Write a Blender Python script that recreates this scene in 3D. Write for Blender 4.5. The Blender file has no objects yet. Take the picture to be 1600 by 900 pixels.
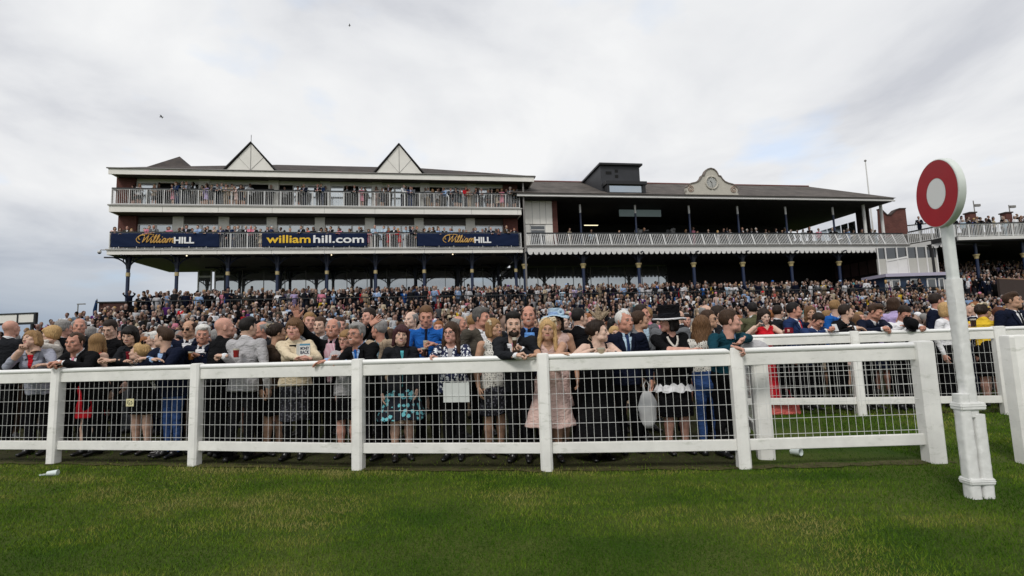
import bpy, bmesh, math, random
import numpy as np
from mathutils import Vector, Matrix
from mathutils.bvhtree import BVHTree

random.seed(7)
rng = np.random.default_rng(11)
R = math.radians
PI = math.pi
scene = bpy.context.scene
col = scene.collection

# ------------------------------------------------------------------ camera
CAM_Z, FOC, PITCH, ROLL = 1.33, 800.0, 0.105, -0.034
cam_d = bpy.data.cameras.new("camera")
cam = bpy.data.objects.new("camera", cam_d)
col.objects.link(cam)
cam_d.sensor_width = 36.0
cam_d.lens = FOC / 1600.0 * 36.0
cam_d.clip_end = 20000.0
cam_d.clip_start = 0.05
FWD = np.array([0, math.cos(PITCH), math.sin(PITCH)])
UP0 = np.array([0, -math.sin(PITCH), math.cos(PITCH)])
RT0 = np.array([1.0, 0, 0])
CR, SR = math.cos(ROLL), math.sin(ROLL)
RT = CR * RT0 + SR * UP0
UP = -SR * RT0 + CR * UP0
m = Matrix.Identity(4)
for i in range(3):
    m[i][0], m[i][1], m[i][2] = RT[i], UP[i], -FWD[i]
m[0][3], m[1][3], m[2][3] = 0, 0, CAM_Z
cam.matrix_world = m
scene.camera = cam


def ray(x, y):
    return FWD + RT * (x - 800) / FOC + UP * (450 - y) / FOC


def at(x, y, Y):
    """Point of the scene seen at photo position x, y and standing Y metres down the view."""
    d = ray(x, y)
    return np.array([0, 0, CAM_Z]) + d * (Y / d[1])


def ground(x, y, z=0.0):
    d = ray(x, y)
    return np.array([0, 0, CAM_Z]) + d * ((z - CAM_Z) / d[2])


# ------------------------------------------------------------------ sky and sun
world = bpy.data.worlds.new("World")
scene.world = world
world.use_nodes = True
nt = world.node_tree
for n_ in list(nt.nodes):
    nt.nodes.remove(n_)


def nd(tree, kind, loc=(0, 0), **kw):
    n_ = tree.nodes.new(kind)
    for k_, v_ in kw.items():
        if k_.startswith("i_"):
            n_.inputs[k_[2:].replace("_", " ")].default_value = v_
        else:
            setattr(n_, k_, v_)
    return n_


SUN_EL, SUN_AZ = R(48), R(205)      # azimuth measured like the sky's rotation
out = nd(nt, "ShaderNodeOutputWorld")
bg = nd(nt, "ShaderNodeBackground")
bg.inputs["Strength"].default_value = 0.1
sky = nd(nt, "ShaderNodeTexSky")
sky.sky_type = "NISHITA"
sky.sun_disc = False
sky.sun_elevation = SUN_EL
sky.sun_rotation = SUN_AZ
tc = nd(nt, "ShaderNodeTexCoord")
sep = nd(nt, "ShaderNodeSeparateXYZ")
nt.links.new(tc.outputs["Generated"], sep.inputs[0])
# clouds laid out on a flat layer overhead: direction / height
zz = nd(nt, "ShaderNodeMath", operation="MAXIMUM")
zz.inputs[1].default_value = 0.0
nt.links.new(sep.outputs["Z"], zz.inputs[0])
za = nd(nt, "ShaderNodeMath", operation="ADD")
za.inputs[1].default_value = 0.16
nt.links.new(zz.outputs[0], za.inputs[0])
dv = nd(nt, "ShaderNodeVectorMath", operation="DIVIDE")
cb = nd(nt, "ShaderNodeCombineXYZ")
for k in ("X", "Y", "Z"):
    nt.links.new(za.outputs[0], cb.inputs[k])
nt.links.new(tc.outputs["Generated"], dv.inputs[0])
nt.links.new(cb.outputs[0], dv.inputs[1])
nz1 = nd(nt, "ShaderNodeTexNoise")
nz1.inputs["Scale"].default_value = 1.0
nz1.inputs["Detail"].default_value = 7
nz1.inputs["Roughness"].default_value = 0.53
nz1.inputs["Distortion"].default_value = 0.35
mp = nd(nt, "ShaderNodeMapping")
mp.inputs["Location"].default_value = (3.1, 1.7, 0.3)
mp.inputs["Scale"].default_value = (1.15, 1.0, 1.0)
nt.links.new(dv.outputs[0], mp.inputs[0])
nt.links.new(mp.outputs[0], nz1.inputs["Vector"])
ramp = nd(nt, "ShaderNodeValToRGB")
cr_ = ramp.color_ramp
cr_.elements[0].position = 0.37
cr_.elements[0].color = (5.1, 5.25, 5.65, 1)
cr_.elements[1].position = 0.64
cr_.elements[1].color = (7.7, 7.75, 7.8, 1)
e_ = cr_.elements.new(0.50)
e_.color = (6.7, 6.8, 7.0, 1)
nt.links.new(nz1.outputs["Fac"], ramp.inputs[0])
# small holes of blue between the clouds
nz2 = nd(nt, "ShaderNodeTexNoise")
nz2.inputs["Scale"].default_value = 1.9
nz2.inputs["Detail"].default_value = 5
nt.links.new(mp.outputs[0], nz2.inputs["Vector"])
hole = nd(nt, "ShaderNodeMapRange")
hole.inputs["From Min"].default_value = 0.60
hole.inputs["From Max"].default_value = 0.74
hole.inputs["To Min"].default_value = 1.0
hole.inputs["To Max"].default_value = 0.62
nt.links.new(nz2.outputs["Fac"], hole.inputs[0])
mixs = nd(nt, "ShaderNodeMix", data_type="RGBA")
nt.links.new(hole.outputs[0], mixs.inputs["Factor"])
brs = nd(nt, "ShaderNodeMix", data_type="RGBA", blend_type="ADD")
brs.inputs["Factor"].default_value = 1.0
brs.inputs["B"].default_value = (2.6, 3.6, 5.0, 1)
nt.links.new(sky.outputs[0], brs.inputs["A"])
nt.links.new(brs.outputs["Result"], mixs.inputs["A"])
nt.links.new(ramp.outputs[0], mixs.inputs["B"])
# blue-grey bank of cloud low over the sea on the left
lowf = nd(nt, "ShaderNodeMapRange")
lowf.inputs["From Min"].default_value = 0.02
lowf.inputs["From Max"].default_value = 0.24
lowf.inputs["To Min"].default_value = 1.0
lowf.inputs["To Max"].default_value = 0.0
nt.links.new(sep.outputs["Z"], lowf.inputs[0])
lf2 = nd(nt, "ShaderNodeMapRange")
lf2.inputs["From Min"].default_value = -0.38
lf2.inputs["From Max"].default_value = -0.60
nt.links.new(sep.outputs["X"], lf2.inputs[0])
lm = nd(nt, "ShaderNodeMath", operation="MULTIPLY")
nt.links.new(lowf.outputs[0], lm.inputs[0])
nt.links.new(lf2.outputs[0], lm.inputs[1])
lm2 = nd(nt, "ShaderNodeMath", operation="MULTIPLY")
lm2.inputs[1].default_value = 1.0
nt.links.new(lm.outputs[0], lm2.inputs[0])
mixl = nd(nt, "ShaderNodeMix", data_type="RGBA")
nt.links.new(lm2.outputs[0], mixl.inputs["Factor"])
nt.links.new(mixs.outputs["Result"], mixl.inputs["A"])
mixl.inputs["B"].default_value = (2.5, 3.1, 3.9, 1)
nt.links.new(mixl.outputs["Result"], bg.inputs["Color"])
nt.links.new(bg.outputs[0], out.inputs[0])

sun_d = bpy.data.lights.new("sun", "SUN")
sun_d.energy = 1.5
sun_d.angle = R(14)
sun_d.color = (1.0, 0.965, 0.91)
sun = bpy.data.objects.new("sun", sun_d)
col.objects.link(sun)
# the sun stands behind the camera: direction towards it
sdir = Vector((math.sin(SUN_AZ) * math.cos(SUN_EL), math.cos(SUN_AZ) * math.cos(SUN_EL), math.sin(SUN_EL)))
sun.rotation_euler = sdir.to_track_quat("Z", "Y").to_euler()
vs = scene.view_settings
vs.view_transform = "Standard"
vs.look = "None"
vs.exposure = 0.25
vs.gamma = 1.0
vs.use_curve_mapping = False
scene.cycles.max_bounces = 6
scene.cycles.use_denoising = True

# ------------------------------------------------------------------ materials
_mats = {}


def mat(name, color, rough=0.6, spec=0.5, metal=0.0, noise=0.0, nscale=8.0, bump=0.0, bscale=60.0, sss=0.0, emit=None, sheen=0.0):
    if name in _mats:
        return _mats[name]
    M_ = bpy.data.materials.new(name)
    M_.use_nodes = True
    t = M_.node_tree
    b = t.nodes["Principled BSDF"]
    b.inputs["Base Color"].default_value = (*color, 1)
    b.inputs["Roughness"].default_value = rough
    b.inputs["Specular IOR Level"].default_value = spec
    b.inputs["Metallic"].default_value = metal
    if sheen:
        b.inputs["Sheen Weight"].default_value = sheen
        b.inputs["Sheen Roughness"].default_value = 0.5
    if sss:
        b.inputs["Subsurface Weight"].default_value = sss
        b.inputs["Subsurface Radius"].default_value = (0.012, 0.005, 0.003)
        b.inputs["Subsurface Scale"].default_value = 1.0
    if emit:
        b.inputs["Emission Color"].default_value = (*color, 1)
        b.inputs["Emission Strength"].default_value = emit
    if noise or bump:
        c = t.nodes.new("ShaderNodeTexCoord")
    if noise:
        n_ = t.nodes.new("ShaderNodeTexNoise")
        n_.inputs["Scale"].default_value = nscale
        n_.inputs["Detail"].default_value = 6
        n_.inputs["Roughness"].default_value = 0.6
        t.links.new(c.outputs["Object"], n_.inputs["Vector"])
        mr = t.nodes.new("ShaderNodeMapRange")
        mr.inputs["From Min"].default_value = 0.3
        mr.inputs["From Max"].default_value = 0.7
        mr.inputs["To Min"].default_value = 1 - noise
        mr.inputs["To Max"].default_value = 1 + noise
        t.links.new(n_.outputs["Fac"], mr.inputs[0])
        mx = t.nodes.new("ShaderNodeVectorMath")
        mx.operation = "SCALE"
        mx.inputs[0].default_value = color
        t.links.new(mr.outputs[0], mx.inputs["Scale"])
        t.links.new(mx.outputs[0], b.inputs["Base Color"])
    if bump:
        n2 = t.nodes.new("ShaderNodeTexNoise")
        n2.inputs["Scale"].default_value = bscale
        n2.inputs["Detail"].default_value = 4
        t.links.new(c.outputs["Object"], n2.inputs["Vector"])
        bp_ = t.nodes.new("ShaderNodeBump")
        bp_.inputs["Strength"].default_value = bump
        bp_.inputs["Distance"].default_value = 0.01
        t.links.new(n2.outputs["Fac"], bp_.inputs["Height"])
        t.links.new(bp_.outputs[0], b.inputs["Normal"])
    _mats[name] = M_
    return M_


def srgb(r, g, b):
    return tuple(((v / 255.0) / 12.92 if v / 255.0 <= 0.04045 else ((v / 255.0 + 0.055) / 1.055) ** 2.4) for v in (r, g, b))


# ------------------------------------------------------------------ mesh helpers
class MB:
    def __init__(s):
        s.v, s.f, s.m, s.cur = [], [], [], 0

    def mat(s, i):
        s.cur = i
        return s

    def add(s, vs_, fs_):
        o = len(s.v)
        s.v.extend([tuple(map(float, q)) for q in vs_])
        for f_ in fs_:
            s.f.append(tuple(o + i for i in f_))
            s.m.append(s.cur)
        return s

    def box(s, x0, x1, y0, y1, z0, z1):
        return s.add([(x0, y0, z0), (x1, y0, z0), (x1, y1, z0), (x0, y1, z0), (x0, y0, z1), (x1, y0, z1), (x1, y1, z1), (x0, y1, z1)],
                     [(0, 3, 2, 1), (4, 5, 6, 7), (0, 1, 5, 4), (1, 2, 6, 5), (2, 3, 7, 6), (3, 0, 4, 7)])

    def bar(s, a, b, w, h=None, up=(0, 0, 1)):
        """rectangular bar from a to b, w wide, h high"""
        h = h or w
        a, b, up = Vector(a), Vector(b), Vector(up)
        d = (b - a).normalized()
        if abs(d.dot(up)) > 0.99:
            up = Vector((0, 1, 0))
        sd = d.cross(up).normalized()
        u2 = sd.cross(d).normalized()
        q = []
        for p_ in (a, b):
            for sx_, sz_ in ((-1, -1), (1, -1), (1, 1), (-1, 1)):
                q.append(p_ + sd * (w / 2 * sx_) + u2 * (h / 2 * sz_))
        return s.add(q, [(0, 1, 2, 3), (7, 6, 5, 4), (0, 4, 5, 1), (1, 5, 6, 2), (2, 6, 7, 3), (3, 7, 4, 0)])

    def tube(s, pts, rad, n=8, caps=True):
        pts = [Vector(p_) for p_ in pts]
        if not hasattr(rad, "__len__"):
            rad = [rad] * len(pts)
        rings = []
        ref = None
        for i, p_ in enumerate(pts):
            d = (pts[min(i + 1, len(pts) - 1)] - pts[max(i - 1, 0)]).normalized()
            if ref is None:
                ref = Vector((0, 0, 1)) if abs(d.z) < 0.9 else Vector((1, 0, 0))
            a_ = d.cross(ref).normalized()
            b_ = d.cross(a_).normalized()
            ref = a_.cross(d) if False else ref
            rings.append([p_ + (a_ * math.cos(2 * PI * k / n) + b_ * math.sin(2 * PI * k / n)) * rad[i] for k in range(n)])
        q = [x for r_ in rings for x in r_]
        f = []
        for i in range(len(pts) - 1):
            for k in range(n):
                k2 = (k + 1) % n
                f.append((i * n + k, (i + 1) * n + k, (i + 1) * n + k2, i * n + k2))
        if caps:
            f.append(tuple(range(n)))
            f.append(tuple((len(pts) - 1) * n + k for k in reversed(range(n))))
        return s.add(q, f)

    def prism(s, poly, a, b, frame):
        """poly of 2-D points; frame(u, v, w) gives the 3-D point, w from a to b"""
        n = len(poly)
        q = [frame(u, v, a) for u, v in poly] + [frame(u, v, b) for u, v in poly]
        f = [tuple(range(n)), tuple(reversed(range(n, 2 * n)))]
        for k in range(n):
            k2 = (k + 1) % n
            f.append((k, n + k, n + k2, k2))
        return s.add(q, f)

    def lathe(s, prof, n=16, c=(0, 0, 0), sx=1, sy=1):
        q, f = [], []
        for r_, z_ in prof:
            for k in range(n):
                q.append((c[0] + sx * r_ * math.cos(2 * PI * k / n), c[1] + sy * r_ * math.sin(2 * PI * k / n), c[2] + z_))
        for i in range(len(prof) - 1):
            for k in range(n):
                k2 = (k + 1) % n
                f.append((i * n + k, i * n + k2, (i + 1) * n + k2, (i + 1) * n + k))
        if prof[0][0] > 1e-4:
            f.append(tuple(reversed(range(n))))
        if prof[-1][0] > 1e-4:
            f.append(tuple((len(prof) - 1) * n + k for k in range(n)))
        return s.add(q, f)

    def sphere(s, c, r_, n=10, m_=6):
        if not hasattr(r_, "__len__"):
            r_ = (r_, r_, r_)
        q, f = [], []
        for i in range(m_ + 1):
            th = PI * i / m_
            for k in range(n):
                q.append((c[0] + r_[0] * math.sin(th) * math.cos(2 * PI * k / n), c[1] + r_[1] * math.sin(th) * math.sin(2 * PI * k / n), c[2] + r_[2] * math.cos(th)))
        for i in range(m_):
            for k in range(n):
                k2 = (k + 1) % n
                f.append((i * n + k, (i + 1) * n + k, (i + 1) * n + k2, i * n + k2))
        return s.add(q, f)

    def build(s, name, mats, parent=None, smooth=False, bevel=0.0, auto=None):
        me = bpy.data.meshes.new(name)
        me.from_pydata(s.v, [], s.f)
        if not isinstance(mats, (list, tuple)):
            mats = [mats]
        for m_ in mats:
            me.materials.append(m_)
        if len(mats) > 1:
            me.polygons.foreach_set("material_index", s.m)
        me.validate()
        bm_ = bmesh.new()
        bm_.from_mesh(me)
        if smooth:
            bmesh.ops.remove_doubles(bm_, verts=bm_.verts, dist=1e-5)
        bmesh.ops.recalc_face_normals(bm_, faces=bm_.faces)
        if bevel:
            bmesh.ops.bevel(bm_, geom=[e for e in bm_.edges if len(e.link_faces) == 2 and e.calc_face_angle(0) > 0.5], offset=bevel, segments=2, affect="EDGES", clamp_overlap=True)
        bm_.to_mesh(me)
        bm_.free()
        if smooth or bevel:
            me.polygons.foreach_set("use_smooth", [True] * len(me.polygons))
            me.set_sharp_from_angle(angle=R(auto or 38))
        o = bpy.data.objects.new(name, me)
        col.objects.link(o)
        if parent is not None:
            o.parent = parent
        return o


def tag(o, label=None, cat=None, group=None, kind=None):
    if label:
        o["label"] = label
    if cat:
        o["category"] = cat
    if group:
        o["group"] = group
    if kind:
        o["kind"] = kind
    return o


def thing(name, label, cat, loc=(0, 0, 0), rz=0.0, group=None):
    o = bpy.data.objects.new(name, None)
    o.empty_display_size = 0.2
    col.objects.link(o)
    o.location = loc
    o.rotation_euler = (0, 0, rz)
    return tag(o, label, cat, group)


def mesh_np(name, V, F, mats, midx=None, smooth=True):
    """fast mesh from numpy: V (n,3), F (m,4) quads or (m,3) triangles"""
    me = bpy.data.meshes.new(name)
    V = np.ascontiguousarray(V, dtype=np.float32)
    F = np.ascontiguousarray(F, dtype=np.int32)
    k = F.shape[1]
    me.vertices.add(len(V))
    me.vertices.foreach_set("co", V.ravel())
    me.loops.add(F.size)
    me.loops.foreach_set("vertex_index", F.ravel())
    me.polygons.add(len(F))
    me.polygons.foreach_set("loop_start", np.arange(0, F.size, k, dtype=np.int32))
    if smooth:
        me.polygons.foreach_set("use_smooth", np.ones(len(F), dtype=bool))
    for m_ in mats:
        me.materials.append(m_)
    if midx is not None:
        me.polygons.foreach_set("material_index", np.ascontiguousarray(midx, dtype=np.int32))
    me.update(calc_edges=True)
    me.validate()
    return me


def write(text, name, m_, parent, x, y, z, size, extr=0.008, shear=0.0, offset=0.0, align="LEFT", width=None, rot=(PI / 2, 0, 0), space=1.0):
    """lettering as a flat extruded mesh; width scales it to that length"""
    cu = bpy.data.curves.new(name, "FONT")
    cu.body = text
    cu.size = size
    cu.extrude = extr
    cu.shear = shear
    cu.offset = offset
    cu.space_character = space
    cu.align_x = align
    o = bpy.data.objects.new(name, cu)
    col.objects.link(o)
    bpy.context.view_layer.update()
    w = o.dimensions.x
    dg = bpy.context.evaluated_depsgraph_get()
    me = bpy.data.meshes.new_from_object(o.evaluated_get(dg))
    bpy.data.objects.remove(o)
    o = bpy.data.objects.new(name, me)
    col.objects.link(o)
    me.materials.clear()
    me.materials.append(m_)
    if width and w > 0:
        o.scale = (width / w, 1, 1)
    o.parent = parent
    o.location = (x, y, z)
    o.rotation_euler = rot
    return o

# ================================================================== people
SKIN, TOP, SHIRT, BOTTOM, SHOE, LEG, LIPS, BROW, WHITE, IRIS, TEETH, CUFF = range(12)


class Field:
    def __init__(s, lo, hi, vox):
        s.lo = np.array(lo, dtype=np.float32)
        s.vox = vox
        n = np.ceil((np.array(hi) - np.array(lo)) / vox).astype(int) + 1
        s.n = n
        s.ax = [s.lo[i] + vox * np.arange(n[i], dtype=np.float32) for i in range(3)]
        s.D = np.full(tuple(n), 0.4, dtype=np.float32)
        s.B = np.full(tuple(n), 9.0, dtype=np.float32)
        s.L = np.zeros(tuple(n), dtype=np.int8)

    def sub(s, lo, hi):
        sl, P = [], []
        for i in range(3):
            a = max(0, int((lo[i] - s.lo[i]) / s.vox))
            b = min(s.n[i], int((hi[i] - s.lo[i]) / s.vox) + 2)
            if b <= a:
                return None, None
            sl.append(slice(a, b))
            P.append(s.ax[i][a:b])
        X, Y, Z = np.meshgrid(*P, indexing="ij")
        return tuple(sl), np.stack([X, Y, Z], -1)

    def blend(s, sl, d, label, k, mode="add"):
        D, B, L = s.D[sl], s.B[sl], s.L[sl]
        if mode == "add":
            h = np.clip(0.5 + 0.5 * (d - D) / k, 0, 1)
            s.D[sl] = d + (D - d) * h - k * h * (1 - h)
            mk = d < B
            s.B[sl] = np.where(mk, d, B)
            s.L[sl] = np.where(mk, label, L)
        else:
            h = np.clip(0.5 - 0.5 * (D + d) / k, 0, 1)
            s.D[sl] = D + (-d - D) * h + k * h * (1 - h)

    def cone(s, a, b, ra, rb, label=SKIN, k=0.03, flat=None, cut=(), mode="add"):
        a, b = np.array(a, dtype=np.float32), np.array(b, dtype=np.float32)
        r_ = max(ra, rb) + max(0.05, 2 * s.vox)
        sl, P = s.sub(np.minimum(a, b) - r_, np.maximum(a, b) + r_)
        if sl is None:
            return
        P0 = P
        if flat is not None:
            ax, q = np.array(flat[0], dtype=np.float32), flat[1]
            ax = ax / np.linalg.norm(ax)
            P = P + ((P - a) @ ax)[..., None] * ax * (1 / q - 1)
            b = b + ((b - a) @ ax) * ax * (1 / q - 1)
        ba = b - a
        l2 = float(ba @ ba) + 1e-9
        h = np.clip(((P - a) @ ba) / l2, 0, 1)
        d = np.linalg.norm(P - a - h[..., None] * ba, axis=-1) - (ra + (rb - ra) * h)
        if flat is not None:
            d = d * (0.5 + 0.5 * flat[1])
        for p_, n_ in cut:
            d = np.maximum(d, (P0 - np.array(p_, dtype=np.float32)) @ np.array(n_, dtype=np.float32))
        s.blend(sl, d, label, k, mode)

    def ell(s, c, r_, label=SKIN, k=0.02, Q=None, mode="add", cut=()):
        c = np.array(c, dtype=np.float32)
        r_ = np.array(r_, dtype=np.float32)
        mr = float(r_.max()) + max(0.04, 2 * s.vox)
        sl, P0 = s.sub(c - mr, c + mr)
        if sl is None:
            return
        P = P0 - c
        if Q is not None:
            P = P @ Q
        k0 = np.linalg.norm(P / r_, axis=-1)
        k1 = np.linalg.norm(P / (r_ * r_), axis=-1) + 1e-6
        d = k0 * (k0 - 1) / k1
        for p_, n_ in cut:
            d = np.maximum(d, (P0 - np.array(p_, dtype=np.float32)) @ np.array(n_, dtype=np.float32))
        s.blend(sl, d, label, k, mode)

    def mesh(s):
        D, L = s.D, s.L
        nx, ny, nz = D.shape
        S = D < 0
        cs = [(i, j, k) for i in (0, 1) for j in (0, 1) for k in (0, 1)]
        cnt = np.zeros((nx - 1, ny - 1, nz - 1), dtype=np.int8)
        for i, j, k in cs:
            cnt += S[i:nx - 1 + i, j:ny - 1 + j, k:nz - 1 + k]
        act = (cnt > 0) & (cnt < 8)
        I, J, K = np.nonzero(act)
        V = np.full(act.shape, -1, dtype=np.int64)
        V[I, J, K] = np.arange(len(I))
        dv_ = np.stack([D[I + i, J + j, K + k] for i, j, k in cs], 1)
        cp = np.array(cs, dtype=np.float32)
        acc = np.zeros((len(I), 3), dtype=np.float32)
        num = np.zeros(len(I), dtype=np.float32)
        for a in range(8):
            for b in range(a + 1, 8):
                if np.abs(cp[a] - cp[b]).sum() != 1:
                    continue
                da, db = dv_[:, a], dv_[:, b]
                mk = (da < 0) != (db < 0)
                t = np.where(mk, da / np.where(mk, da - db, 1), 0)
                acc += mk[:, None] * (cp[a] + (cp[b] - cp[a]) * t[:, None])
                num += mk
        P = acc / num[:, None] + np.stack([I, J, K], 1)
        P = P * s.vox + s.lo
        # label of the nearest inside corner
        cl = np.argmin(dv_, 1)
        ci = np.array(cs)[cl]
        lab = L[I + ci[:, 0], J + ci[:, 1], K + ci[:, 2]]
        F = []
        for ax in range(3):
            s0 = [slice(1, -1)] * 3
            s1 = [slice(1, -1)] * 3
            s0[ax], s1[ax] = slice(0, -1), slice(1, None)
            A, B_ = S[tuple(s0)], S[tuple(s1)]
            e = np.nonzero(A != B_)
            sg = A[e]
            e = [x.copy() for x in e]
            for q in range(3):
                if q != ax:
                    e[q] += 1
            u, w = [(1, 2), (2, 0), (0, 1)][ax]

            def cell(du, dw):
                q = [x.copy() for x in e]
                q[u] += du
                q[w] += dw
                return V[q[0], q[1], q[2]]
            qd = np.stack([cell(-1, -1), cell(0, -1), cell(0, 0), cell(-1, 0)], 1)
            qd[~sg] = qd[~sg][:, ::-1]
            F.append(qd)
        F = np.concatenate(F)
        la = lab[F]
        f0 = la[:, 0].copy()
        same = (la[:, 1] == la[:, 2]) & (la[:, 2] == la[:, 3])
        f0[same] = la[same, 1]
        return P, F, f0


def folds(F_, labels, amp, seed=0, fr=34.0):
    """soft cloth folds: moves the surface where the labels are cloth"""
    r_ = np.random.default_rng(seed)
    X, Y, Z = np.meshgrid(*F_.ax, indexing="ij")
    w = np.zeros_like(F_.D)
    for i in range(5):
        d = r_.normal(size=3)
        d[2] *= 0.8
        d /= np.linalg.norm(d)
        f_ = fr * (0.55 + r_.random() * 1.1)
        ph = r_.random() * 6.28
        w2 = np.sin((d[0] * X + d[1] * Y + d[2] * Z) * f_ + ph + 1.3 * np.sin(Z * 9 + i) + 1.1 * np.sin(X * 13 + 2 * i))
        w += w2 * (1.0 - 0.12 * i)
    mk = np.isin(F_.L, labels)
    F_.D -= np.where(mk, w * amp * 0.5, 0).astype(np.float32)


# ---- heads (head space: metres, centre of the head, face towards -Y)
def head_mesh(sex, mouth, vox=0.0048, heavy=0.0):
    F_ = Field((-0.105, -0.145, -0.185), (0.105, 0.135, 0.14), vox)
    w = 1.0 if sex == "m" else 0.94
    F_.ell((0, 0.018, 0.030), (0.075 * w, 0.094, 0.086), k=0.02)
    F_.ell((0, -0.010, -0.022), (0.064 * w, 0.080, 0.080), k=0.03)
    F_.ell((0, -0.028, -0.066), ((0.052 + heavy * 0.012) * w, 0.056, 0.044), k=0.03)
    F_.ell((0, -0.073, -0.095), (0.021, 0.018, 0.018), k=0.03)
    for s_ in (-1, 1):
        F_.ell((s_ * 0.041 * w, -0.060, -0.020), (0.024, 0.022, 0.022), k=0.02)
        F_.ell((s_ * 0.045 * w, -0.030, -0.072), (0.018 + heavy * 0.01, 0.03, 0.022), k=0.02)
        F_.ell((s_ * 0.030 * w, -0.097, 0.004), (0.019, 0.015, 0.0125), k=0.012, mode="sub")
    F_.cone((-0.036 * w, -0.077, 0.024), (0.036 * w, -0.077, 0.024), 0.0105, 0.0105, k=0.014)
    F_.cone((0, -0.084, 0.016), (0, -0.108, -0.026), 0.0075, 0.0105 if sex == "m" else 0.009, k=0.012)
    F_.ell((0, -0.107, -0.031), (0.0125, 0.011, 0.0095), k=0.006)
    for s_ in (-1, 1):
        F_.ell((s_ * 0.0125, -0.097, -0.034), (0.0075, 0.0095, 0.0075), k=0.006)
        Q = np.array(Matrix.Rotation(s_ * 0.35, 3, "Z"))
        F_.ell((s_ * 0.077 * w, 0.010, -0.006), (0.0075, 0.019, 0.031), k=0.008, Q=Q)
    F_.ell((0, -0.074, -0.062), (0.037, 0.0185, 0.024), k=0.018)
    lw = (0.72 if sex == "m" else 0.95) * (0.85 if mouth == "smile" else 1.0)
    up = {"neutral": 0.0, "smile": 0.007, "open": -0.002}[mouth]
    wd = {"neutral": 0.0245, "smile": 0.031, "open": 0.022}[mouth]
    gap = {"neutral": 0.0, "smile": 0.004, "open": 0.011}[mouth]

    def sy(x, z):
        """front surface of the face at x, z"""
        i_, k_ = int(round((x - F_.lo[0]) / vox)), int(round((z - F_.lo[2]) / vox))
        c_ = D0[i_, :, k_]
        j_ = int(np.argmax(c_ < 0))
        if j_ == 0:
            return -0.08
        a_, b2_ = c_[j_ - 1], c_[j_]
        return float(F_.ax[1][j_ - 1] + vox * a_ / (a_ - b2_))
    D0 = F_.D.copy()
    for s_ in (-1, 1):
        zc, ze = -0.0568 + gap * .4, -0.0585 + up
        for q0, q1 in ((0, 0.5), (0.5, 1)):
            xa, xb = s_ * wd * q0, s_ * wd * q1
            za, zb_ = zc + (ze - zc) * q0 ** 1.5, zc + (ze - zc) * q1 ** 1.5
            F_.cone((xa, sy(xa, za) + 0.0015, za), (xb, sy(xb, zb_) + 0.0015, zb_), (0.0043 - 0.0010 * q0) * lw, (0.0043 - 0.0016 * q1) * lw, LIPS, k=0.003)
        zc, ze = -0.0640 - gap, -0.0600 + up
        for q0, q1 in ((0, 0.5), (0.5, 1)):
            xa, xb = s_ * wd * q0, s_ * wd * q1
            za, zb_ = zc + (ze - zc) * q0 ** 1.8, zc + (ze - zc) * q1 ** 1.8
            F_.cone((xa, sy(xa, za) + 0.0015, za), (xb, sy(xb, zb_) + 0.0015, zb_), (0.0050 - 0.0010 * q0) * lw, (0.0050 - 0.0024 * q1) * lw, LIPS, k=0.003)
    F_.cone((0, 0.022, -0.06), (0, 0.030, -0.20), 0.052 * w, 0.056 * w, k=0.03)
    P, F, L = F_.mesh()
    m2 = MB()
    fl = []

    def put(lab):
        fl.extend([lab] * (len(m2.f) - len(fl)))
    for s_ in (-1, 1):
        m2.sphere((s_ * 0.0305 * w, -0.0800, 0.002), (0.0130, 0.0085, 0.0052), 12, 8)
        put(WHITE)
        m2.sphere((s_ * 0.0305 * w, -0.0860, 0.002), (0.0066, 0.0038, 0.0052), 10, 6)
        put(IRIS)
        # upper lid with lashes
        m2.tube([(s_ * 0.0165 * w, -0.0835, 0.003), (s_ * 0.025 * w, -0.0893, 0.0088), (s_ * 0.036 * w, -0.0875, 0.0085), (s_ * 0.0455 * w, -0.0775, 0.003)], 0.0019, 5)
        put(BROW)
        b_ = 0.0033 if sex == "m" else 0.0022
        m2.tube([(s_ * x_ * w, sy(s_ * x_ * w, z_) + 0.0008, z_) for x_, z_ in ((0.014, 0.0225), (0.022, 0.0255), (0.031, 0.0268), (0.040, 0.0250), (0.048, 0.0205))], [b_ * 0.8, b_, b_, b_ * 0.8, b_ * 0.4], 6)
        put(BROW)
    if gap:
        m2.sphere((0, sy(0, -0.060) + 0.0065, -0.0600 - gap * 0.3 + up * 0.45), (wd * 0.80, 0.0085, 0.0032 + gap * 0.60), 12, 8)
        put(TEETH if mouth == "smile" else LIPS)
    if mouth == "open":
        m2.sphere((0, sy(0, -0.060) + 0.0045, -0.0560), (0.013, 0.008, 0.003), 10, 6)
        put(TEETH)
    f2 = []
    l2 = []
    for f_, l_ in zip(m2.f, fl):
        if len(f_) == 4:
            f2.append(f_)
            l2.append(l_)
        elif len(f_) == 5:
            f2 += [(f_[0], f_[1], f_[2], f_[3]), (f_[0], f_[3], f_[4], f_[4])][:1]
            l2.append(l_)
        elif len(f_) == 6:
            f2 += [(f_[0], f_[1], f_[2], f_[3]), (f_[0], f_[3], f_[4], f_[5])]
            l2 += [l_, l_]
    V2 = np.array(m2.v)
    F2 = np.array(f2) + len(P)
    return np.concatenate([P, V2]), np.concatenate([F, F2]), np.concatenate([L, np.array(l2)])


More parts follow.
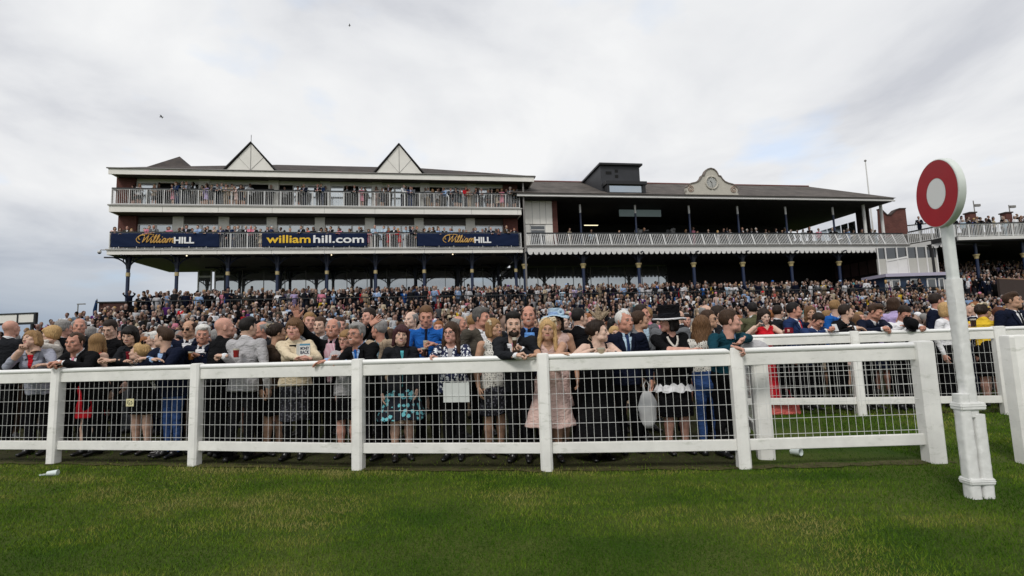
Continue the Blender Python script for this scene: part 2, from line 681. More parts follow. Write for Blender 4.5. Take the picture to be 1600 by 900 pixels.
# ---- hands (hand space: wrist at origin, fingers along +X, palm faces -Z, thumb on +Y for side=+1)
def hand_mesh(mode, vox=0.0042):
    F_ = Field((-0.05, -0.09, -0.10), (0.22, 0.11, 0.07), vox)
    F_.cone((-0.03, 0, 0), (0.012, 0, 0), 0.026, 0.026, k=0.012, flat=((0, 0, 1), 0.75))
    for y_ in (-0.026, -0.009, 0.009, 0.026):
        F_.cone((0.012, y_ * 0.55, 0), (0.082, y_, 0.001), 0.0165, 0.0125, k=0.012)
    curl = {"relax": (0.30, 0.35, 0.25), "grip": (0.95, 1.1, 0.8), "open": (0.02, 0.05, 0.05), "fist": (1.35, 1.5, 1.0)}[mode]
    lens = [(0.028, 0.020, 0.016), (0.036, 0.025, 0.018), (0.040, 0.027, 0.019), (0.036, 0.024, 0.018)]
    for (y_, ln, q) in zip((-0.029, -0.0095, 0.0105, 0.030), lens, range(4)):
        p_ = np.array([0.082 - abs(y_) * 0.25, y_, 0.0])
        an = 0.0
        sp = (y_ * (5.5 if mode == "open" else 1.6))
        for j in range(3):
            an += curl[j] * (1.0 + 0.10 * (1.5 - q))
            d = np.array([math.cos(an) * math.cos(sp), math.sin(sp) * max(0.2, math.cos(an)), -math.sin(an)])
            p2 = p_ + d * ln[j] * 1.05
            F_.cone(p_, p2, 0.0092 - 0.0009 * j, 0.0084 - 0.0009 * j, k=0.0035)
            p_ = p2
    if mode == "open":
        tp = [(0.012, 0.022, -0.004), (0.040, 0.058, -0.010), (0.062, 0.082, -0.012), (0.078, 0.094, -0.012)]
    elif mode in ("grip", "fist"):
        tp = [(0.012, 0.020, -0.006), (0.040, 0.044, -0.026), (0.066, 0.040, -0.046), (0.082, 0.024, -0.056)]
    else:
        tp = [(0.012, 0.020, -0.004), (0.042, 0.046, -0.014), (0.068, 0.052, -0.022), (0.088, 0.050, -0.028)]
    rr = (0.015, 0.0115, 0.0095, 0.0080)
    for j in range(3):
        F_.cone(tp[j], tp[j + 1], rr[j], rr[j + 1], k=0.008)
    P, F, L = F_.mesh()
    return P, F, L


_cache = {}


def cached(fn, *a):
    key = (fn.__name__,) + a
    if key not in _cache:
        _cache[key] = fn(*a)
    return _cache[key]


# ---- hair and hats (head space)
def hair_mesh(style, vox=0.006):
    F_ = Field((-0.16, -0.16, -0.40), (0.16, 0.20, 0.22), vox)
    H_ = 0
    line = lambda z0, sl: [((0, -0.07, z0), tuple(-np.array([0, sl, 1.0]) / math.hypot(sl, 1.0)))]
    X, Y, Z = np.meshgrid(*F_.ax, indexing="ij")

    def shell(th, z0, sl, lift=0.06, keep=None):
        """hair that follows the skull: thin at the hairline, fuller above it"""
        F_.ell((0, 0.018, 0.030), (0.075, 0.094, 0.086), H_, k=0.02)
        F_.ell((0, -0.010, -0.022), (0.064, 0.080, 0.080), H_, k=0.03)
        hl = Z - np.interp(Y, [-0.10, -0.060, -0.036, -0.020, 0.012, 0.045, 0.10], [z0 + 0.004, z0 - 0.004, z0 - 0.030, -0.014, -0.016, -0.052, -0.080]).astype(np.float32)
        wob = 0.0045 * np.sin(X * 75 + 0.8) + 0.003 * np.sin(X * 210) + 0.003 * np.sin(Y * 110 + 1) - 0.016 * np.clip(np.abs(X) - 0.022, 0, 0.03) / 0.03 * (Y < -0.03)
        hl = hl + wob
        t = np.clip(hl / lift, 0, 1)
        F_.D -= (0.0022 + th(t)).astype(np.float32)
        F_.D[:] = np.maximum(F_.D, -hl * 0.75)
        if keep is not None:
            F_.D[:] = np.maximum(F_.D, keep)
    if style == "short":
        shell(lambda t: 0.0035 * t + 0.013 * np.clip((Z - 0.055) / 0.06, 0, 1), 0.066, 0.95)
    elif style == "quiff":
        shell(lambda t: 0.0035 * t + 0.005 * np.clip((Z - 0.055) / 0.06, 0, 1) + 0.026 * np.clip((Z - 0.055) / 0.05, 0, 1) * np.exp(-((Y + 0.045) / 0.06) ** 2), 0.068, 0.95)
    elif style == "receding":
        shell(lambda t: 0.008 * t, 0.074, 1.0)
        for s_ in (-1, 1):
            F_.ell((s_ * 0.050, -0.078, 0.082), (0.028, 0.056, 0.036), mode="sub", k=0.01)
    elif style == "balding":
        shell(lambda t: 0.009 * t, 0.066, 0.92, keep=(Z - 0.078 - 0.25 * Y) * 0.9)
        F_.ell((0, -0.10, 0.05), (0.058, 0.085, 0.10), mode="sub", k=0.01)
    elif style == "greyfull":
        shell(lambda t: 0.008 * t + 0.014 * np.clip((Z - 0.05) / 0.05, 0, 1), 0.066, 0.95, 0.04)
        F_.ell((0.022, -0.062, 0.094), (0.044, 0.024, 0.022), H_, k=0.02)
    elif style in ("bob", "fringe", "pixie"):
        zb = {"bob": -0.115, "fringe": -0.135, "pixie": -0.05}[style]
        F_.ell((0, 0.018, 0.038), (0.087, 0.104, 0.094), H_, k=0.01)
        if style == "pixie":
            F_.ell((0, 0.045, -0.02), (0.080, 0.064, 0.070), H_, k=0.03)
            for s_ in (-1, 1):
                F_.ell((s_ * 0.072, 0.002, 0.0), (0.017, 0.045, 0.05), H_, k=0.02)
        else:
            F_.ell((0, 0.040, -0.045), (0.094, 0.076, 0.092), H_, k=0.03, cut=[((0, 0, zb), (0, 0, -1))])
            for s_ in (-1, 1):
                F_.cone((s_ * 0.074, -0.012, 0.04), (s_ * 0.080, -0.018, zb + 0.02), 0.024, 0.021, H_, k=0.02)
        F_.ell((0, -0.118, -0.045 if style != "bob" else -0.025), (0.060 if style != "fringe" else 0.057, 0.088, 0.084 if style != "bob" else 0.090), mode="sub", k=0.010)
        if style in ("fringe", "pixie"):
            F_.ell((0, -0.062, 0.064), (0.060, 0.030, 0.030), H_, k=0.015)
            F_.ell((0.014, -0.080, 0.048), (0.044, 0.014, 0.018), H_, k=0.015)
    elif style in ("long", "wavy", "straight"):
        F_.ell((0, 0.018, 0.038), (0.086, 0.103, 0.094), H_, k=0.01)
        zb = -0.30 if style != "long" else -0.25
        F_.cone((0, 0.050, 0.0), (0, 0.075, zb), 0.088, 0.075 if style != "wavy" else 0.095, H_, k=0.03, flat=((0, 1, 0), 0.6))
        for s_ in (-1, 1):
            F_.cone((s_ * 0.070, -0.006, 0.04), (s_ * 0.083, -0.010, -0.10), 0.025, 0.026, H_, k=0.02)
            F_.cone((s_ * 0.083, -0.010, -0.10), (s_ * 0.098, -0.026, zb + 0.03), 0.026, 0.018 if style != "wavy" else 0.032, H_, k=0.02)
        F_.ell((0, -0.118, -0.030), (0.060, 0.090, 0.102), mode="sub", k=0.010)
        F_.cone((0, -0.09, -0.12), (0, -0.09, -0.30), 0.055, 0.055, mode="sub", k=0.01)
        F_.cone((0, 0.02, -0.09), (0, 0.02, -0.30), 0.052, 0.06, mode="sub", k=0.01)
    elif style == "updo":
        shell(lambda t: 0.011 * t + 0.006 * np.clip((Z - 0.05) / 0.05, 0, 1), 0.068, 0.95)
        F_.ell((0.0, 0.108, 0.020), (0.052, 0.040, 0.050), H_, k=0.02)
        F_.ell((0.0, 0.09, 0.07), (0.050, 0.036, 0.034), H_, k=0.02)
    elif style == "beard":
        F_.ell((0, -0.034, -0.070), (0.060, 0.061, 0.050), H_, k=0.01)
        F_.ell((0, -0.075, -0.100), (0.030, 0.026, 0.026), H_, k=0.02)
        for s_ in (-1, 1):
            F_.ell((s_ * 0.062, -0.012, -0.040), (0.014, 0.026, 0.040), H_, k=0.01)
            F_.cone((s_ * 0.004, -0.0985, -0.0480), (s_ * 0.029, -0.089, -0.062), 0.0050, 0.006, H_, k=0.008)
        F_.ell((0, -0.104, -0.0605), (0.022, 0.022, 0.0080), mode="sub", k=0.004)
        F_.ell((0, -0.060, 0.000), (0.058, 0.075, 0.040), mode="sub", k=0.01)
    # strands
    th = np.arctan2(X, Y - 0.01)
    w = np.sin(th * 26 + 2.2 * np.sin(Z * 45) + 1.5 * np.sin(Z * 17)) * 0.55 + np.sin(th * 43 + 3 * np.sin(Z * 31 + 1)) * 0.35 + np.sin(X * 120 + Y * 60) * np.cos(Z * 90 + Y * 40) * 0.3
    amp = {"wavy": 0.0060, "updo": 0.0042, "long": 0.0040, "bob": 0.0036, "fringe": 0.0034, "pixie": 0.0042, "greyfull": 0.0036}.get(style, 0.0022)
    F_.D -= (w * amp).astype(np.float32)
    P, F, L = F_.mesh()
    return P, F


def hair_data(style, vox=0.006):
    key = ("hairme", style, vox)
    if key not in _cache:
        P, F = hair_mesh(style, vox)
        _cache[key] = mesh_np("hair", P, F, [None])
    return _cache[key]


def rot_frame(fwd, up):
    """3x3 whose columns are right (x), back (y), up (z) for something facing fwd"""
    f_ = np.array(fwd, dtype=float)
    f_ /= np.linalg.norm(f_)
    u_ = np.array(up, dtype=float)
    u_ -= f_ * (u_ @ f_)
    u_ /= np.linalg.norm(u_)
    b_ = -f_
    r_ = np.cross(b_, u_)
    return np.stack([r_, b_, u_], 1)


def ik(sh, tg, l1, l2, pole):
    d = tg - sh
    L_ = np.linalg.norm(d)
    mx = (l1 + l2) * 0.985
    if L_ > mx:
        tg = sh + d / L_ * mx
        d = tg - sh
        L_ = mx
    if L_ < abs(l1 - l2) * 1.05 + 0.02:
        L_ = abs(l1 - l2) * 1.05 + 0.02
    a = (l1 * l1 - l2 * l2 + L_ * L_) / (2 * L_)
    h = math.sqrt(max(0, l1 * l1 - a * a))
    u_ = d / (np.linalg.norm(d) + 1e-9)
    p_ = pole - u_ * (pole @ u_)
    p_ /= (np.linalg.norm(p_) + 1e-9)
    return sh + u_ * a + p_ * h, tg


def rotz(a):
    c, s_ = math.cos(a), math.sin(a)
    return np.array([[c, -s_, 0], [s_, c, 0], [0, 0, 1.0]])


def person_geo(sp):
    """sp: dict of pose and clothes. Returns verts, faces, labels, info - all in the person's own space (feet at z=0, faces -Y)."""
    H = sp.get("H", 1.72)
    sex = sp.get("sex", "m")
    bw = sp.get("build", 1.0)
    lean = R(sp.get("lean", 3))
    vox = sp.get("vox", 0.0095)
    top = sp.get("top", "suit")
    bot = sp.get("bottom", "trousers")
    sl_ = 0 if top in ("sleeveless", "strapless") else 1
    fem = sex == "f"
    spd = np.array([sp.get("side", 0.0), -math.sin(lean), math.cos(lean)])
    spd /= np.linalg.norm(spd)
    hip = np.array([0, 0.02, 0.52 * H])
    right = np.array([1.0, 0, 0])
    right = right - spd * (right @ spd)
    right /= np.linalg.norm(right)
    fwd = np.cross(spd, right)          # points to -Y
    if fwd[1] > 0:
        fwd = -fwd

    def tp(u, x=0.0, f_=0.0):
        return hip + spd * u * H + right * x * H + fwd * f_ * H
    shw = (0.116 if not fem else 0.098) * (0.9 + 0.1 * bw)
    chest, neck0 = tp(0.20), tp(0.325)
    # head position: the neck straightens the head up again
    hd = tp(0.336)
    nd_ = spd * 0.6 + np.array([0, 0, 0.4])
    nd_ /= np.linalg.norm(nd_)
    headc = hd + nd_ * 0.066 * H + fwd * 0.010 * H
    sh = [tp(0.281, -shw, -0.002), tp(0.281, shw, -0.002)]
    l1, l2 = 0.168 * H, 0.150 * H
    lo = np.array([-0.42, -0.5, 0.0])
    hi = np.array([0.42, 0.42, H * 0.9])
    # hands
    tg = []
    for i in (0, 1):
        s_ = -1 if i == 0 else 1
        t_ = sp.get("hands", (None, None))[i]
        if t_ is None:
            t_ = sh[i] + np.array([s_ * 0.045 * H, -0.03 * H, -0.305 * H])
        tg.append(np.array(t_, dtype=float))
    elb = []
    for i in (0, 1):
        s_ = -1 if i == 0 else 1
        pole = sp.get("poles", (None, None))[i]
        pole = np.array(pole, dtype=float) if pole is not None else np.array([s_ * 0.55, 0.35, -0.8])
        e_, t_ = ik(sh[i], tg[i], l1, l2, pole)
        elb.append(e_)
        tg[i] = t_
    for q in elb + tg:
        lo = np.minimum(lo, q - 0.10)
        hi = np.maximum(hi, q + 0.10)
    lo[2] = -0.03
    F_ = Field(lo, hi, vox)
    g = bw
    kb = 0.035
    ft = (fwd, 0.70 if not fem else 0.72)
    th = 0.012 if top in ("suit", "jacket", "coat") else 0.004
    # torso
    F_.cone(tp(0.0), tp(0.02), 0.098 * H * g, 0.097 * H * g, TOP if bot == "dress" else BOTTOM, k=kb, flat=ft)
    wa = (0.082 if not fem else 0.070) * H * g + th
    F_.cone(tp(0.03), tp(0.11), 0.092 * H * g + th, wa, TOP, k=kb, flat=ft)
    F_.cone(tp(0.11), tp(0.20), wa, (0.096 if not fem else 0.082) * H * (0.5 + 0.5 * g) + th, TOP, k=kb, flat=(fwd, 0.72))
    F_.cone(tp(0.20), tp(0.262), (0.096 if not fem else 0.080) * H * (0.5 + 0.5 * g) + th, 0.072 * H, TOP, k=kb, flat=(fwd, 0.66))
    if g > 1.08:
        F_.ell(tp(0.08, 0, 0.035), (0.085 * H * g, 0.075 * H * g, 0.085 * H), TOP, k=0.05)
    if fem:
        for s_ in (-1, 1):
            F_.ell(tp(0.205, s_ * 0.040, 0.050), (0.040 * H, 0.036 * H, 0.038 * H), TOP, k=0.03)
    barelab = SKIN if top == "strapless" else TOP
    rsh = (0.036 if not fem else 0.031) * H + (0.008 if top in ("suit", "jacket", "coat") else 0)
    yoke = SKIN if top == "strapless" else TOP
    F_.cone(tp(0.276, -shw * 0.92), tp(0.276, shw * 0.92), rsh, rsh, yoke, k=kb, flat=(spd, 0.95))
    F_.cone(tp(0.272, 0, -0.012), tp(0.315, 0, -0.012), 0.060 * H, 0.036 * H, yoke, k=kb)
    # neck
    F_.cone(tp(0.29, 0, -0.004), headc - nd_ * 0.045 * H, 0.0345 * H * (0.92 if fem else 1.04), 0.031 * H * (0.92 if fem else 1.04), SKIN, k=0.012)
    # hem of jacket or coat
    if top in ("suit", "jacket", "coat", "cardigan"):
        hz = {"suit": -0.045, "jacket": 0.0, "coat": -0.16, "cardigan": -0.03}[top]
        F_.cone(tp(0.06), tp(hz), 0.094 * H * g + th, 0.104 * H * g + th, TOP, k=0.02, flat=(fwd, 0.74), cut=[(tp(hz), -spd)])
    # arms
    ra = (0.0335 if not fem else 0.0285) * H * (0.6 + 0.4 * g)
    for i in (0, 1):
        lab1 = TOP if sl_ else SKIN
        short = sp.get("sleeve", "long") == "short"
        lab2 = SKIN if (not sl_ or short) else TOP
        ex = (0.008 if top in ("suit", "jacket", "coat", "cardigan") else 0.003) * sl_
        F_.cone(sh[i], elb[i], ra + ex + 0.004, ra * 0.80 + ex, lab1, k=0.028)
        F_.cone(elb[i], elb[i] * 0.08 + tg[i] * 0.92, ra * 0.80 + ex, ra * 0.56 + ex, lab2, k=0.018)
        if lab2 == TOP and top == "suit":
            F_.cone(elb[i] * 0.08 + tg[i] * 0.92, elb[i] * 0.02 + tg[i] * 0.98, ra * 0.58 + 0.003, ra * 0.56 + 0.003, CUFF, k=0.004)
    # legs
    st = sp.get("stance", 0.052)
    hipj = [hip + np.array([s_ * 0.048 * H, 0, 0.0]) for s_ in (-1, 1)]
    shift = sp.get("foot", (0.0, 0.0))
    feet = []
    for i, s_ in enumerate((-1, 1)):
        ank = np.array([s_ * st * H, 0.03 + shift[i], 0.048 * H])
        kn = (hipj[i] + ank) / 2 + np.array([0, -0.02, 0.012 * H])
        feet.append(ank)
        if bot in ("trousers", "jeans"):
            w1, w2, w3 = (0.050, 0.038, 0.031) if bot == "trousers" else (0.048, 0.034, 0.027)
            F_.cone(hipj[i], kn, w1 * H * g, w2 * H, BOTTOM, k=0.03)
            F_.cone(kn, ank + np.array([0, 0, 0.0]), w2 * H, w3 * H, BOTTOM, k=0.02, cut=[(ank + np.array([0, 0, -0.006 * H]), (0, 0, -1))])
        else:
            F_.cone(hipj[i], kn, 0.048 * H, 0.033 * H, LEG, k=0.02)
            F_.cone(kn, kn * 0.62 + ank * 0.38, 0.032 * H, 0.033 * H, LEG, k=0.02)
            F_.cone(kn * 0.62 + ank * 0.38, ank, 0.033 * H, 0.0195 * H, LEG, k=0.02)
        heel = ank + np.array([0, 0.018 * H, -0.026 * H])
        to = ank + np.array([s_ * 0.012 * H, -0.105 * H, -0.030 * H])
        F_.cone(heel, ank + np.array([0, -0.045 * H, -0.012 * H]), 0.021 * H, 0.022 * H, SHOE, k=0.012, cut=[((0, 0, 0.0), (0, 0, -1))])
        F_.cone(ank + np.array([0, -0.03 * H, -0.022 * H]), to, 0.024 * H, 0.018 * H, SHOE, k=0.012, flat=((0, 0, 1), 0.72), cut=[((0, 0, 0.0), (0, 0, -1))])
    if bot in ("skirt", "dress", "fullskirt", "maxi"):
        hz = sp.get("hem", 0.30) * H
        r2 = {"skirt": 0.105, "dress": 0.118, "fullskirt": 0.185, "maxi": 0.16}[bot] * H * g
        lb = BOTTOM
        a_ = hip + np.array([0, 0, 0.06 * H])
        if bot != "dress":
            F_.cone(tp(0.08), tp(0.09), wa, wa * 0.98, lb, k=0.02, flat=ft)
        F_.cone(a_, np.array([0, 0.02, hz]), wa + 0.006, r2, lb, k=0.03, flat=((0, 1, 0), 0.78), cut=[((0, 0, hz), (0, 0, -1))])
    folds(F_, [TOP, BOTTOM, CUFF], sp.get("fold", 0.0062), seed=sp.get("seed", 1))
    P, F, L = F_.mesh()
    Vs, Fs, Ls = [P], [F], [L]
    n0 = len(P)
    # neckline of dresses and open tops painted by position on the body
    cpos = P[F[:, 0]]
    rel = cpos - hip
    uu = rel @ spd / H
    xx = rel @ right / H
    ff = rel @ fwd / H
    if top in ("dress", "sleeveless", "cardigan", "blouse"):
        mk = (L == TOP) & (uu > 0.262 + 1.15 * np.abs(xx)) & (ff > 0)
        L[mk] = SKIN
        if top == "sleeveless":
            L[(L == TOP) & (uu > 0.262) & (np.abs(xx) > 0.098)] = SKIN
    if top == "strapless":
        L[(L == TOP) & (uu > 0.235) & ~((np.abs(np.abs(xx) - 0.055) < 0.010) & (uu > 0.2))] = SKIN
        L[(L == SKIN) & (uu > 0.235) & (uu < 0.33) & (np.abs(np.abs(xx) - 0.055) < 0.011) & (np.abs(xx) < 0.08)] = TOP
    # hands
    hq = sp.get("handq", 0.0045)
    hs = H / 1.75 * (0.93 if fem else 1.03)
    modes = sp.get("hmode", ("relax", "relax"))
    info_h = []
    for i, s_ in enumerate((-1, 1)):
        hp, hf, hl = cached(hand_mesh, modes[i], hq)
        d = tg[i] - elb[i]
        d /= np.linalg.norm(d)
        hd_ = sp.get("hdir", (None, None))[i]
        if hd_ is not None:
            d2 = np.array(hd_, dtype=float)
            d = d2 / np.linalg.norm(d2)
        pal = sp.get("palm", (None, None))[i]
        if pal is None:
            pal = np.array([-s_ * 1.0, -0.2, -0.3]) if d[2] < -0.5 else np.array([0, -0.25, -1.0])
        pal = np.array(pal, dtype=float)
        z_ = -pal
        z_ = z_ - d * (z_ @ d)
        z_ /= np.linalg.norm(z_)
        y_ = np.cross(z_, d)
        # thumb side: +Y for one hand, mirrored for the other. person's left hand (+x side) with palm down has its thumb towards -x
        mir = -1.0 if s_ < 0 else 1.0
        pp = hp.copy()
        tdir = y_ * mir
        want = sp.get("thumb", (None, None))[i]
        if want is None:
            want = np.array([-s_, -0.3, 0.6])
        ft_ = 1.0 if (tdir @ np.array(want)) > 0 else -1.0
        tdir = tdir * ft_
        W_ = tg[i] + (d[None] * pp[:, :1] + tdir[None] * pp[:, 1:2] + z_[None] * pp[:, 2:3]) * hs
        fl_ = np.cross(d, tdir) @ z_ < 0
        Vs.append(W_)
        Fs.append((hf[:, ::-1] if fl_ else hf) + n0)
        Ls.append(np.full(len(hf), SKIN))
        n0 += len(W_)
        info_h.append((tg[i] + d * 0.085 * hs, d, -z_, tdir))
    # head
    hq2 = sp.get("headq", 0.0048)
    Pv, Fv, Lv = cached(head_mesh, sex, sp.get("mouth", "neutral"), hq2, sp.get("heavy", 0.0))
    hyaw, hpit, htil = R(sp.get("hy", 0)), R(sp.get("hp", 0)), R(sp.get("ht", 0))
    Rh = np.array(Matrix.Rotation(hyaw, 3, "Z") @ Matrix.Rotation(hpit, 3, "X") @ Matrix.Rotation(htil, 3, "Y"))
    hsz = sp.get("hscale", 1.0) * (0.45 + 0.55 * H / 1.74) * 1.02
    Vh = (Pv * hsz) @ Rh.T + headc
    Vs.append(Vh)
    Fs.append(Fv + n0)
    Ls.append(Lv)
    HM = Matrix.Identity(4)
    for a in range(3):
        for b in range(3):
            HM[a][b] = Rh[a][b] * hsz
        HM[a][3] = headc[a]
    # faces of the trunk: not near the arms' bones
    cc_ = P[F[:, 0]]

    def nearbone(a_, b_, r_):
        ba = b_ - a_
        h_ = np.clip(((cc_ - a_) @ ba) / (ba @ ba), 0, 1)
        return np.linalg.norm(cc_ - a_ - h_[:, None] * ba, axis=1) < r_
    arm_ = np.zeros(len(F), dtype=bool)
    for i in (0, 1):
        arm_ |= nearbone(sh[i] * 0.5 + elb[i] * 0.5, elb[i], ra * 1.25) | nearbone(elb[i], tg[i], ra * 1.15)
    info = dict(tors=~arm_, g=g, head=HM, headc=headc, hip=hip, spd=spd, right=right, fwd=fwd, H=H, hands=info_h, tg=tg, elb=elb, body=(P, F))
    return np.concatenate(Vs), np.concatenate(Fs), np.concatenate(Ls), info


def drape(info, polys, off, name, m_, parent, dir_=1, thick=0.0):
    """lays grids of points given on the front of the torso (x, u in body heights) onto the body surface"""
    P, F = info["body"]
    if "bvh" not in info:
        rel_ = P[F[:, 0]] - info["hip"]
        mk = (np.abs(P[F[:, 0]][:, 2] - info["H"] * 0.72) < info["H"] * 0.32) & (np.abs(rel_ @ info["right"]) < 0.13 * info["H"]) & (rel_ @ info["fwd"] < (0.085 if info["g"] < 1.08 else 0.11) * info["H"]) & info["tors"]
        info["bvh"] = BVHTree.FromPolygons([tuple(x) for x in P.tolist()], F[mk].tolist())
    b = info["bvh"]
    H, hip, spd, right, fwd = (info[k] for k in ("H", "hip", "spd", "right", "fwd"))
    mb = MB()
    for grid in polys:
        idx = []
        last = None
        for row in grid:
            ri = []
            for (x, u) in row:
                o_ = hip + spd * u * H + right * x * H + fwd * dir_ * 0.5
                hit = b.ray_cast(Vector(o_), Vector(-fwd * dir_), 0.62)
                if hit[0] is not None:
                    dd = (np.array(hit[0]) - hip) @ fwd * dir_
                else:
                    dd = last if last is not None else 0.06 * H
                if last is not None and dd > last + 0.05:
                    dd = last + 0.01
                last = dd
                q = hip + spd * u * H + right * x * H + fwd * dir_ * (dd + off)
                mb.v.append(tuple(q))
                ri.append(len(mb.v) - 1)
            idx.append(ri)
        for i in range(len(idx) - 1):
            for j in range(len(idx[0]) - 1):
                mb.f.append((idx[i][j], idx[i][j + 1], idx[i + 1][j + 1], idx[i + 1][j]))
                mb.m.append(0)
    o = mb.build(name, m_, parent, smooth=True)
    sol = o.modifiers.new("solid", "SOLIDIFY")
    sol.thickness = 0.004
    sol.offset = 0
    return o


def strip(pts, w, n=3):
    """grid for a strip of width w along (x, u) points"""
    g = []
    for i, (x, u) in enumerate(pts):
        a = pts[max(0, i - 1)]
        c = pts[min(len(pts) - 1, i + 1)]
        dx, du = c[0] - a[0], c[1] - a[1]
        l_ = math.hypot(dx, du) + 1e-9
        nx, nu = -du / l_, dx / l_
        wi = w[i] if hasattr(w, "__len__") else w
        g.append([(x + nx * wi * (k / (n - 1) - 0.5), u + nu * wi * (k / (n - 1) - 0.5)) for k in range(n)])
    return g


def lerp_pts(pts, n):
    out_ = []
    seg = len(pts) - 1
    for i in range(n):
        t = i / (n - 1) * seg
        k = min(int(t), seg - 1)
        t -= k
        out_.append((pts[k][0] * (1 - t) + pts[k + 1][0] * t, pts[k][1] * (1 - t) + pts[k + 1][1] * t))
    return out_


# ---- material palette for people
def skin_mat(tone):
    c = {"fair": (0.56, 0.36, 0.27), "pink": (0.55, 0.30, 0.23), "tan": (0.46, 0.27, 0.18), "pale": (0.62, 0.43, 0.34), "ruddy": (0.50, 0.25, 0.18), "brown": (0.20, 0.105, 0.065)}[tone]
    return mat("skin_" + tone, c, rough=0.6, spec=0.25, noise=0.17, nscale=26, sss=0.10, bump=0.15, bscale=160)


def cloth(name, c, rough=0.85, noise=0.12, bump=0.25, bscale=140):
    key = "cloth_" + name
    if key in _mats:
        return _mats[key]
    M_ = mat(key, c, rough=0.95, spec=0.08, noise=noise, nscale=7, bump=bump, bscale=bscale)
    t = M_.node_tree
    b = t.nodes["Principled BSDF"]
    old = b.inputs["Normal"].links[0].from_socket
    c_ = t.nodes.new("ShaderNodeTexCoord")
    mp_ = t.nodes.new("ShaderNodeMapping")
    mp_.inputs["Scale"].default_value = (9, 9, 17)
    mp_.inputs["Rotation"].default_value = (0.3, 0.5, 0.2)
    n_ = t.nodes.new("ShaderNodeTexNoise")
    n_.inputs["Scale"].default_value = 1.0
    n_.inputs["Detail"].default_value = 2.5
    n_.inputs["Distortion"].default_value = 1.2
    b2 = t.nodes.new("ShaderNodeBump")
    b2.inputs["Strength"].default_value = 0.85
    b2.inputs["Distance"].default_value = 0.035
    t.links.new(c_.outputs["Object"], mp_.inputs[0])
    t.links.new(mp_.outputs[0], n_.inputs["Vector"])
    t.links.new(n_.outputs["Fac"], b2.inputs["Height"])
    t.links.new(old, b2.inputs["Normal"])
    t.links.new(b2.outputs[0], b.inputs["Normal"])
    return M_


CL = dict(black=(0.007, 0.007, 0.008), charcoal=(0.015, 0.016, 0.019), navy=(0.008, 0.011, 0.025), brightnavy=(0.018, 0.035, 0.10), grey=(0.13, 0.135, 0.145), lightgrey=(0.40, 0.39, 0.40),
          lilacgrey=(0.30, 0.31, 0.37), cream=(0.62, 0.52, 0.37), white=(0.74, 0.74, 0.76), offwhite=(0.62, 0.58, 0.52), blue=(0.015, 0.10, 0.36), lightblue=(0.30, 0.43, 0.66), skyblue=(0.12, 0.28, 0.62), paleblue=(0.42, 0.55, 0.66), red=(0.52, 0.015, 0.025),
          darkred=(0.17, 0.012, 0.02), pink=(0.62, 0.22, 0.30), coral=(0.70, 0.16, 0.14), blush=(0.66, 0.47, 0.42), brown=(0.050, 0.034, 0.024), tweed=(0.070, 0.062, 0.050), beige=(0.40, 0.31, 0.22), teal=(0.008, 0.045, 0.065),
          turquoise=(0.10, 0.42, 0.46), green=(0.03, 0.10, 0.05), olive=(0.09, 0.09, 0.05), yellow=(0.72, 0.48, 0.04), hivis=(0.62, 0.85, 0.05), purple=(0.11, 0.03, 0.17), denim=(0.03, 0.065, 0.18), orange=(0.75, 0.20, 0.03), lilac=(0.42, 0.34, 0.56))
HC = dict(black=(0.010, 0.008, 0.007), darkbrown=(0.020, 0.012, 0.008), brown=(0.042, 0.022, 0.012), auburn=(0.085, 0.030, 0.015), lightbrown=(0.115, 0.060, 0.028), blonde=(0.42, 0.27, 0.12), darkblonde=(0.24, 0.140, 0.060),
          grey=(0.23, 0.22, 0.21), white=(0.55, 0.54, 0.51), darkgrey=(0.085, 0.080, 0.075), plum=(0.040, 0.012, 0.014), ginger=(0.22, 0.085, 0.03))


def hair_mat(c):
    key = "hair_" + c
    if key in _mats:
        return _mats[key]
    M_ = mat(key, HC[c], rough=0.6, spec=0.22)
    t = M_.node_tree
    b = t.nodes["Principled BSDF"]
    tcn = t.nodes.new("ShaderNodeTexCoord")
    mpn = t.nodes.new("ShaderNodeMapping")
    mpn.inputs["Scale"].default_value = (230, 230, 14)
    nn = t.nodes.new("ShaderNodeTexNoise")
    nn.inputs["Scale"].default_value = 1.0
    nn.inputs["Detail"].default_value = 3
    t.links.new(tcn.outputs["Object"], mpn.inputs[0])
    t.links.new(mpn.outputs[0], nn.inputs["Vector"])
    mr = t.nodes.new("ShaderNodeMapRange")
    mr.inputs["From Min"].default_value = 0.3
    mr.inputs["From Max"].default_value = 0.7
    mr.inputs["To Min"].default_value = 0.55
    mr.inputs["To Max"].default_value = 1.55
    t.links.new(nn.outputs["Fac"], mr.inputs[0])
    sc = t.nodes.new("ShaderNodeVectorMath")
    sc.operation = "SCALE"
    sc.inputs[0].default_value = HC[c]
    t.links.new(mr.outputs[0], sc.inputs["Scale"])
    t.links.new(sc.outputs[0], b.inputs["Base Color"])
    bp_ = t.nodes.new("ShaderNodeBump")
    bp_.inputs["Strength"].default_value = 0.5
    bp_.inputs["Distance"].default_value = 0.003
    t.links.new(nn.outputs["Fac"], bp_.inputs["Height"])
    t.links.new(bp_.outputs[0], b.inputs["Normal"])
    return M_


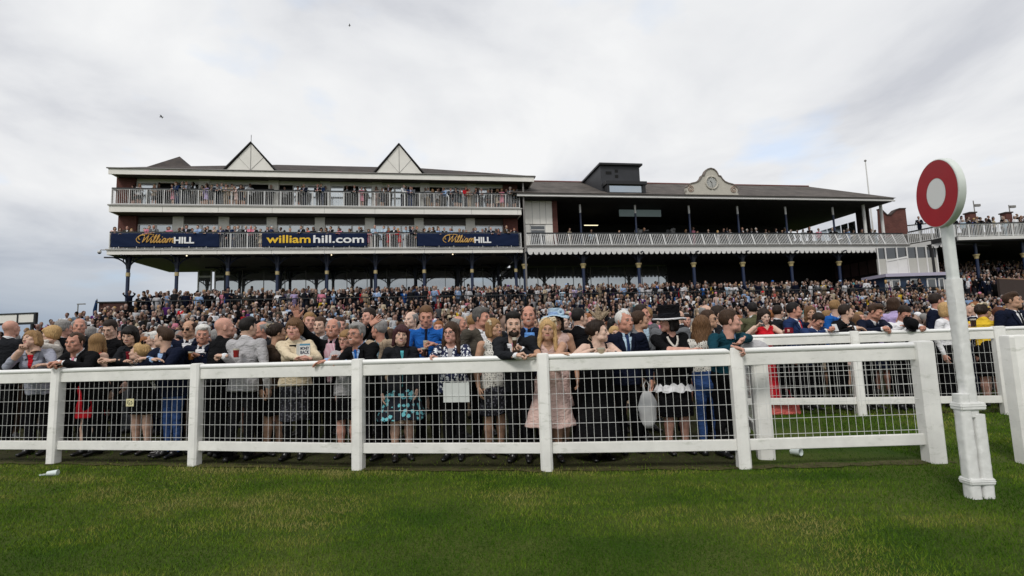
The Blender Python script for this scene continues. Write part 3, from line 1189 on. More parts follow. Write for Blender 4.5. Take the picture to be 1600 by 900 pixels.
def pattern_mat(kind):
    """cloth prints: each a procedural material in the cloth's own space"""
    key = "print_" + kind
    if key in _mats:
        return _mats[key]
    M_ = mat(key, (0.5, 0.5, 0.5), rough=0.85, spec=0.25)
    t = M_.node_tree
    b = t.nodes["Principled BSDF"]
    c = t.nodes.new("ShaderNodeTexCoord")
    rp = t.nodes.new("ShaderNodeValToRGB")
    rp.color_ramp.interpolation = "CONSTANT"

    def cols(a, b_, pos):
        rp.color_ramp.elements[0].color = (*a, 1)
        rp.color_ramp.elements[1].color = (*b_, 1)
        rp.color_ramp.elements[1].position = pos
    if kind in ("floral", "turquoise_floral", "dark_floral", "lace"):
        v = t.nodes.new("ShaderNodeTexVoronoi")
        v.inputs["Scale"].default_value = {"floral": 26, "turquoise_floral": 17, "dark_floral": 30, "lace": 48}[kind]
        v.inputs["Randomness"].default_value = 0.25 if kind == "lace" else 0.9
        nn = t.nodes.new("ShaderNodeTexNoise")
        nn.inputs["Scale"].default_value = 60
        ad = t.nodes.new("ShaderNodeVectorMath")
        ad.operation = "MULTIPLY_ADD"
        ad.inputs[1].default_value = (0.03, 0.03, 0.03)
        t.links.new(c.outputs["Object"], nn.inputs["Vector"])
        t.links.new(nn.outputs["Color"], ad.inputs[0])
        t.links.new(c.outputs["Object"], ad.inputs[2])
        t.links.new(ad.outputs[0], v.inputs["Vector"])
        t.links.new(v.outputs["Distance"], rp.inputs[0])
        a, b2, p_ = {"floral": ((0.70, 0.72, 0.75), (0.015, 0.020, 0.055), 0.42), "turquoise_floral": ((0.16, 0.50, 0.56), (0.010, 0.012, 0.020), 0.40),
                     "dark_floral": ((0.10, 0.10, 0.12), (0.012, 0.012, 0.016), 0.35), "lace": ((0.012, 0.012, 0.014), (0.62, 0.60, 0.55), 0.34)}[kind]
        cols(a, b2, p_)
    elif kind in ("stripe_pink", "check_bw", "plaid_blue"):
        w = t.nodes.new("ShaderNodeTexWave")
        w.wave_type = "BANDS"
        w.bands_direction = "X"
        w.inputs["Scale"].default_value = {"stripe_pink": 17, "check_bw": 14, "plaid_blue": 12}[kind]
        t.links.new(c.outputs["Object"], w.inputs["Vector"])
        if kind == "stripe_pink":
            t.links.new(w.outputs["Fac"], rp.inputs[0])
            cols((0.45, 0.06, 0.14), (0.68, 0.62, 0.64), 0.42)
        else:
            w2 = t.nodes.new("ShaderNodeTexWave")
            w2.wave_type = "BANDS"
            w2.bands_direction = "Z"
            w2.inputs["Scale"].default_value = w.inputs["Scale"].default_value
            t.links.new(c.outputs["Object"], w2.inputs["Vector"])
            mu = t.nodes.new("ShaderNodeMath")
            mu.operation = "MULTIPLY"
            t.links.new(w.outputs["Fac"], mu.inputs[0])
            t.links.new(w2.outputs["Fac"], mu.inputs[1])
            t.links.new(mu.outputs[0], rp.inputs[0])
            if kind == "check_bw":
                cols((0.03, 0.03, 0.035), (0.66, 0.64, 0.60), 0.22)
            else:
                cols((0.06, 0.25, 0.36), (0.55, 0.60, 0.60), 0.30)
    t.links.new(rp.outputs[0], b.inputs["Base Color"])
    return M_


def cl(c):
    if c in ("floral", "turquoise_floral", "dark_floral", "lace", "stripe_pink", "check_bw", "plaid_blue"):
        return pattern_mat(c)
    return cloth(c, CL[c])


M_lips = mat("lips", (0.40, 0.15, 0.13), rough=0.4)
M_lipsm = mat("lips_pale", (0.40, 0.20, 0.15), rough=0.5)
M_eye = mat("eye_white", (0.62, 0.60, 0.57), rough=0.25)
M_iris = mat("iris", (0.025, 0.022, 0.020), rough=0.15)
M_teeth = mat("teeth", (0.72, 0.69, 0.62), rough=0.3)
M_shoe = mat("shoe_black", (0.012, 0.012, 0.012), rough=0.3)


def person_mats(sp):
    sk = skin_mat(sp.get("skin", "fair"))
    topc = cl(sp.get("tc", "black"))
    botc = cl(sp.get("bc", "black"))
    shc = cl(sp.get("sc", "white"))
    brow = hair_mat(sp.get("browc") or {"white": "grey", "blonde": "lightbrown"}.get(sp.get("hc", "brown"), sp.get("hc", "brown")))
    legm = cl(sp["tights"]) if sp.get("tights") else sk
    return [sk, topc, shc, botc, cl(sp["shoec"]) if sp.get("shoec") else M_shoe, legm, M_lips if sp.get("sex") == "f" else M_lipsm, brow, M_eye, M_iris, M_teeth, shc]


def set_mats(o, mats):
    while len(o.data.materials) < len(mats):
        o.data.materials.append(None)
    for i, m_ in enumerate(mats):
        o.material_slots[i].link = "OBJECT"
        o.material_slots[i].material = m_


def add_hair(o, HM, style, color, vox=0.006):
    if not style or style == "bald":
        return None
    h = bpy.data.objects.new("beard" if style == "beard" else "hair", hair_data(style, vox))
    col.objects.link(h)
    h.parent = o
    h.matrix_local = HM
    h.material_slots[0].link = "OBJECT"
    h.material_slots[0].material = hair_mat(color)
    return h


def dress_up(o, sp, info):
    """shirt front, tie, lapels, collar and so on: children laid on the body"""
    top = sp.get("top", "suit")
    if top in ("suit", "shirt") or (top == "jacket" and sp.get("sex", "m") == "m" and sp.get("sc") != "black"):
        H, hip, spd, right, fwd = (info[k] for k in ("H", "hip", "spd", "right", "fwd"))
        mb = MB()
        n = 26
        gap = R(16)
        for j in range(3):
            for k in range(n + 1):
                a = gap + (2 * PI - 2 * gap) * k / n
                fr = math.cos(a) * 0.5 + 0.5                     # 1 in front, 0 behind
                u = [0.298, 0.334, 0.302][j] - 0.016 * fr + (0.010 if j == 1 else 0) * (1 - fr)
                rr_ = [0.0440, 0.0390, 0.0490][j] + (0.004 * fr if j == 2 else 0)
                q = hip + spd * (u * H) + fwd * ((math.cos(a) * rr_ * 1.02 + 0.002) * H) + right * (math.sin(a) * rr_ * H)
                mb.v.append(tuple(q))
        for j in range(2):
            for k in range(n):
                mb.f.append((j * (n + 1) + k, j * (n + 1) + k + 1, (j + 1) * (n + 1) + k + 1, (j + 1) * (n + 1) + k))
                mb.m.append(0)
        c_ = mb.build("collar", cl(sp.get("sc", "white")), o, smooth=True)
        so = c_.modifiers.new("solid", "SOLIDIFY")
        so.thickness = 0.003
    if top == "suit":
        vb = sp.get("vb", 0.130)
        rows = []
        for i in range(17):
            t = i / 16
            u = vb + (0.292 - vb) * t
            hw = 0.004 + 0.041 * t ** 0.85
            rows.append([(hw * k, u) for k in (-1, -0.66, -0.33, 0, 0.33, 0.66, 1)])
        drape(info, [rows], 0.008, "shirt_front", cl(sp.get("sc", "white")), o)
        lap = []
        for s_ in (-1, 1):
            pts = lerp_pts([(s_ * 0.004, vb - 0.01), (s_ * 0.038, 0.235), (s_ * 0.050, 0.300)], 15)
            wds = [0.006 + 0.030 * min(1, i / 8) * (1.0 if i < 11 else 0.75) for i in range(15)]
            lap.append(strip(pts, wds, 4))
        lc = {"black": "charcoal", "navy": "charcoal", "charcoal": "black"}.get(sp.get("tc"), sp.get("tc", "black"))
        drape(info, lap, 0.016, "lapels", cl(sp.get("tc", "black")), o)
        if sp.get("tie"):
            pts = lerp_pts([(0, 0.306), (0, vb - 0.005)], 15)
            wds = [0.022, 0.024, 0.017] + [0.018 + 0.001 * i for i in range(12)]
            drape(info, [strip(pts, wds, 4)], 0.016, "tie", cl(sp["tie"]), o)
    elif top == "shirt":
        drape(info, [strip(lerp_pts([(0, 0.315), (0, 0.03)], 14), 0.014)], 0.004, "button_placket", cl(sp.get("tc")), o)
        if sp.get("tie"):
            pts = lerp_pts([(0, 0.318), (0, 0.06)], 12)
            drape(info, [strip(pts, [0.020, 0.014, 0.016, 0.018, 0.020, 0.022, 0.024, 0.026, 0.028, 0.030, 0.032, 0.022])], 0.010, "tie", cl(sp["tie"]), o)
    elif top in ("jacket", "coat", "cardigan"):
        inner = sp.get("sc", "white")
        wv = sp.get("open", 0.030)
        vb = sp.get("vb", 0.06)
        rows = []
        for i in range(22):
            t = i / 21
            u = vb + (0.290 - vb) * t
            hw = wv * (0.35 + 0.65 * t)
            rows.append([(hw * k, u) for k in (-1, -0.75, -0.5, -0.25, 0, 0.25, 0.5, 0.75, 1)])
        drape(info, [rows], 0.008, "inner_top", cl(inner), o)
        lap = []
        for s_ in (-1, 1):
            pts = lerp_pts([(s_ * wv * 0.4, vb), (s_ * (wv + 0.006), 0.235), (s_ * 0.045, 0.305)], 17)
            lap.append(strip(pts, [0.008 + 0.022 * min(1, i / 10) * (1 if i < 13 else 0.8) for i in range(17)], 4))
        drape(info, lap, 0.016, "lapels", cl(sp.get("tc", "black")), o)
    if sp.get("necklace"):
        pts = [(0.036, 0.300), (0.030, 0.270), (0.016, 0.240), (0, 0.225), (-0.016, 0.240), (-0.030, 0.270), (-0.036, 0.300)]
        drape(info, [strip(lerp_pts(pts, 25), 0.014)], 0.026, "necklace", cl(sp["necklace"]), o)


def glasses(o, HM, dark=False):
    mb = MB()
    for s_ in (-1, 1):
        pts = []
        for k in range(13):
            a = 2 * PI * k / 12
            pts.append((s_ * 0.031 + 0.022 * math.cos(a), -0.098 + abs(s_ * 0.031 + 0.022 * math.cos(a)) * 0.12, 0.000 + 0.015 * math.sin(a)))
        mb.tube(pts, 0.0018, 5)
        mb.tube([(s_ * 0.053, -0.092, 0.004), (s_ * 0.078, -0.05, 0.004), (s_ * 0.083, 0.01, 0.002)], 0.0018, 5)
        if dark:
            q = [(s_ * 0.031 + 0.021 * math.cos(2 * PI * k / 12), -0.0965, 0.014 * math.sin(2 * PI * k / 12)) for k in range(12)]
            mb.prism([(p_[0], p_[2]) for p_ in q], -0.0965, -0.0945, lambda u, v, w: (u, w, v))
    mb.tube([(-0.009, -0.099, 0.003), (0.009, -0.099, 0.003)], 0.0018, 5)
    g = mb.build("sunglasses" if dark else "spectacles", mat("glasses_frame", (0.01, 0.01, 0.012), rough=0.2), o, smooth=True)
    g.matrix_local = HM
    return g


def to_local(P, base, yaw):
    return rotz(-yaw).dot(np.array(P) - np.array(base))


def hero(sp):
    """a person placed by the head's position in the photograph and a depth"""
    x, y = sp["px"]
    Y = sp["Y"]
    hc = at(x, y, Y)
    yaw = R(sp.get("yaw", 0))
    lean = R(sp.get("lean", 4))
    gz = sp.get("gz", 0.0)
    H = sp.get("H")
    # head centre height above the hips for a body of unit height
    nd_z = math.cos(lean) * 0.336 + 0.066 * (math.cos(lean) * 0.6 + 0.4) / math.sqrt((math.sin(lean) * .6) ** 2 + (math.cos(lean) * .6 + .4) ** 2) - 0.010 * math.sin(lean)
    if not H:
        H = (hc[2] - gz) / (0.52 + nd_z)
        H = max(1.45, min(1.95, H))
    sp["H"] = H
    sp["lean"] = math.degrees(lean)
    sp = dict(sp)
    # trial run of the spine for the horizontal offset of the head
    off_f = math.sin(lean) * 0.336 * H + 0.066 * H * 0.6 * math.sin(lean) + 0.010 * H * math.cos(lean)
    side = sp.get("side", 0.0)
    local_head = np.array([side * 0.39 * H, -off_f + 0.02, 0])
    wh = rotz(yaw).dot(local_head)
    zoff = hc[2] - gz - (0.52 + nd_z) * H
    base = np.array([hc[0] - wh[0], hc[1] - wh[1], gz + min(0.0, zoff) * 0.0])
    hands = []
    for i in (0, 1):
        h = sp.get("hand", (None, None))[i]
        if h is None:
            hands.append(None)
        elif len(h) == 3:
            hands.append(to_local(at(*h), base, yaw))
        else:
            hands.append(np.array(h[:3]) if h[3] == "local" else None)
    sp["hands"] = hands
    for k in ("hdir", "palm", "thumb", "poles"):     # given in world directions
        if sp.get(k):
            sp[k] = tuple(None if v is None else rotz(-yaw).dot(np.array(v, dtype=float)) for v in sp[k])
    sp["hy"] = sp.get("look", sp.get("yaw", 0)) - sp.get("yaw", 0)
    V, F, L, info = person_geo(sp)
    me = mesh_np("person", V, F, [None] * 12, L)
    o = bpy.data.objects.new("person", me)
    col.objects.link(o)
    o.location = base
    o.rotation_euler = (0, 0, yaw)
    set_mats(o, person_mats(sp))
    tag(o, sp["label"], sp.get("cat", "man" if sp.get("sex", "m") == "m" else "woman"), sp.get("group"))
    add_hair(o, info["head"], sp.get("hair", "short"), sp.get("hc", "brown"))
    if sp.get("beard"):
        add_hair(o, info["head"], "beard", sp["beard"])
    dress_up(o, sp, info)
    if sp.get("glasses"):
        glasses(o, info["head"], sp["glasses"] == "dark")
    bpy.context.view_layer.update()
    info["M"] = o.matrix_basis.copy()
    return o, info

# ================================================================== ground
def ground_mat():
    M_ = mat("turf_soil", (0.05, 0.07, 0.02), rough=0.95, spec=0.1)
    t = M_.node_tree
    b = t.nodes["Principled BSDF"]
    c = t.nodes.new("ShaderNodeTexCoord")
    n1 = t.nodes.new("ShaderNodeTexNoise")
    n1.inputs["Scale"].default_value = 1.1
    n1.inputs["Detail"].default_value = 6
    n2 = t.nodes.new("ShaderNodeTexNoise")
    n2.inputs["Scale"].default_value = 55
    n2.inputs["Detail"].default_value = 5
    for n_ in (n1, n2):
        t.links.new(c.outputs["Object"], n_.inputs["Vector"])
    r1 = t.nodes.new("ShaderNodeValToRGB")
    r1.color_ramp.elements[0].position = 0.35
    r1.color_ramp.elements[0].color = (0.030, 0.062, 0.006, 1)
    r1.color_ramp.elements[1].position = 0.68
    r1.color_ramp.elements[1].color = (0.080, 0.100, 0.022, 1)
    t.links.new(n1.outputs["Fac"], r1.inputs[0])
    mr = t.nodes.new("ShaderNodeMapRange")
    mr.inputs["From Min"].default_value = 0.3
    mr.inputs["From Max"].default_value = 0.7
    mr.inputs["To Min"].default_value = 0.6
    mr.inputs["To Max"].default_value = 1.35
    t.links.new(n2.outputs["Fac"], mr.inputs[0])
    sc = t.nodes.new("ShaderNodeVectorMath")
    sc.operation = "SCALE"
    t.links.new(r1.outputs[0], sc.inputs[0])
    t.links.new(mr.outputs[0], sc.inputs["Scale"])
    t.links.new(sc.outputs[0], b.inputs["Base Color"])
    bp_ = t.nodes.new("ShaderNodeBump")
    bp_.inputs["Strength"].default_value = 0.9
    bp_.inputs["Distance"].default_value = 0.03
    t.links.new(n2.outputs["Fac"], bp_.inputs["Height"])
    t.links.new(bp_.outputs[0], b.inputs["Normal"])
    return M_


g = MB()
g.add([(-3000, -400, 0), (3000, -400, 0), (3000, 4000, 0), (-3000, 4000, 0)], [(0, 1, 2, 3)])
tag(g.build("grass_ground", ground_mat()), kind="structure")


def noise2(x, y, seed=0, oct_=4, f0=0.6):
    r_ = np.random.default_rng(seed)
    w = np.zeros_like(x)
    a, f_ = 1.0, f0
    for o_ in range(oct_):
        for _ in range(3):
            d = r_.normal(size=2)
            d /= np.linalg.norm(d)
            ph = r_.random() * 6.28
            w += a * np.sin((x * d[0] + y * d[1]) * f_ * 6.28 + ph + 1.7 * np.sin(y * f_ * 2.1 + ph) + 1.4 * np.sin(x * f_ * 2.7 - ph)) / 3
        a *= 0.62
        f_ *= 2.05
    return w


# short mown turf: one object of many small blades
def grass_patch():
    # rows of distance bands: nearer blades smaller
    V, F, MI = [], [], []
    bands = [(1.9, 2.8, 9500, 0.019, 0.0028), (2.8, 3.8, 7500, 0.021, 0.0034), (3.8, 5.2, 5200, 0.023, 0.0044), (5.2, 7.0, 2900, 0.027, 0.0060), (7.0, 10.5, 800, 0.045, 0.009)]
    vo = 0
    for y0, y1, dens, hgt, wid in bands:
        hw = 1.06 * y1 + 0.6
        n = int(dens * (y1 - y0) * 2 * hw)
        y = y0 + (y1 - y0) * rng.random(n)
        x = (rng.random(n) * 2 - 1) * hw
        k = np.abs(x) < 1.06 * y + 0.5
        x, y = x[k], y[k]
        # grass worn thin behind the rails where people stand
        fy = np.interp(x, [-9, -5.87, -3.85, -1.75, 0.3, 2.26, 4.14], [7.0, 6.65, 6.27, 5.79, 5.46, 5.29, 5.26])
        wear = (y > fy + 0.05) & (x < 4.1)
        keep = ~wear | (rng.random(len(x)) < 0.10)
        strip_ = (np.abs(y - fy) < 0.12)
        keep &= ~strip_ | (rng.random(len(x)) < 0.35)
        x, y, fy = x[keep], y[keep], fy[keep]
        n = len(x)
        nz_ = noise2(x, y, 3, 4, 0.22)
        n2_ = noise2(x, y * 2.2, 9, 4, 0.5)
        h = hgt * (0.55 + 0.7 * rng.random(n)) * (1.0 + 0.22 * n2_)
        a = rng.random(n) * 2 * PI
        ln = h * (0.25 + 0.75 * rng.random(n))
        b_ = rng.random(n) * 2 * PI
        dx, dy = np.cos(a) * wid * 0.5, np.sin(a) * wid * 0.5
        tx, ty = x + np.cos(b_) * ln, y + np.sin(b_) * ln
        P = np.zeros((n, 3, 3))
        P[:, 0] = np.stack([x - dx, y - dy, np.zeros(n)], 1)
        P[:, 1] = np.stack([x + dx, y + dy, np.zeros(n)], 1)
        P[:, 2] = np.stack([tx, ty, h], 1)
        V.append(P.reshape(-1, 3))
        F.append(np.arange(3 * n).reshape(-1, 3) + vo)
        vo += 3 * n
        # kinds of blade: dark, mid, light, dry
        # worn, paler band that runs along the track in front of the rails
        band = np.exp(-((y - (fy - 1.15)) / 0.55) ** 2) * 0.55 + np.exp(-((y - (fy - 0.2)) / 0.16) ** 2) * 0.9
        mow = 0.22 * np.sin(y * 6.28 / 0.9 + 0.25 * x)
        q = nz_ * 0.85 + mow + n2_ * 0.50 + band + (rng.random(n) - 0.5) * 1.0
        mi = np.digitize(q, [-0.30, 0.42, 1.0, 1.5])
        MI.append(mi)
    V, F, MI = np.concatenate(V), np.concatenate(F), np.concatenate(MI)
    gm = [mat("blade_dark", (0.036, 0.088, 0.005), 0.9, 0.04), mat("blade_mid", (0.072, 0.140, 0.010), 0.9, 0.04), mat("blade_light", (0.135, 0.195, 0.020), 0.9, 0.04),
          mat("blade_pale", (0.225, 0.225, 0.055), 0.9, 0.04), mat("blade_dry", (0.27, 0.245, 0.085), 0.9, 0.04)]
    me = mesh_np("grass", V, F, gm, MI, smooth=False)
    o = bpy.data.objects.new("grass", me)
    col.objects.link(o)
    tag(o, "short mown green turf with pale dry streaks in front of the rails", "grass", kind="stuff")


grass_patch()
# trodden ground, its dark tone doubling as contact shade under the crowd, and the strip of bare soil under the rails
FX = [-12.0, -9.95, -7.90, -5.87, -3.85, -1.75, 0.30, 2.26, 2.95]
FYS = [7.85, 7.42, 7.03, 6.65, 6.27, 5.79, 5.46, 5.29, 6.4]


def soil_sheet(name, front, back, z, m_, wob, seed):
    r_ = np.random.default_rng(seed)
    mb = MB()
    q = []
    for line, sg in ((front, 1), (back, -1)):
        pts_ = []
        for i in range(len(line) - 1):
            for k in range(14):
                t = k / 14
                pts_.append((line[i][0] * (1 - t) + line[i + 1][0] * t, line[i][1] * (1 - t) + line[i + 1][1] * t + wob * (r_.random() - 0.5) * 2, z))
        pts_.append((*line[-1], z))
        q.append(pts_)
    n = min(len(q[0]), len(q[1]))
    mb.add(q[0][:n] + q[1][:n], [(k, k + 1, n + k + 1, n + k) for k in range(n - 1)])
    return tag(mb.build(name, m_), kind="structure")


M_trod_shade = mat("trodden_shaded_turf", (0.040, 0.040, 0.018), rough=0.95, spec=0.1, noise=0.35, nscale=4, bump=0.5, bscale=50)  # trampled brown-green, with the crowd's contact shadows put into the colour
M_soil = mat("bare_soil", (0.062, 0.058, 0.024), rough=0.95, spec=0.1, noise=0.35, nscale=14, bump=0.6, bscale=60)
soil_sheet("trodden_shaded_ground", [(x, y + 0.06) for x, y in zip(FX, FYS)], [(x * 3.2, 27.0) for x in FX], 0.004, M_trod_shade, 0.03, 4)
soil_sheet("trodden_shaded_ground", [(3.55, 8.8), (5.42, 8.4), (7.38, 8.05), (9.4, 7.7), (14, 7.2)], [(2.9 * 3.2, 27), (14, 27), (20, 27), (26, 27), (34, 27)], 0.004, M_trod_shade, 0.03, 5)
soil_sheet("soil_strip", [(x, y - 0.075) for x, y in zip(FX[:-1], FYS[:-1])] + [(4.3, 5.18)], [(x, y + 0.05) for x, y in zip(FX[:-1], FYS[:-1])] + [(4.3, 5.34)], 0.008, M_soil, 0.045, 6)

# bits of litter on the turf
p_ = ground(74, 744)
lit = MB()
lit.tube([(0, 0, 0.028), (0.10, 0.02, 0.030)], [0.026, 0.036], 10)
lit.bar((-0.06, -0.03, 0.02), (0.0, 0.06, 0.012), 0.05, 0.012)
o = lit.build("crushed_cup", mat("clear_plastic", (0.62, 0.68, 0.66), rough=0.15, spec=0.8), smooth=True)
o.location = p_
tag(o, "crushed clear plastic cup lying on the turf in front of the white rail", "litter")
p_ = ground(1237, 712)
lit = MB()
lit.lathe([(0.030, 0), (0.040, 0.11), (0.037, 0.11), (0.028, 0.004)], 14)
o = lit.build("plastic_cup", mat("clear_plastic", (0.5, 0.5, 0.5)), smooth=True)
o.location = (p_[0], p_[1], 0.045)
o.rotation_euler = (R(84), 0, 0.5)
tag(o, "empty clear plastic cup lying under the rail beside the thick gate post", "litter")

# ================================================================== white rails
M_white = mat("white_paint", (0.78, 0.77, 0.73), rough=0.5, spec=0.35, noise=0.10, nscale=3.5, bump=0.06, bscale=30)
M_white2 = mat("white_plastic", (0.80, 0.80, 0.78), rough=0.35, spec=0.5, noise=0.04, nscale=4)
# scuffs and green algae marks on the painted boards
_t = M_white.node_tree
_b = _t.nodes["Principled BSDF"]
_src = _b.inputs["Base Color"].links[0].from_socket
_c = _t.nodes.new("ShaderNodeTexCoord")
_m = _t.nodes.new("ShaderNodeMapping")
_m.inputs["Scale"].default_value = (3.0, 3.0, 9.0)
_n = _t.nodes.new("ShaderNodeTexNoise")
_n.inputs["Scale"].default_value = 1.6
_n.inputs["Detail"].default_value = 9
_n.inputs["Roughness"].default_value = 0.72
_r = _t.nodes.new("ShaderNodeMapRange")
_r.inputs["From Min"].default_value = 0.56
_r.inputs["From Max"].default_value = 0.72
_r.inputs["To Max"].default_value = 0.55
_x = _t.nodes.new("ShaderNodeMix")
_x.data_type = "RGBA"
_x.inputs["B"].default_value = (0.34, 0.36, 0.28, 1)
_t.links.new(_c.outputs["Object"], _m.inputs[0])
_t.links.new(_m.outputs[0], _n.inputs["Vector"])
_t.links.new(_n.outputs["Fac"], _r.inputs[0])
_t.links.new(_r.outputs[0], _x.inputs["Factor"])
_t.links.new(_src, _x.inputs["A"])
_t.links.new(_x.outputs["Result"], _b.inputs["Base Color"])
M_wire = mat("white_wire", (0.68, 0.68, 0.66), rough=0.45)


def post(mb, x, y, w, d, h, rz=0.0, cap=True):
    c, s_ = math.cos(rz), math.sin(rz)
    ch = min(w, d) * 0.16

    def ring(k, z):
        a, b = w / 2 * k, d / 2 * k
        e = ch * k
        pts = [(-a + e, -b), (a - e, -b), (a, -b + e), (a, b - e), (a - e, b), (-a + e, b), (-a, b - e), (-a, -b + e)]
        return [(x + px * c - py * s_, y + px * s_ + py * c, z) for px, py in pts]
    levels = [(1, -0.05), (1, h - 0.022), (0.93, h - 0.006), (0.72, h)]
    q = []
    for k, z in levels:
        q += ring(k, z)
    f = []
    for i in range(len(levels) - 1):
        for k in range(8):
            f.append((i * 8 + k, i * 8 + (k + 1) % 8, (i + 1) * 8 + (k + 1) % 8, (i + 1) * 8 + k))
    f.append(tuple(range(24, 32)))
    mb.add(q, f)


def rail_fence(name, pts, label, widths=None, skip=(), z_top=1.19, group=None):
    x0, y0 = pts[0]
    root = thing(name, label, "fence", (x0, y0, 0), 0, group)
    n = len(pts)
    for i, (x, y) in enumerate(pts):
        if i in skip:
            continue
        a = pts[max(0, i - 1)]
        b = pts[min(n - 1, i + 1)]
        rz = math.atan2(b[1] - a[1], b[0] - a[0])
        w = (widths or {}).get(i, (0.125, 0.125))
        mb = MB()
        post(mb, x - x0, y - y0, w[0], w[1], z_top + 0.012, rz)
        mb.build("post", M_white, root, smooth=True, auto=25)
    for i in range(n - 1):
        a, b = Vector((*pts[i], 0)), Vector((*pts[i + 1], 0))
        d = (b - a).normalized()
        wa = (widths or {}).get(i, (0.125, 0.1))[0] / 2 - 0.01
        wb = (widths or {}).get(i + 1, (0.125, 0.1))[0] / 2 - 0.01
        if i in skip:
            wa = -0.02
        o_ = Vector((x0, y0, 0))
        a2, b2 = a + d * wa - o_, b - d * wb - o_
        up = Vector((0, 0, 1))
        mb = MB()
        mb.tube([a2 + up * (z_top - 0.030), b2 + up * (z_top - 0.030)], 0.030, 12)
        mb.build("top_rail", M_white2, root, smooth=True)
        mb = MB()
        mb.bar(a2 + up * (z_top - 0.118), b2 + up * (z_top - 0.118), 0.036, 0.118)
        mb.build("upper_board", M_white, root, bevel=0.004)
        mb = MB()
        mb.bar(a2 + up * 0.225, b2 + up * 0.225, 0.040, 0.108)
        mb.build("lower_board", M_white, root, bevel=0.005)
        mb = MB()
        L_ = (b2 - a2).length
        k = max(2, int(round(L_ / 0.0735)))
        for j in range(1, k):
            p0 = a2 + d * (L_ * j / k)
            mb.tube([p0 + up * 0.275, p0 + up * (z_top - 0.172)], 0.0021, 4, caps=False)
        for z in (0.318, 0.470, 0.622, 0.774, 0.926):
            off = Vector((-d.y, d.x, 0)) * 0.004
            mb.tube([a2 + up * z + off, b2 + up * z + off], 0.0023, 4, caps=False)
        mb.build("wire_mesh", M_wire, root)
    return root


FP = [(-14.05, 8.2), (-12.0, 7.8), (-9.95, 7.42), (-7.90, 7.03), (-5.87, 6.65), (-3.85, 6.27), (-1.75, 5.79), (0.30, 5.46), (2.26, 5.29), (4.15, 5.27)]
rail_fence("rail_fence", FP, "white running rail with wire mesh that the front row leans on", widths={9: (0.17, 0.17)})


def fence_y(x):
    return float(np.interp(x, [p_[0] for p_ in FP], [p_[1] for p_ in FP]))


rail_fence("rail_fence", [(3.55, 8.62), (5.42, 8.22), (7.38, 7.86), (9.4, 7.5), (11.4, 7.1)], "white rail with wire mesh set back beyond the gap, young men leaning on it", widths={2: (0.15, 0.15)}, z_top=1.31)
rail_fence("rail_fence", [(2.66, 5.66), (3.10, 7.14), (3.55, 8.62)], "short white rail running back from the thick gate post", widths={0: (0.18, 0.17)}, skip=(2,), z_top=1.27)
g3 = ground(1611, 724)
rail_fence("rail_fence", [(g3[0], g3[1]), (g3[0] + 2.1, g3[1] - 0.15), (g3[0] + 4.2, g3[1] - 0.3)], "white rail starting with a thick post at the edge of the picture", widths={0: (0.19, 0.17)}, z_top=1.22)

# blank card and small yellow sticker on the rail's mesh
pc = at(713, 613, fence_y(-0.6) + 0.028)
mb = MB()
mb.box(-0.145, 0.145, -0.003, 0.003, -0.105, 0.105)
for sx_ in (-0.13, 0.13):
    mb.box(sx_ - 0.006, sx_ + 0.006, -0.006, 0.006, 0.085, 0.115)
o = mb.build("card", mat("card_white", (0.58, 0.60, 0.58), rough=0.7, noise=0.04))
o.location = (pc[0], fence_y(pc[0]) + 0.016, pc[2])
o.rotation_euler = (0, 0, -0.16)
tag(o, "blank white card tied inside the wire mesh below the woman with spectacles", "card")
pc = at(203, 629, fence_y(-4.7) + 0.0)
t_ = thing("sticker", "small square yellow tag with black marks fixed to the wire mesh", "tag", (pc[0], fence_y(pc[0]) - 0.012, pc[2]), -0.19)
mb = MB()
mb.box(-0.056, 0.056, -0.002, 0.002, -0.046, 0.046)
mb.build("plate", mat("tag_yellow", (0.68, 0.62, 0.36), rough=0.6), t_)
M_ink = mat("ink_black", (0.02, 0.02, 0.02), rough=0.7)
mb = MB()
for (x, z, w, h) in [(-0.028, 0.018, 0.020, 0.010), (-0.006, 0.024, 0.012, 0.008), (0.022, 0.014, 0.016, 0.012), (-0.030, -0.004, 0.022, 0.012), (0.0, -0.006, 0.016, 0.012), (0.032, -0.006, 0.016, 0.012), (-0.008, -0.026, 0.024, 0.008), (0.022, -0.024, 0.012, 0.008)]:
    mb.box(x - w / 2, x + w / 2, -0.0045, -0.0022, z - h / 2, z + h / 2)
mb.build("marks", M_ink, t_)

# ================================================================== winning post
wp = thing("winning_post", "white taped post carrying a red ring and white disc, beside the rails", "winning post", (3.60, 4.16, 0))
M_tape = mat("white_tape", (0.74, 0.74, 0.72), rough=0.38, spec=0.5, noise=0.07, nscale=9, bump=0.8, bscale=14)
M_pole = mat("pole_paint", (0.70, 0.72, 0.70), rough=0.45, noise=0.07, nscale=12, bump=0.15, bscale=20)


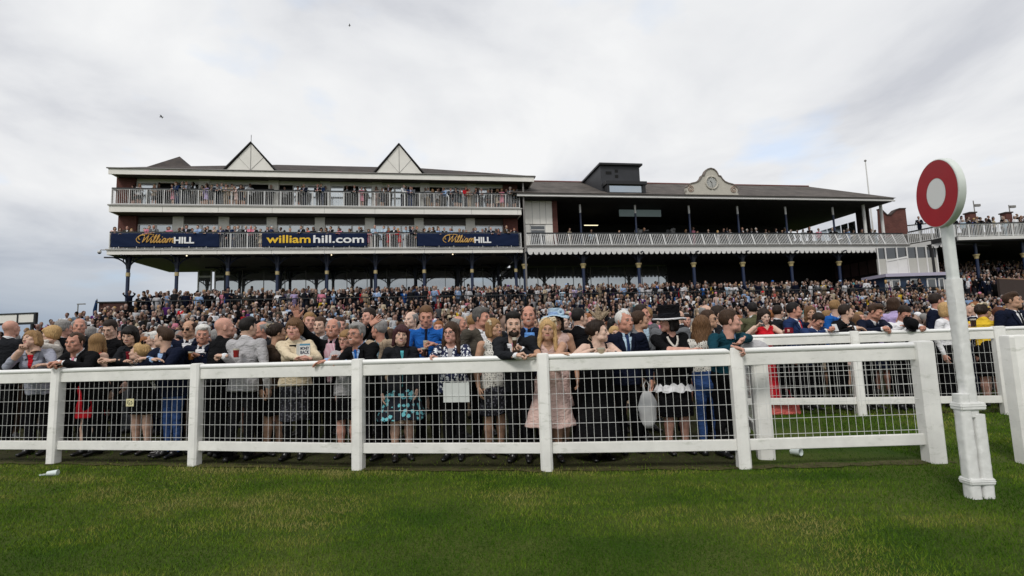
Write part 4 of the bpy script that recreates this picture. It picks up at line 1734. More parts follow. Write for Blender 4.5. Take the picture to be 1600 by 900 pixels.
def wrapped(name, x0, x1, y0, y1, z0, z1, m_, seed, amp=0.004, rot=0.0):
    """a timber wrapped in tape: a box of many rings, each a little uneven"""
    r_ = np.random.default_rng(seed)
    mb = MB()
    nz_ = max(6, int((z1 - z0) / 0.03))
    ns = 5
    rings = []
    for i in range(nz_ + 1):
        z = z0 + (z1 - z0) * i / nz_
        k = 1.0 + amp / 0.05 * (r_.random() - 0.5) * 0.6
        per = []
        w, d = (x1 - x0) / 2 * k, (y1 - y0) / 2 * k
        for sx_, sy_, ex, ey in ((-1, -1, 1, 0), (1, -1, 0, 1), (1, 1, -1, 0), (-1, 1, 0, -1)):
            for j in range(ns):
                tt = j / ns * 2
                px = sx_ * w + ex * w * tt
                py = sy_ * d + ey * d * tt
                rr_ = 1.0 - 0.10 * (1 if j == 0 else 0)
                per.append(((x0 + x1) / 2 + px * rr_ + (r_.random() - .5) * amp, (y0 + y1) / 2 + py * rr_ + (r_.random() - .5) * amp, z + (r_.random() - .5) * amp * 2 * (0 < i < nz_)))
        rings.append(per)
    n = 4 * ns
    mb.v = [q for p_ in rings for q in p_]
    for i in range(nz_):
        for k in range(n):
            mb.f.append((i * n + k, i * n + (k + 1) % n, (i + 1) * n + (k + 1) % n, (i + 1) * n + k))
            mb.m.append(0)
    mb.f.append(tuple(reversed(range(n))))
    mb.f.append(tuple(nz_ * n + k for k in range(n)))
    mb.m += [0, 0]
    return mb.build(name, m_, wp, smooth=True, auto=60)


wrapped("pole", -0.031, 0.031, -0.036, 0.036, 1.50, 2.32, M_pole, 1, 0.0006)
wrapped("tape_sleeve", -0.042, 0.042, -0.046, 0.046, 0.62, 1.72, M_tape, 2, 0.0032)
wrapped("main_timber", -0.002, 0.082, -0.050, 0.050, -0.03, 0.64, M_tape, 3, 0.0022)
wrapped("side_timber", -0.104, -0.020, -0.050, 0.038, -0.03, 0.80, M_tape, 4, 0.0025)
for z, h in ((0.13, 0.05), (0.705, 0.06)):
    mb = MB()
    mb.box(-0.110, 0.088, -0.060, 0.056, z - h / 2, z + h / 2)
    mb.box(-0.113, 0.091, -0.063, 0.059, z - 0.008, z + 0.012)
    mb.build("strap", M_tape, wp, bevel=0.008)
DZ, DX = 2.435, 0.0
disc = MB()


def disc_ring(r0, r1, xx, yy, n=64):
    q = []
    for rr_ in (r0, r1):
        for k in range(n):
            a = 2 * PI * k / n
            q.append((xx, rr_ * math.cos(a), rr_ * math.sin(a)))
    return q, [(k, (k + 1) % n, n + (k + 1) % n, n + k) for k in range(n)]


RD = 0.283
# rim body
q, f = [], []
n = 64
prof = [(0.0, RD - 0.006), (0.005, RD), (0.050, RD), (0.054, RD - 0.004), (0.054, 0.0)]
for (xx, rr_) in prof:
    for k in range(n):
        q.append((xx, rr_ * math.cos(2 * PI * k / n), rr_ * math.sin(2 * PI * k / n)))
for i in range(len(prof) - 1):
    for k in range(n):
        f.append((i * n + k, i * n + (k + 1) % n, (i + 1) * n + (k + 1) % n, (i + 1) * n + k))
f.append(tuple(reversed(range(n))))
disc.add(q, f)
dm = disc.build("disc", mat("disc_edge", (0.62, 0.66, 0.62), rough=0.5, noise=0.08, nscale=10), wp, smooth=True, auto=30)
dm.location = (-0.052, 0, DZ)
dm.rotation_euler = (0, 0, R(-11))
mb = MB()
for (r0, r1, xx) in ((0.128, 0.274, -0.003),):
    q, f = disc_ring(r0, r1, xx, 0)
    mb.add(q, f)
rr_ = mb.build("red_ring", mat("ring_red", (0.40, 0.012, 0.022), rough=0.35, spec=0.5, noise=0.06, nscale=6), dm)
mb = MB()
mb.add([(-0.003, 0.124 * math.cos(2 * PI * k / 48), 0.124 * math.sin(2 * PI * k / 48)) for k in range(48)], [tuple(range(48))])
mb.build("white_centre", mat("disc_white", (0.86, 0.86, 0.84), rough=0.4), dm)
mb = MB()
q, f = disc_ring(0.275, 0.278, -0.002, 0)
mb.add(q, f)
mb.build("white_border", mat("disc_white", (0.7, 0.7, 0.7)), dm)

# ================================================================== the grandstands
B0 = (0.70, 39.60, 0)
BA = R(9.5)
M_cream = mat("render_cream", (0.80, 0.775, 0.72), rough=0.7, noise=0.06, nscale=1.2)
M_fwhite = mat("trim_white", (0.66, 0.65, 0.63), rough=0.55, noise=0.05, nscale=2)
M_trim = mat("trim_grey", (0.20, 0.19, 0.18), rough=0.6, noise=0.08, nscale=3)
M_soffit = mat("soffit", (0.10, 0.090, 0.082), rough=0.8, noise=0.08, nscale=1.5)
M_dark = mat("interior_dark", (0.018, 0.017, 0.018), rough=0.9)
M_brown = mat("interior_brown", (0.045, 0.030, 0.026), rough=0.9, noise=0.1)
M_blue = mat("column_blue", (0.008, 0.018, 0.055), rough=0.4)
M_ironblue = mat("bracket_navy", (0.006, 0.010, 0.026), rough=0.5)
M_gold = mat("band_gold", (0.46, 0.37, 0.18), rough=0.45)
M_conc = mat("concrete", (0.20, 0.19, 0.175), rough=0.9, noise=0.12, nscale=1.5)
M_baluster = mat("baluster_white", (0.68, 0.68, 0.67), rough=0.45)
M_black = mat("cladding_black", (0.022, 0.023, 0.028), rough=0.55, noise=0.15, nscale=2)
M_railblack = mat("rail_black", (0.012, 0.014, 0.015), rough=0.4)


def tiled(name, c1, c2, mortar, sx_, sz_, rough=0.85, coord="Object", off=0.5):
    M_ = mat(name, c1, rough=rough, spec=0.2)
    t = M_.node_tree
    b = t.nodes["Principled BSDF"]
    c = t.nodes.new("ShaderNodeTexCoord")
    br = t.nodes.new("ShaderNodeTexBrick")
    br.inputs["Color1"].default_value = (*c1, 1)
    br.inputs["Color2"].default_value = (*c2, 1)
    br.inputs["Mortar"].default_value = (*mortar, 1)
    br.inputs["Scale"].default_value = 1.0
    br.inputs["Brick Width"].default_value = sx_
    br.inputs["Row Height"].default_value = sz_
    br.inputs["Mortar Size"].default_value = sz_ * 0.09
    sp_ = t.nodes.new("ShaderNodeSeparateXYZ")
    cb_ = t.nodes.new("ShaderNodeCombineXYZ")
    ad = t.nodes.new("ShaderNodeMath")
    ad.operation = "ADD"
    t.links.new(c.outputs[coord], sp_.inputs[0])
    t.links.new(sp_.outputs["X"], ad.inputs[0])
    t.links.new(sp_.outputs["Y"], ad.inputs[1])
    t.links.new(ad.outputs[0], cb_.inputs["X"])
    t.links.new(sp_.outputs["Z"], cb_.inputs["Y"])
    t.links.new(cb_.outputs[0], br.inputs["Vector"])
    nn = t.nodes.new("ShaderNodeTexNoise")
    nn.inputs["Scale"].default_value = 0.9
    nn.inputs["Detail"].default_value = 6
    t.links.new(c.outputs[coord], nn.inputs["Vector"])
    mr = t.nodes.new("ShaderNodeMapRange")
    mr.inputs["From Min"].default_value = 0.3
    mr.inputs["From Max"].default_value = 0.7
    mr.inputs["To Min"].default_value = 0.72
    mr.inputs["To Max"].default_value = 1.3
    t.links.new(nn.outputs["Fac"], mr.inputs[0])
    sc = t.nodes.new("ShaderNodeVectorMath")
    sc.operation = "SCALE"
    t.links.new(br.outputs["Color"], sc.inputs[0])
    t.links.new(mr.outputs[0], sc.inputs["Scale"])
    t.links.new(sc.outputs[0], b.inputs["Base Color"])
    return M_


M_slate = tiled("roof_slate", (0.075, 0.060, 0.052), (0.050, 0.043, 0.040), (0.035, 0.03, 0.03), 0.35, 0.12)
M_slate2 = tiled("roof_tile_grey", (0.120, 0.103, 0.092), (0.088, 0.078, 0.072), (0.05, 0.045, 0.04), 0.35, 0.12)
M_brick = tiled("brick_red", (0.13, 0.045, 0.036), (0.10, 0.034, 0.028), (0.10, 0.07, 0.06), 0.23, 0.075)


def glass_mat(name, tint, refl, rough=0.03):
    M_ = bpy.data.materials.new(name)
    M_.use_nodes = True
    t = M_.node_tree
    b = t.nodes["Principled BSDF"]
    b.inputs["Base Color"].default_value = (*tint, 1)
    b.inputs["Roughness"].default_value = 0.3
    gl = t.nodes.new("ShaderNodeBsdfGlossy")
    gl.inputs["Roughness"].default_value = rough
    gl.inputs["Color"].default_value = (0.88, 0.94, 0.96, 1)
    mx = t.nodes.new("ShaderNodeMixShader")
    mx.inputs[0].default_value = refl
    t.links.new(b.outputs[0], mx.inputs[1])
    t.links.new(gl.outputs[0], mx.inputs[2])
    t.links.new(mx.outputs[0], t.nodes["Material Output"].inputs[0])
    _mats[name] = M_
    return M_


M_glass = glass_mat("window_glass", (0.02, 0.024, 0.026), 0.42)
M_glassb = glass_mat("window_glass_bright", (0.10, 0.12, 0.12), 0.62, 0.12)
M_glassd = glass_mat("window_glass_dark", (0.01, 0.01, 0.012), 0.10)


def part(parent, name, m_, fn, **kw):
    mb = MB()
    fn(mb)
    return mb.build(name, m_, parent, **kw)


# ---- left stand
LS = thing("grandstand", "three storey cream grandstand with two pointed gables and two balconies", "grandstand", B0, BA)
S0, S1 = -29.0, 0.25
# slabs with cream fascia
for (zb, zt, nm) in ((8.27, 8.66, "lower"), (11.30, 11.83, "upper")):
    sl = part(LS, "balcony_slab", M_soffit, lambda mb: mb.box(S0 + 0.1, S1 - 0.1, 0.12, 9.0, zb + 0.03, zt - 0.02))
    fs = part(LS, "fascia", M_cream, lambda mb: (mb.box(S0, S1, 0.0, 0.10, zb, zt - 0.09), mb.box(S0, S0 + 0.1, 0.1, 8.8, zb, zt - 0.09), mb.box(S1 - 0.1, S1, 0.1, 8.8, zb, zt - 0.09)))
    part(fs, "ledge", mat("ledge_stone", (0.36, 0.35, 0.33), 0.7), lambda mb: mb.box(S0 - 0.07, S1 + 0.07, -0.07, 0.11, zt - 0.09, zt))
    for s_ in np.arange(S0 + 3.4, S1, 3.65):
        part(fs, "joint_groove", M_trim, lambda mb: mb.box(s_, s_ + 0.018, -0.004, 0.002, zb + 0.01, zt - 0.10))
# eave and roof
ev = part(LS, "eave_fascia", M_cream, lambda mb: (mb.box(S0 + 0.05, S1 + 1.05, -0.35, -0.25, 13.90, 14.30), mb.box(S0 + 0.05, S0 + 0.15, -0.25, 11.8, 13.98, 14.26), mb.box(S1 + 0.95, S1 + 1.05, -0.25, 11.8, 13.98, 14.26)))
part(ev, "gutter", M_trim, lambda mb: (mb.tube([(S0 - 0.05, -0.40, 14.33), (S1 + 1.15, -0.40, 14.33)], 0.045, 8), mb.tube([(S1 + 1.12, -0.42, 14.30), (S1 + 1.12, 11.8, 14.30)], 0.07, 8)))
part(LS, "soffit", M_soffit, lambda mb: mb.box(S0 + 0.16, S1 + 0.94, -0.24, 11.8, 14.02, 14.12))


def hip_roof(mb, s0, s1, t0, t1, ze, zr, hl, hr):
    tm = (t0 + t1) / 2
    v = [(s0, t0, ze), (s1, t0, ze), (s1, t1, ze), (s0, t1, ze), (s0 + hl, tm, zr), (s1 - hr, tm, zr)]
    mb.add(v, [(0, 1, 5, 4), (1, 2, 5), (2, 3, 4, 5), (3, 0, 4), (0, 3, 2, 1)])


part(LS, "roof", M_slate, lambda mb: hip_roof(mb, S0 - 0.08, S1 + 1.15, -0.42, 11.9, 14.33, 16.95, 9.5, 9.5))
part(LS, "roof_turret", M_slate, lambda mb: mb.add([(-29.0, 3.0, 15.3), (-25.2, 3.0, 15.3), (-25.2, 8.5, 15.6), (-29.0, 8.5, 15.6), (-27.5, 6.5, 17.75)], [(0, 1, 4), (1, 2, 4), (2, 3, 4), (3, 0, 4)]))
for (a, b, zp) in ((-21.5, -17.95, 16.50), (-11.0, -7.3, 16.72)):
    mid = (a + b) / 2
    ga = part(LS, "gable", M_cream, lambda mb: mb.prism([(a + 0.12, 14.36), (b - 0.12, 14.36), (mid, zp - 0.12)], -0.30, -0.18, lambda u, v, w: (u, w, v)))
    part(ga, "gable_roof", M_slate, lambda mb: (mb.bar((a - 0.05, -0.15, 14.34), (mid, -0.15, zp), 0.50, 0.05, up=(0, 0, 1)), mb.bar((mid, -0.15, zp), (b + 0.05, -0.15, 14.34), 0.50, 0.05),
                                             mb.add([(a, 0.1, 14.34), (mid, 0.1, zp), (mid, 5.5, zp), (mid, 5.5, 14.5)], [(0, 1, 2)]), mb.add([(b, 0.1, 14.34), (mid, 0.1, zp), (mid, 5.5, zp)], [(0, 1, 2)])))
    part(ga, "bargeboard", M_railblack, lambda mb: (mb.bar((a - 0.06, -0.40, 14.36), (mid, -0.40, zp), 0.04, 0.05), mb.bar((mid, -0.40, zp), (b + 0.06, -0.40, 14.36), 0.04, 0.05)))
    part(ga, "joint_grooves", M_trim, lambda mb: (mb.box(mid - 0.02, mid + 0.02, -0.310, -0.299, 14.38, zp - 0.3), mb.bar((mid, -0.305, 14.40), (a + (mid - a) * 0.5, -0.305, (14.36 + zp) / 2 - 0.05), 0.012, 0.035, up=(0, 1, 0)), mb.bar((mid, -0.305, 14.40), (b + (mid - b) * 0.5, -0.305, (14.36 + zp) / 2 - 0.05), 0.012, 0.035, up=(0, 1, 0))))
    if a < -20:
        part(ga, "finial", M_railblack, lambda mb: mb.tube([(mid, -0.3, zp), (mid, -0.3, zp + 0.55)], 0.02, 5))
# balcony back walls with bays
PIERS = [-25.1, -22.0, -18.65, -15.2, -11.5, -7.75, -3.7]
PIERS_U = [-23.25, -18.45, -14.77, -10.92, -7.25, -3.56]
for (z0, z1, pl, up_) in ((8.68, 11.29, PIERS, False), (11.85, 14.0, PIERS_U, True)):
    TB = 0.95 if up_ else 1.35
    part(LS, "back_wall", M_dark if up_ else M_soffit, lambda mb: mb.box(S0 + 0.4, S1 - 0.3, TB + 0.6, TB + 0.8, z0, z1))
    part(LS, "lintel", M_soffit if not up_ else M_cream, lambda mb: mb.box(S0 + 0.6, S1 - 0.4, TB, TB + 0.12, z1 - (0.28 if up_ else 0.55), z1))
    for e in ((S0 + 0.02, S0 + 1.2), (S1 - 1.3, S1 - 0.12)):
        part(LS, "brick_pier", M_brick, lambda mb: mb.box(e[0], e[1], TB - 0.25, TB + 0.55, z0, z1))
    for p_ in pl:
        part(LS, "pier", M_cream, lambda mb: mb.box(p_ - 0.36, p_ + 0.36, TB - 0.14, TB + 0.15, z0, z1))
    edges = [S0 + 1.2] + [x for p_ in pl for x in (p_ - 0.36, p_ + 0.36)] + [S1 - 1.3]
    for i in range(0, len(edges), 2):
        a, b = edges[i], edges[i + 1]
        if b - a < 1:
            continue
        # glazed doors with one leaf standing open
        zt = z1 - (0.28 if up_ else 0.55)
        nb = 3 if b - a > 2.5 else 2
        w = (b - a) / nb
        openi = (i // 2 * 7 + (1 if up_ else 2)) % nb
        for k in range(nb):
            x0, x1 = a + k * w, a + (k + 1) * w
            if up_ and k == openi:
                continue
            fr = part(LS, "window", M_fwhite, lambda mb: (mb.box(x0, x0 + 0.07, TB - 0.03, TB + 0.05, z0, zt), mb.box(x1 - 0.07, x1, TB - 0.03, TB + 0.05, z0, zt), mb.box(x0 + 0.07, x1 - 0.07, TB - 0.03, TB + 0.05, zt - 0.07, zt), mb.box(x0 + 0.07, x1 - 0.07, TB - 0.03, TB + 0.05, z0, z0 + 0.07)))
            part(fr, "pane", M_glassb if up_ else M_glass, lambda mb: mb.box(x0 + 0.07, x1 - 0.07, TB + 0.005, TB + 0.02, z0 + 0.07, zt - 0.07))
# end wall
part(LS, "end_wall", M_brick, lambda mb: (mb.box(S0 + 0.25, S0 + 0.5, TB + 1.2, 11.0, 8.7, 11.2), mb.box(S0 + 0.25, S0 + 0.5, TB + 1.2, 11.0, 11.86, 13.98), mb.box(S1 - 0.4, S1 - 0.15, TB + 1.2, 11.0, 8.7, 11.2), mb.box(S1 - 0.4, S1 - 0.15, TB + 1.2, 11.0, 11.86, 13.98)))


def balustrade(parent, a, b, z0, z1, toprail=M_railblack, pitch=0.125, postp=1.12, lean=0.0, topw=0.06, br=0.009):
    """a, b in (s, t)"""
    A, B = Vector((*a, 0)), Vector((*b, 0))
    d = (B - A).normalized()
    nrm = Vector((-d.y, d.x, 0))
    L_ = (B - A).length
    up = Vector((0, 0, 1))
    o1 = MB()
    np_ = int(round(L_ / postp))
    for k in range(np_ + 1):
        p_ = A + d * (L_ * k / np_)
        o1.bar(p_ + up * z0, p_ + up * z1 + nrm * lean, 0.055)
    n = int(round(L_ / pitch))
    for k in range(n + 1):
        p_ = A + d * (L_ * k / n)
        o1.bar(p_ + up * (z0 + 0.08), p_ + up * (z1 - 0.02) + nrm * lean, br * 2)
    o1.bar(A + up * (z0 + 0.08), B + up * (z0 + 0.08), 0.04)
    o1.bar(A + up * (z1 - 0.06) + nrm * lean, B + up * (z1 - 0.06) + nrm * lean, 0.04)
    bl = o1.build("balusters", M_baluster, parent)
    o2 = MB()
    o2.bar(A + up * z1 + nrm * lean, B + up * z1 + nrm * lean, topw + 0.02, 0.09)
    o2.build("handrail", toprail, parent)
    return bl


balustrade(LS, (S0 + 0.08, 0.12), (S1 - 0.1, 0.12), 8.66, 9.87)
balustrade(LS, (S0 + 0.08, 0.12), (S1 - 0.1, 0.12), 11.83, 13.02)
balustrade(LS, (S0 + 0.08, 2.2), (S0 + 0.08, 0.2), 11.83, 13.02)
balustrade(LS, (S0 + 0.08, 2.2), (S0 + 0.08, 0.2), 8.66, 9.87)


def iron_column(parent, s_, t_, z0, z1, zband, r_=0.115, m_=M_blue, arms=True, span=1.25, capital=False):
    c = part(parent, "column", m_, lambda mb: mb.tube([(s_, t_, z0), (s_, t_, z1)], r_, 10), smooth=True)
    if zband:
        if capital:
            part(c, "capital", M_gold, lambda mb: mb.lathe([(r_ + 0.02, zband - 0.22), (r_ + 0.05, zband - 0.05), (r_ + 0.13, zband + 0.10), (r_ + 0.13, zband + 0.15)], 10, (s_, t_, 0)))
        else:
            part(c, "band", M_gold, lambda mb: mb.lathe([(r_ + 0.025, zband - 0.13), (r_ + 0.025, zband + 0.13)], 10, (s_, t_, 0)))
    if arms:
        def br_(mb):
            for dx, dy in ((1, 0), (-1, 0), (0, -0.6)):
                pts = []
                for k in range(7):
                    a = k / 6 * PI / 2
                    pts.append((s_ + dx * span * (1 - math.cos(a)), t_ + dy * span * (1 - math.cos(a)), z1 - 1.05 + 1.0 * math.sin(a)))
                mb.tube(pts, 0.055, 6)
                mb.tube([(s_, t_, z1 - 0.08), (s_ + dx * span * 1.25, t_ + dy * span * 1.25, z1 - 0.06)], 0.06, 6)
                mb.tube([(s_ + dx * 0.35, t_ + dy * .35, z1 - 0.1), (s_ + dx * 0.30, t_ + dy * .3, z1 - 0.42)], 0.035, 5)
            mb.tube([(s_, t_, z1 - 0.9), (s_, t_, z1)], [r_ + 0.02, r_ + 0.12], 8)
        part(c, "bracket", M_ironblue, br_, smooth=True)
    return c


for s_ in (-28.05, -24.9, -21.5, -18.1, -14.6, -11.05, -7.4, -3.7, -0.2):
    iron_column(LS, s_, 0.85, 3.7, 8.28, 6.98)
for s_ in (-23.5, -19.3, -15.6, -11.9, -8.2, -4.5, -0.9):
    iron_column(LS, s_, 6.0, 4.8, 8.28, 0, 0.12, M_ironblue)
# glass screen at the back of the covered terrace
sc_ = part(LS, "glass_screen", M_glass, lambda mb: mb.box(-24.5, 16.0, 7.6, 7.63, 5.2, 8.2))
for s_ in np.arange(-24.5, 16, 1.72):
    part(sc_, "glazing_bar", M_trim, lambda mb: mb.box(s_, s_ + 0.05, 7.56, 7.598, 5.2, 8.2))
part(LS, "ceiling_lights", mat("lamp_small", (0.9, 0.75, 0.5), emit=1.6), lambda mb: [mb.sphere((s_, 0.42, 8.24), 0.05, 8, 4) for s_ in (-24.1, -14.2, -5.2)])
part(LS, "soffit_studs", M_cream, lambda mb: [mb.sphere((s_, 0.35, 8.25), 0.028, 6, 4) for s_ in np.arange(-28, 0, 1.0)])
# end bay with tall white windows
for (a, b) in ((-26.2, -25.1), (-24.9, -23.9)):
    w_ = part(LS, "window", M_fwhite, lambda mb: (mb.box(a, a + 0.1, 7.4, 7.5, 4.6, 8.2), mb.box(b - 0.1, b, 7.4, 7.5, 4.6, 8.2), mb.box(a + 0.1, b - 0.1, 7.4, 7.5, 5.9, 6.05), mb.box(a + 0.1, b - 0.1, 7.4, 7.5, 7.6, 7.75)))
    part(w_, "pane", M_glass, lambda mb: mb.box(a + 0.1, b - 0.1, 7.45, 7.47, 4.6, 8.2))
part(LS, "rear_wall", M_brown, lambda mb: (mb.box(S0 + 4.0, S1, 9.0, 9.2, 0, 8.2),))

# ---- right stand
RS = thing("grandstand", "older two storey stand with slate roof, scalloped white canopy and clock gable", "grandstand", B0, BA)
U0, U1 = 0.62, 35.55


def scallop(mb, a, b, z_top, z_base, depth, pitch, t_, th=0.04):
    """fretted valance along s from a to b"""
    n = int(round((b - a) / pitch))
    p_ = (b - a) / n
    for k in range(n):
        s0 = a + k * p_
        pts = [(s0, z_top), (s0, z_base)]
        for j in range(7):
            an = PI * j / 6
            pts.append((s0 + p_ / 2 - math.cos(an) * p_ * 0.42, z_base - 0.03 - depth * math.sin(an) ** 0.8))
        pts += [(s0 + p_, z_base), (s0 + p_, z_top)]
        mb.prism(pts, t_, t_ + th, lambda u, v, w: (u, w, v))


fs = part(RS, "fascia", M_fwhite, lambda mb: (mb.box(U0, U1, 0.0, 0.12, 8.42, 8.74), mb.box(U0, U0 + 0.1, 0.12, 6, 8.42, 8.74)))
part(fs, "ledge", M_trim, lambda mb: mb.box(U0 - 0.05, U1 + 0.05, -0.10, 0.13, 8.74, 8.84))
part(RS, "valance", M_fwhite, lambda mb: scallop(mb, U0, U1, 8.42, 8.32, 0.20, 0.46, -0.02))
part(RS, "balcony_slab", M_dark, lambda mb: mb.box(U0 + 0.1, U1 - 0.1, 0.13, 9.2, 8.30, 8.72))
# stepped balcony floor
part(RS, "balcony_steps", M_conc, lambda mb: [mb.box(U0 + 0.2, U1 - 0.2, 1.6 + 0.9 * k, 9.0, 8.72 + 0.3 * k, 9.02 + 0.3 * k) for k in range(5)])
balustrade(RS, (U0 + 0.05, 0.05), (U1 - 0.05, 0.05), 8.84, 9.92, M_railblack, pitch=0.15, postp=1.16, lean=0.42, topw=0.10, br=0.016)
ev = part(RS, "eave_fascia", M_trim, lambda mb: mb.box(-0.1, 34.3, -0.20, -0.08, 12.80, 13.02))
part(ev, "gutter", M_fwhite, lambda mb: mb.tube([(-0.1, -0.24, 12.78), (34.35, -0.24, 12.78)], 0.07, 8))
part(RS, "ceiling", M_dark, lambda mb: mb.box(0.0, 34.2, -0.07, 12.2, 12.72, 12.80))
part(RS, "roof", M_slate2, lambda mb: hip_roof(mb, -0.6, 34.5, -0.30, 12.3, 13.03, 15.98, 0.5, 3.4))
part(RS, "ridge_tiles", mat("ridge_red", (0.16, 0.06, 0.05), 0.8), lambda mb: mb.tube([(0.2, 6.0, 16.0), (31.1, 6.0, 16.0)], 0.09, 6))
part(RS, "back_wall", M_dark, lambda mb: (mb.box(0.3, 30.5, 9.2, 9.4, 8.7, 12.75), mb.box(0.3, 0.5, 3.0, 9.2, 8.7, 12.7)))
part(RS, "rear_wall", M_brick, lambda mb: mb.box(3.4, 30.5, 9.0, 9.15, 8.7, 11.0))
for s_ in (5.39, 10.2, 15.07, 19.63, 24.29, 29.05):
    c = part(RS, "column", M_blue, lambda mb: mb.tube([(s_, 1.0, 8.8), (s_, 1.0, 11.75)], 0.085, 8), smooth=True)
    part(c, "column_head", M_fwhite, lambda mb: mb.tube([(s_, 1.0, 11.75), (s_, 1.0, 12.45)], 0.085, 8), smooth=True)
for s_ in (32.25, 34.1):
    part(RS, "column", M_fwhite, lambda mb: mb.tube([(s_, 1.0, 8.8), (s_, 1.0, 12.72)], 0.13, 8), smooth=True)
# glazed end wall of the upper tier
ew = part(RS, "end_wall", M_brown, lambda mb: (mb.box(33.9, 34.05, 2.2, 9.0, 8.7, 10.5), mb.box(33.9, 34.05, 2.2, 3.6, 10.5, 12.7)))
part(ew, "end_windows", M_glassb, lambda mb: [mb.box(33.93, 33.97, 3.8 + 0.9 * k, 4.6 + 0.9 * k, 10.6, 11.9) for k in range(6)])
# cream panelled bay next to the left stand
bay = part(RS, "panelled_bay", M_cream, lambda mb: (mb.box(0.72, 3.0, 1.0, 1.15, 10.75, 12.72), mb.box(0.72, 1.1, 1.0, 1.15, 8.8, 10.75), mb.box(2.4, 3.0, 1.0, 1.15, 8.8, 10.75)))
part(bay, "joint_grooves", M_trim, lambda mb: [mb.box(s_, s_ + 0.025, 0.994, 1.003, 10.8, 12.7) for s_ in (1.32, 1.95, 2.45)] + [mb.box(0.72, 3.0, 0.994, 1.003, 10.74, 10.80)])
w_ = part(RS, "window", M_fwhite, lambda mb: (mb.box(1.12, 1.18, 0.98, 1.06, 8.8, 10.70), mb.box(2.32, 2.38, 0.98, 1.06, 8.8, 10.70), mb.box(1.18, 2.32, 0.98, 1.06, 10.62, 10.70), mb.box(1.18, 2.32, 0.98, 1.06, 10.28, 10.34)))
part(w_, "pane", M_glassd, lambda mb: mb.box(1.18, 2.32, 1.02, 1.04, 8.8, 10.62))
part(RS, "brick_pier", M_brick, lambda mb: mb.box(3.0, 3.42, 0.95, 2.2, 8.8, 12.72))
part(RS, "drainpipe", M_trim, lambda mb: mb.tube([(0.45, -0.05, 4.6), (0.45, -0.05, 13.9)], 0.07, 8))
# screen and strip light inside
scn = part(RS, "information_screen", mat("screen_grey", (0.10, 0.13, 0.13), rough=0.4, emit=0.35), lambda mb: mb.box(9.6, 13.5, 6.0, 6.1, 13.42, 14.02))
scn.location = (0, -3.0, -1.42)
part(RS, "strip_light", mat("tube_light", (0.95, 0.85, 0.55), emit=1.3), lambda mb: mb.box(6.95, 8.25, 4.9, 4.96, 11.60, 11.66))
# lower columns
for s_ in (0.47, 5.29, 10.04, 14.92, 19.44, 24.06, 28.78, 33.47):
    iron_column(RS, s_, 0.6, 3.7, 8.32, 7.28, 0.13, capital=True)
part(RS, "rear_wall", M_dark, lambda mb: mb.box(16.0, 35.0, 7.8, 8.0, 3.0, 8.3))
part(RS, "side_glazing", mat("frosted_glazing", (0.17, 0.10, 0.09), rough=0.6), lambda mb: [mb.box(34.3, 34.34, 1.4 + 1.0 * k, 2.25 + 1.0 * k, 6.6, 7.9) for k in range(6)])
part(RS, "side_wall", M_brown, lambda mb: (mb.box(34.4, 34.6, 1.0, 8.0, 3.0, 8.3)))
# clock gable
pts = []
cs_, cz = 16.78, 14.20


def half(sgn):
    q = [(2.42, 13.10), (2.42, 13.28), (2.30, 13.34), (2.36, 13.52), (2.34, 13.74), (2.20, 13.94), (1.92, 14.08), (1.55, 14.16), (1.22, 14.30), (1.00, 14.52), (0.86, 14.78), (0.66, 14.80), (0.62, 14.96), (0.50, 15.18), (0.30, 15.36), (0.0, 15.44)]
    return [(cs_ + sgn * a, b) for a, b in q]


poly = half(1) + half(-1)[::-1][1:]
CG = part(RS, "clock_gable", mat("stucco", (0.50, 0.47, 0.41), rough=0.8, noise=0.07, nscale=3), lambda mb: mb.prism(poly, 0.0, 0.35, lambda u, v, w: (u, w, v)))


def outline(mb):
    for i in range(3, len(poly) - 5):
        a, b = poly[i], poly[i + 1]
        mb.bar((a[0], 0.12, a[1] + 0.03), (b[0], 0.12, b[1] + 0.03), 0.40, 0.07)


part(CG, "coping", mat("coping_stone", (0.20, 0.165, 0.145), 0.8), outline)
part(CG, "clock_face", mat("dial", (0.42, 0.42, 0.40), 0.5), lambda mb: mb.tube([(cs_, -0.02, cz), (cs_, 0.02, cz)], 0.44, 32))
cf = part(CG, "clock_surround", mat("stucco", (0.5, 0.5, 0.5)), lambda mb: mb.tube([(cs_ + 0.54 * math.cos(2 * PI * k / 32), -0.03, cz + 0.54 * math.sin(2 * PI * k / 32)) for k in range(33)], 0.075, 8, caps=False), smooth=True)


def hands_(mb):
    mb.bar((cs_, -0.045, cz), (cs_ + 0.01, -0.045, cz - 0.34), 0.02, 0.035, up=(0, 1, 0))
    mb.bar((cs_, -0.045, cz), (cs_ - 0.16, -0.045, cz + 0.17), 0.02, 0.045, up=(0, 1, 0))
    for k in range(12):
        a = 2 * PI * k / 12
        mb.bar((cs_ + 0.33 * math.cos(a), -0.03, cz + 0.33 * math.sin(a)), (cs_ + 0.40 * math.cos(a), -0.03, cz + 0.40 * math.sin(a)), 0.012, 0.03, up=(0, 1, 0))


part(CG, "clock_hands", M_ink, hands_)


def scroll(mb):
    for sg in (-1, 1):
        pts_ = []
        for k in range(22):
            a = k / 21 * 3.6 * PI
            r_ = 0.31 - 0.25 * k / 21
            pts_.append((cs_ + sg * (1.98 + r_ * math.cos(a + 1.0)), -0.03, 13.62 + r_ * math.sin(a + 1.0)))
        mb.tube(pts_, 0.035, 6)


part(CG, "scrolls", mat("scroll_buff", (0.42, 0.30, 0.24), 0.8), scroll, smooth=True)
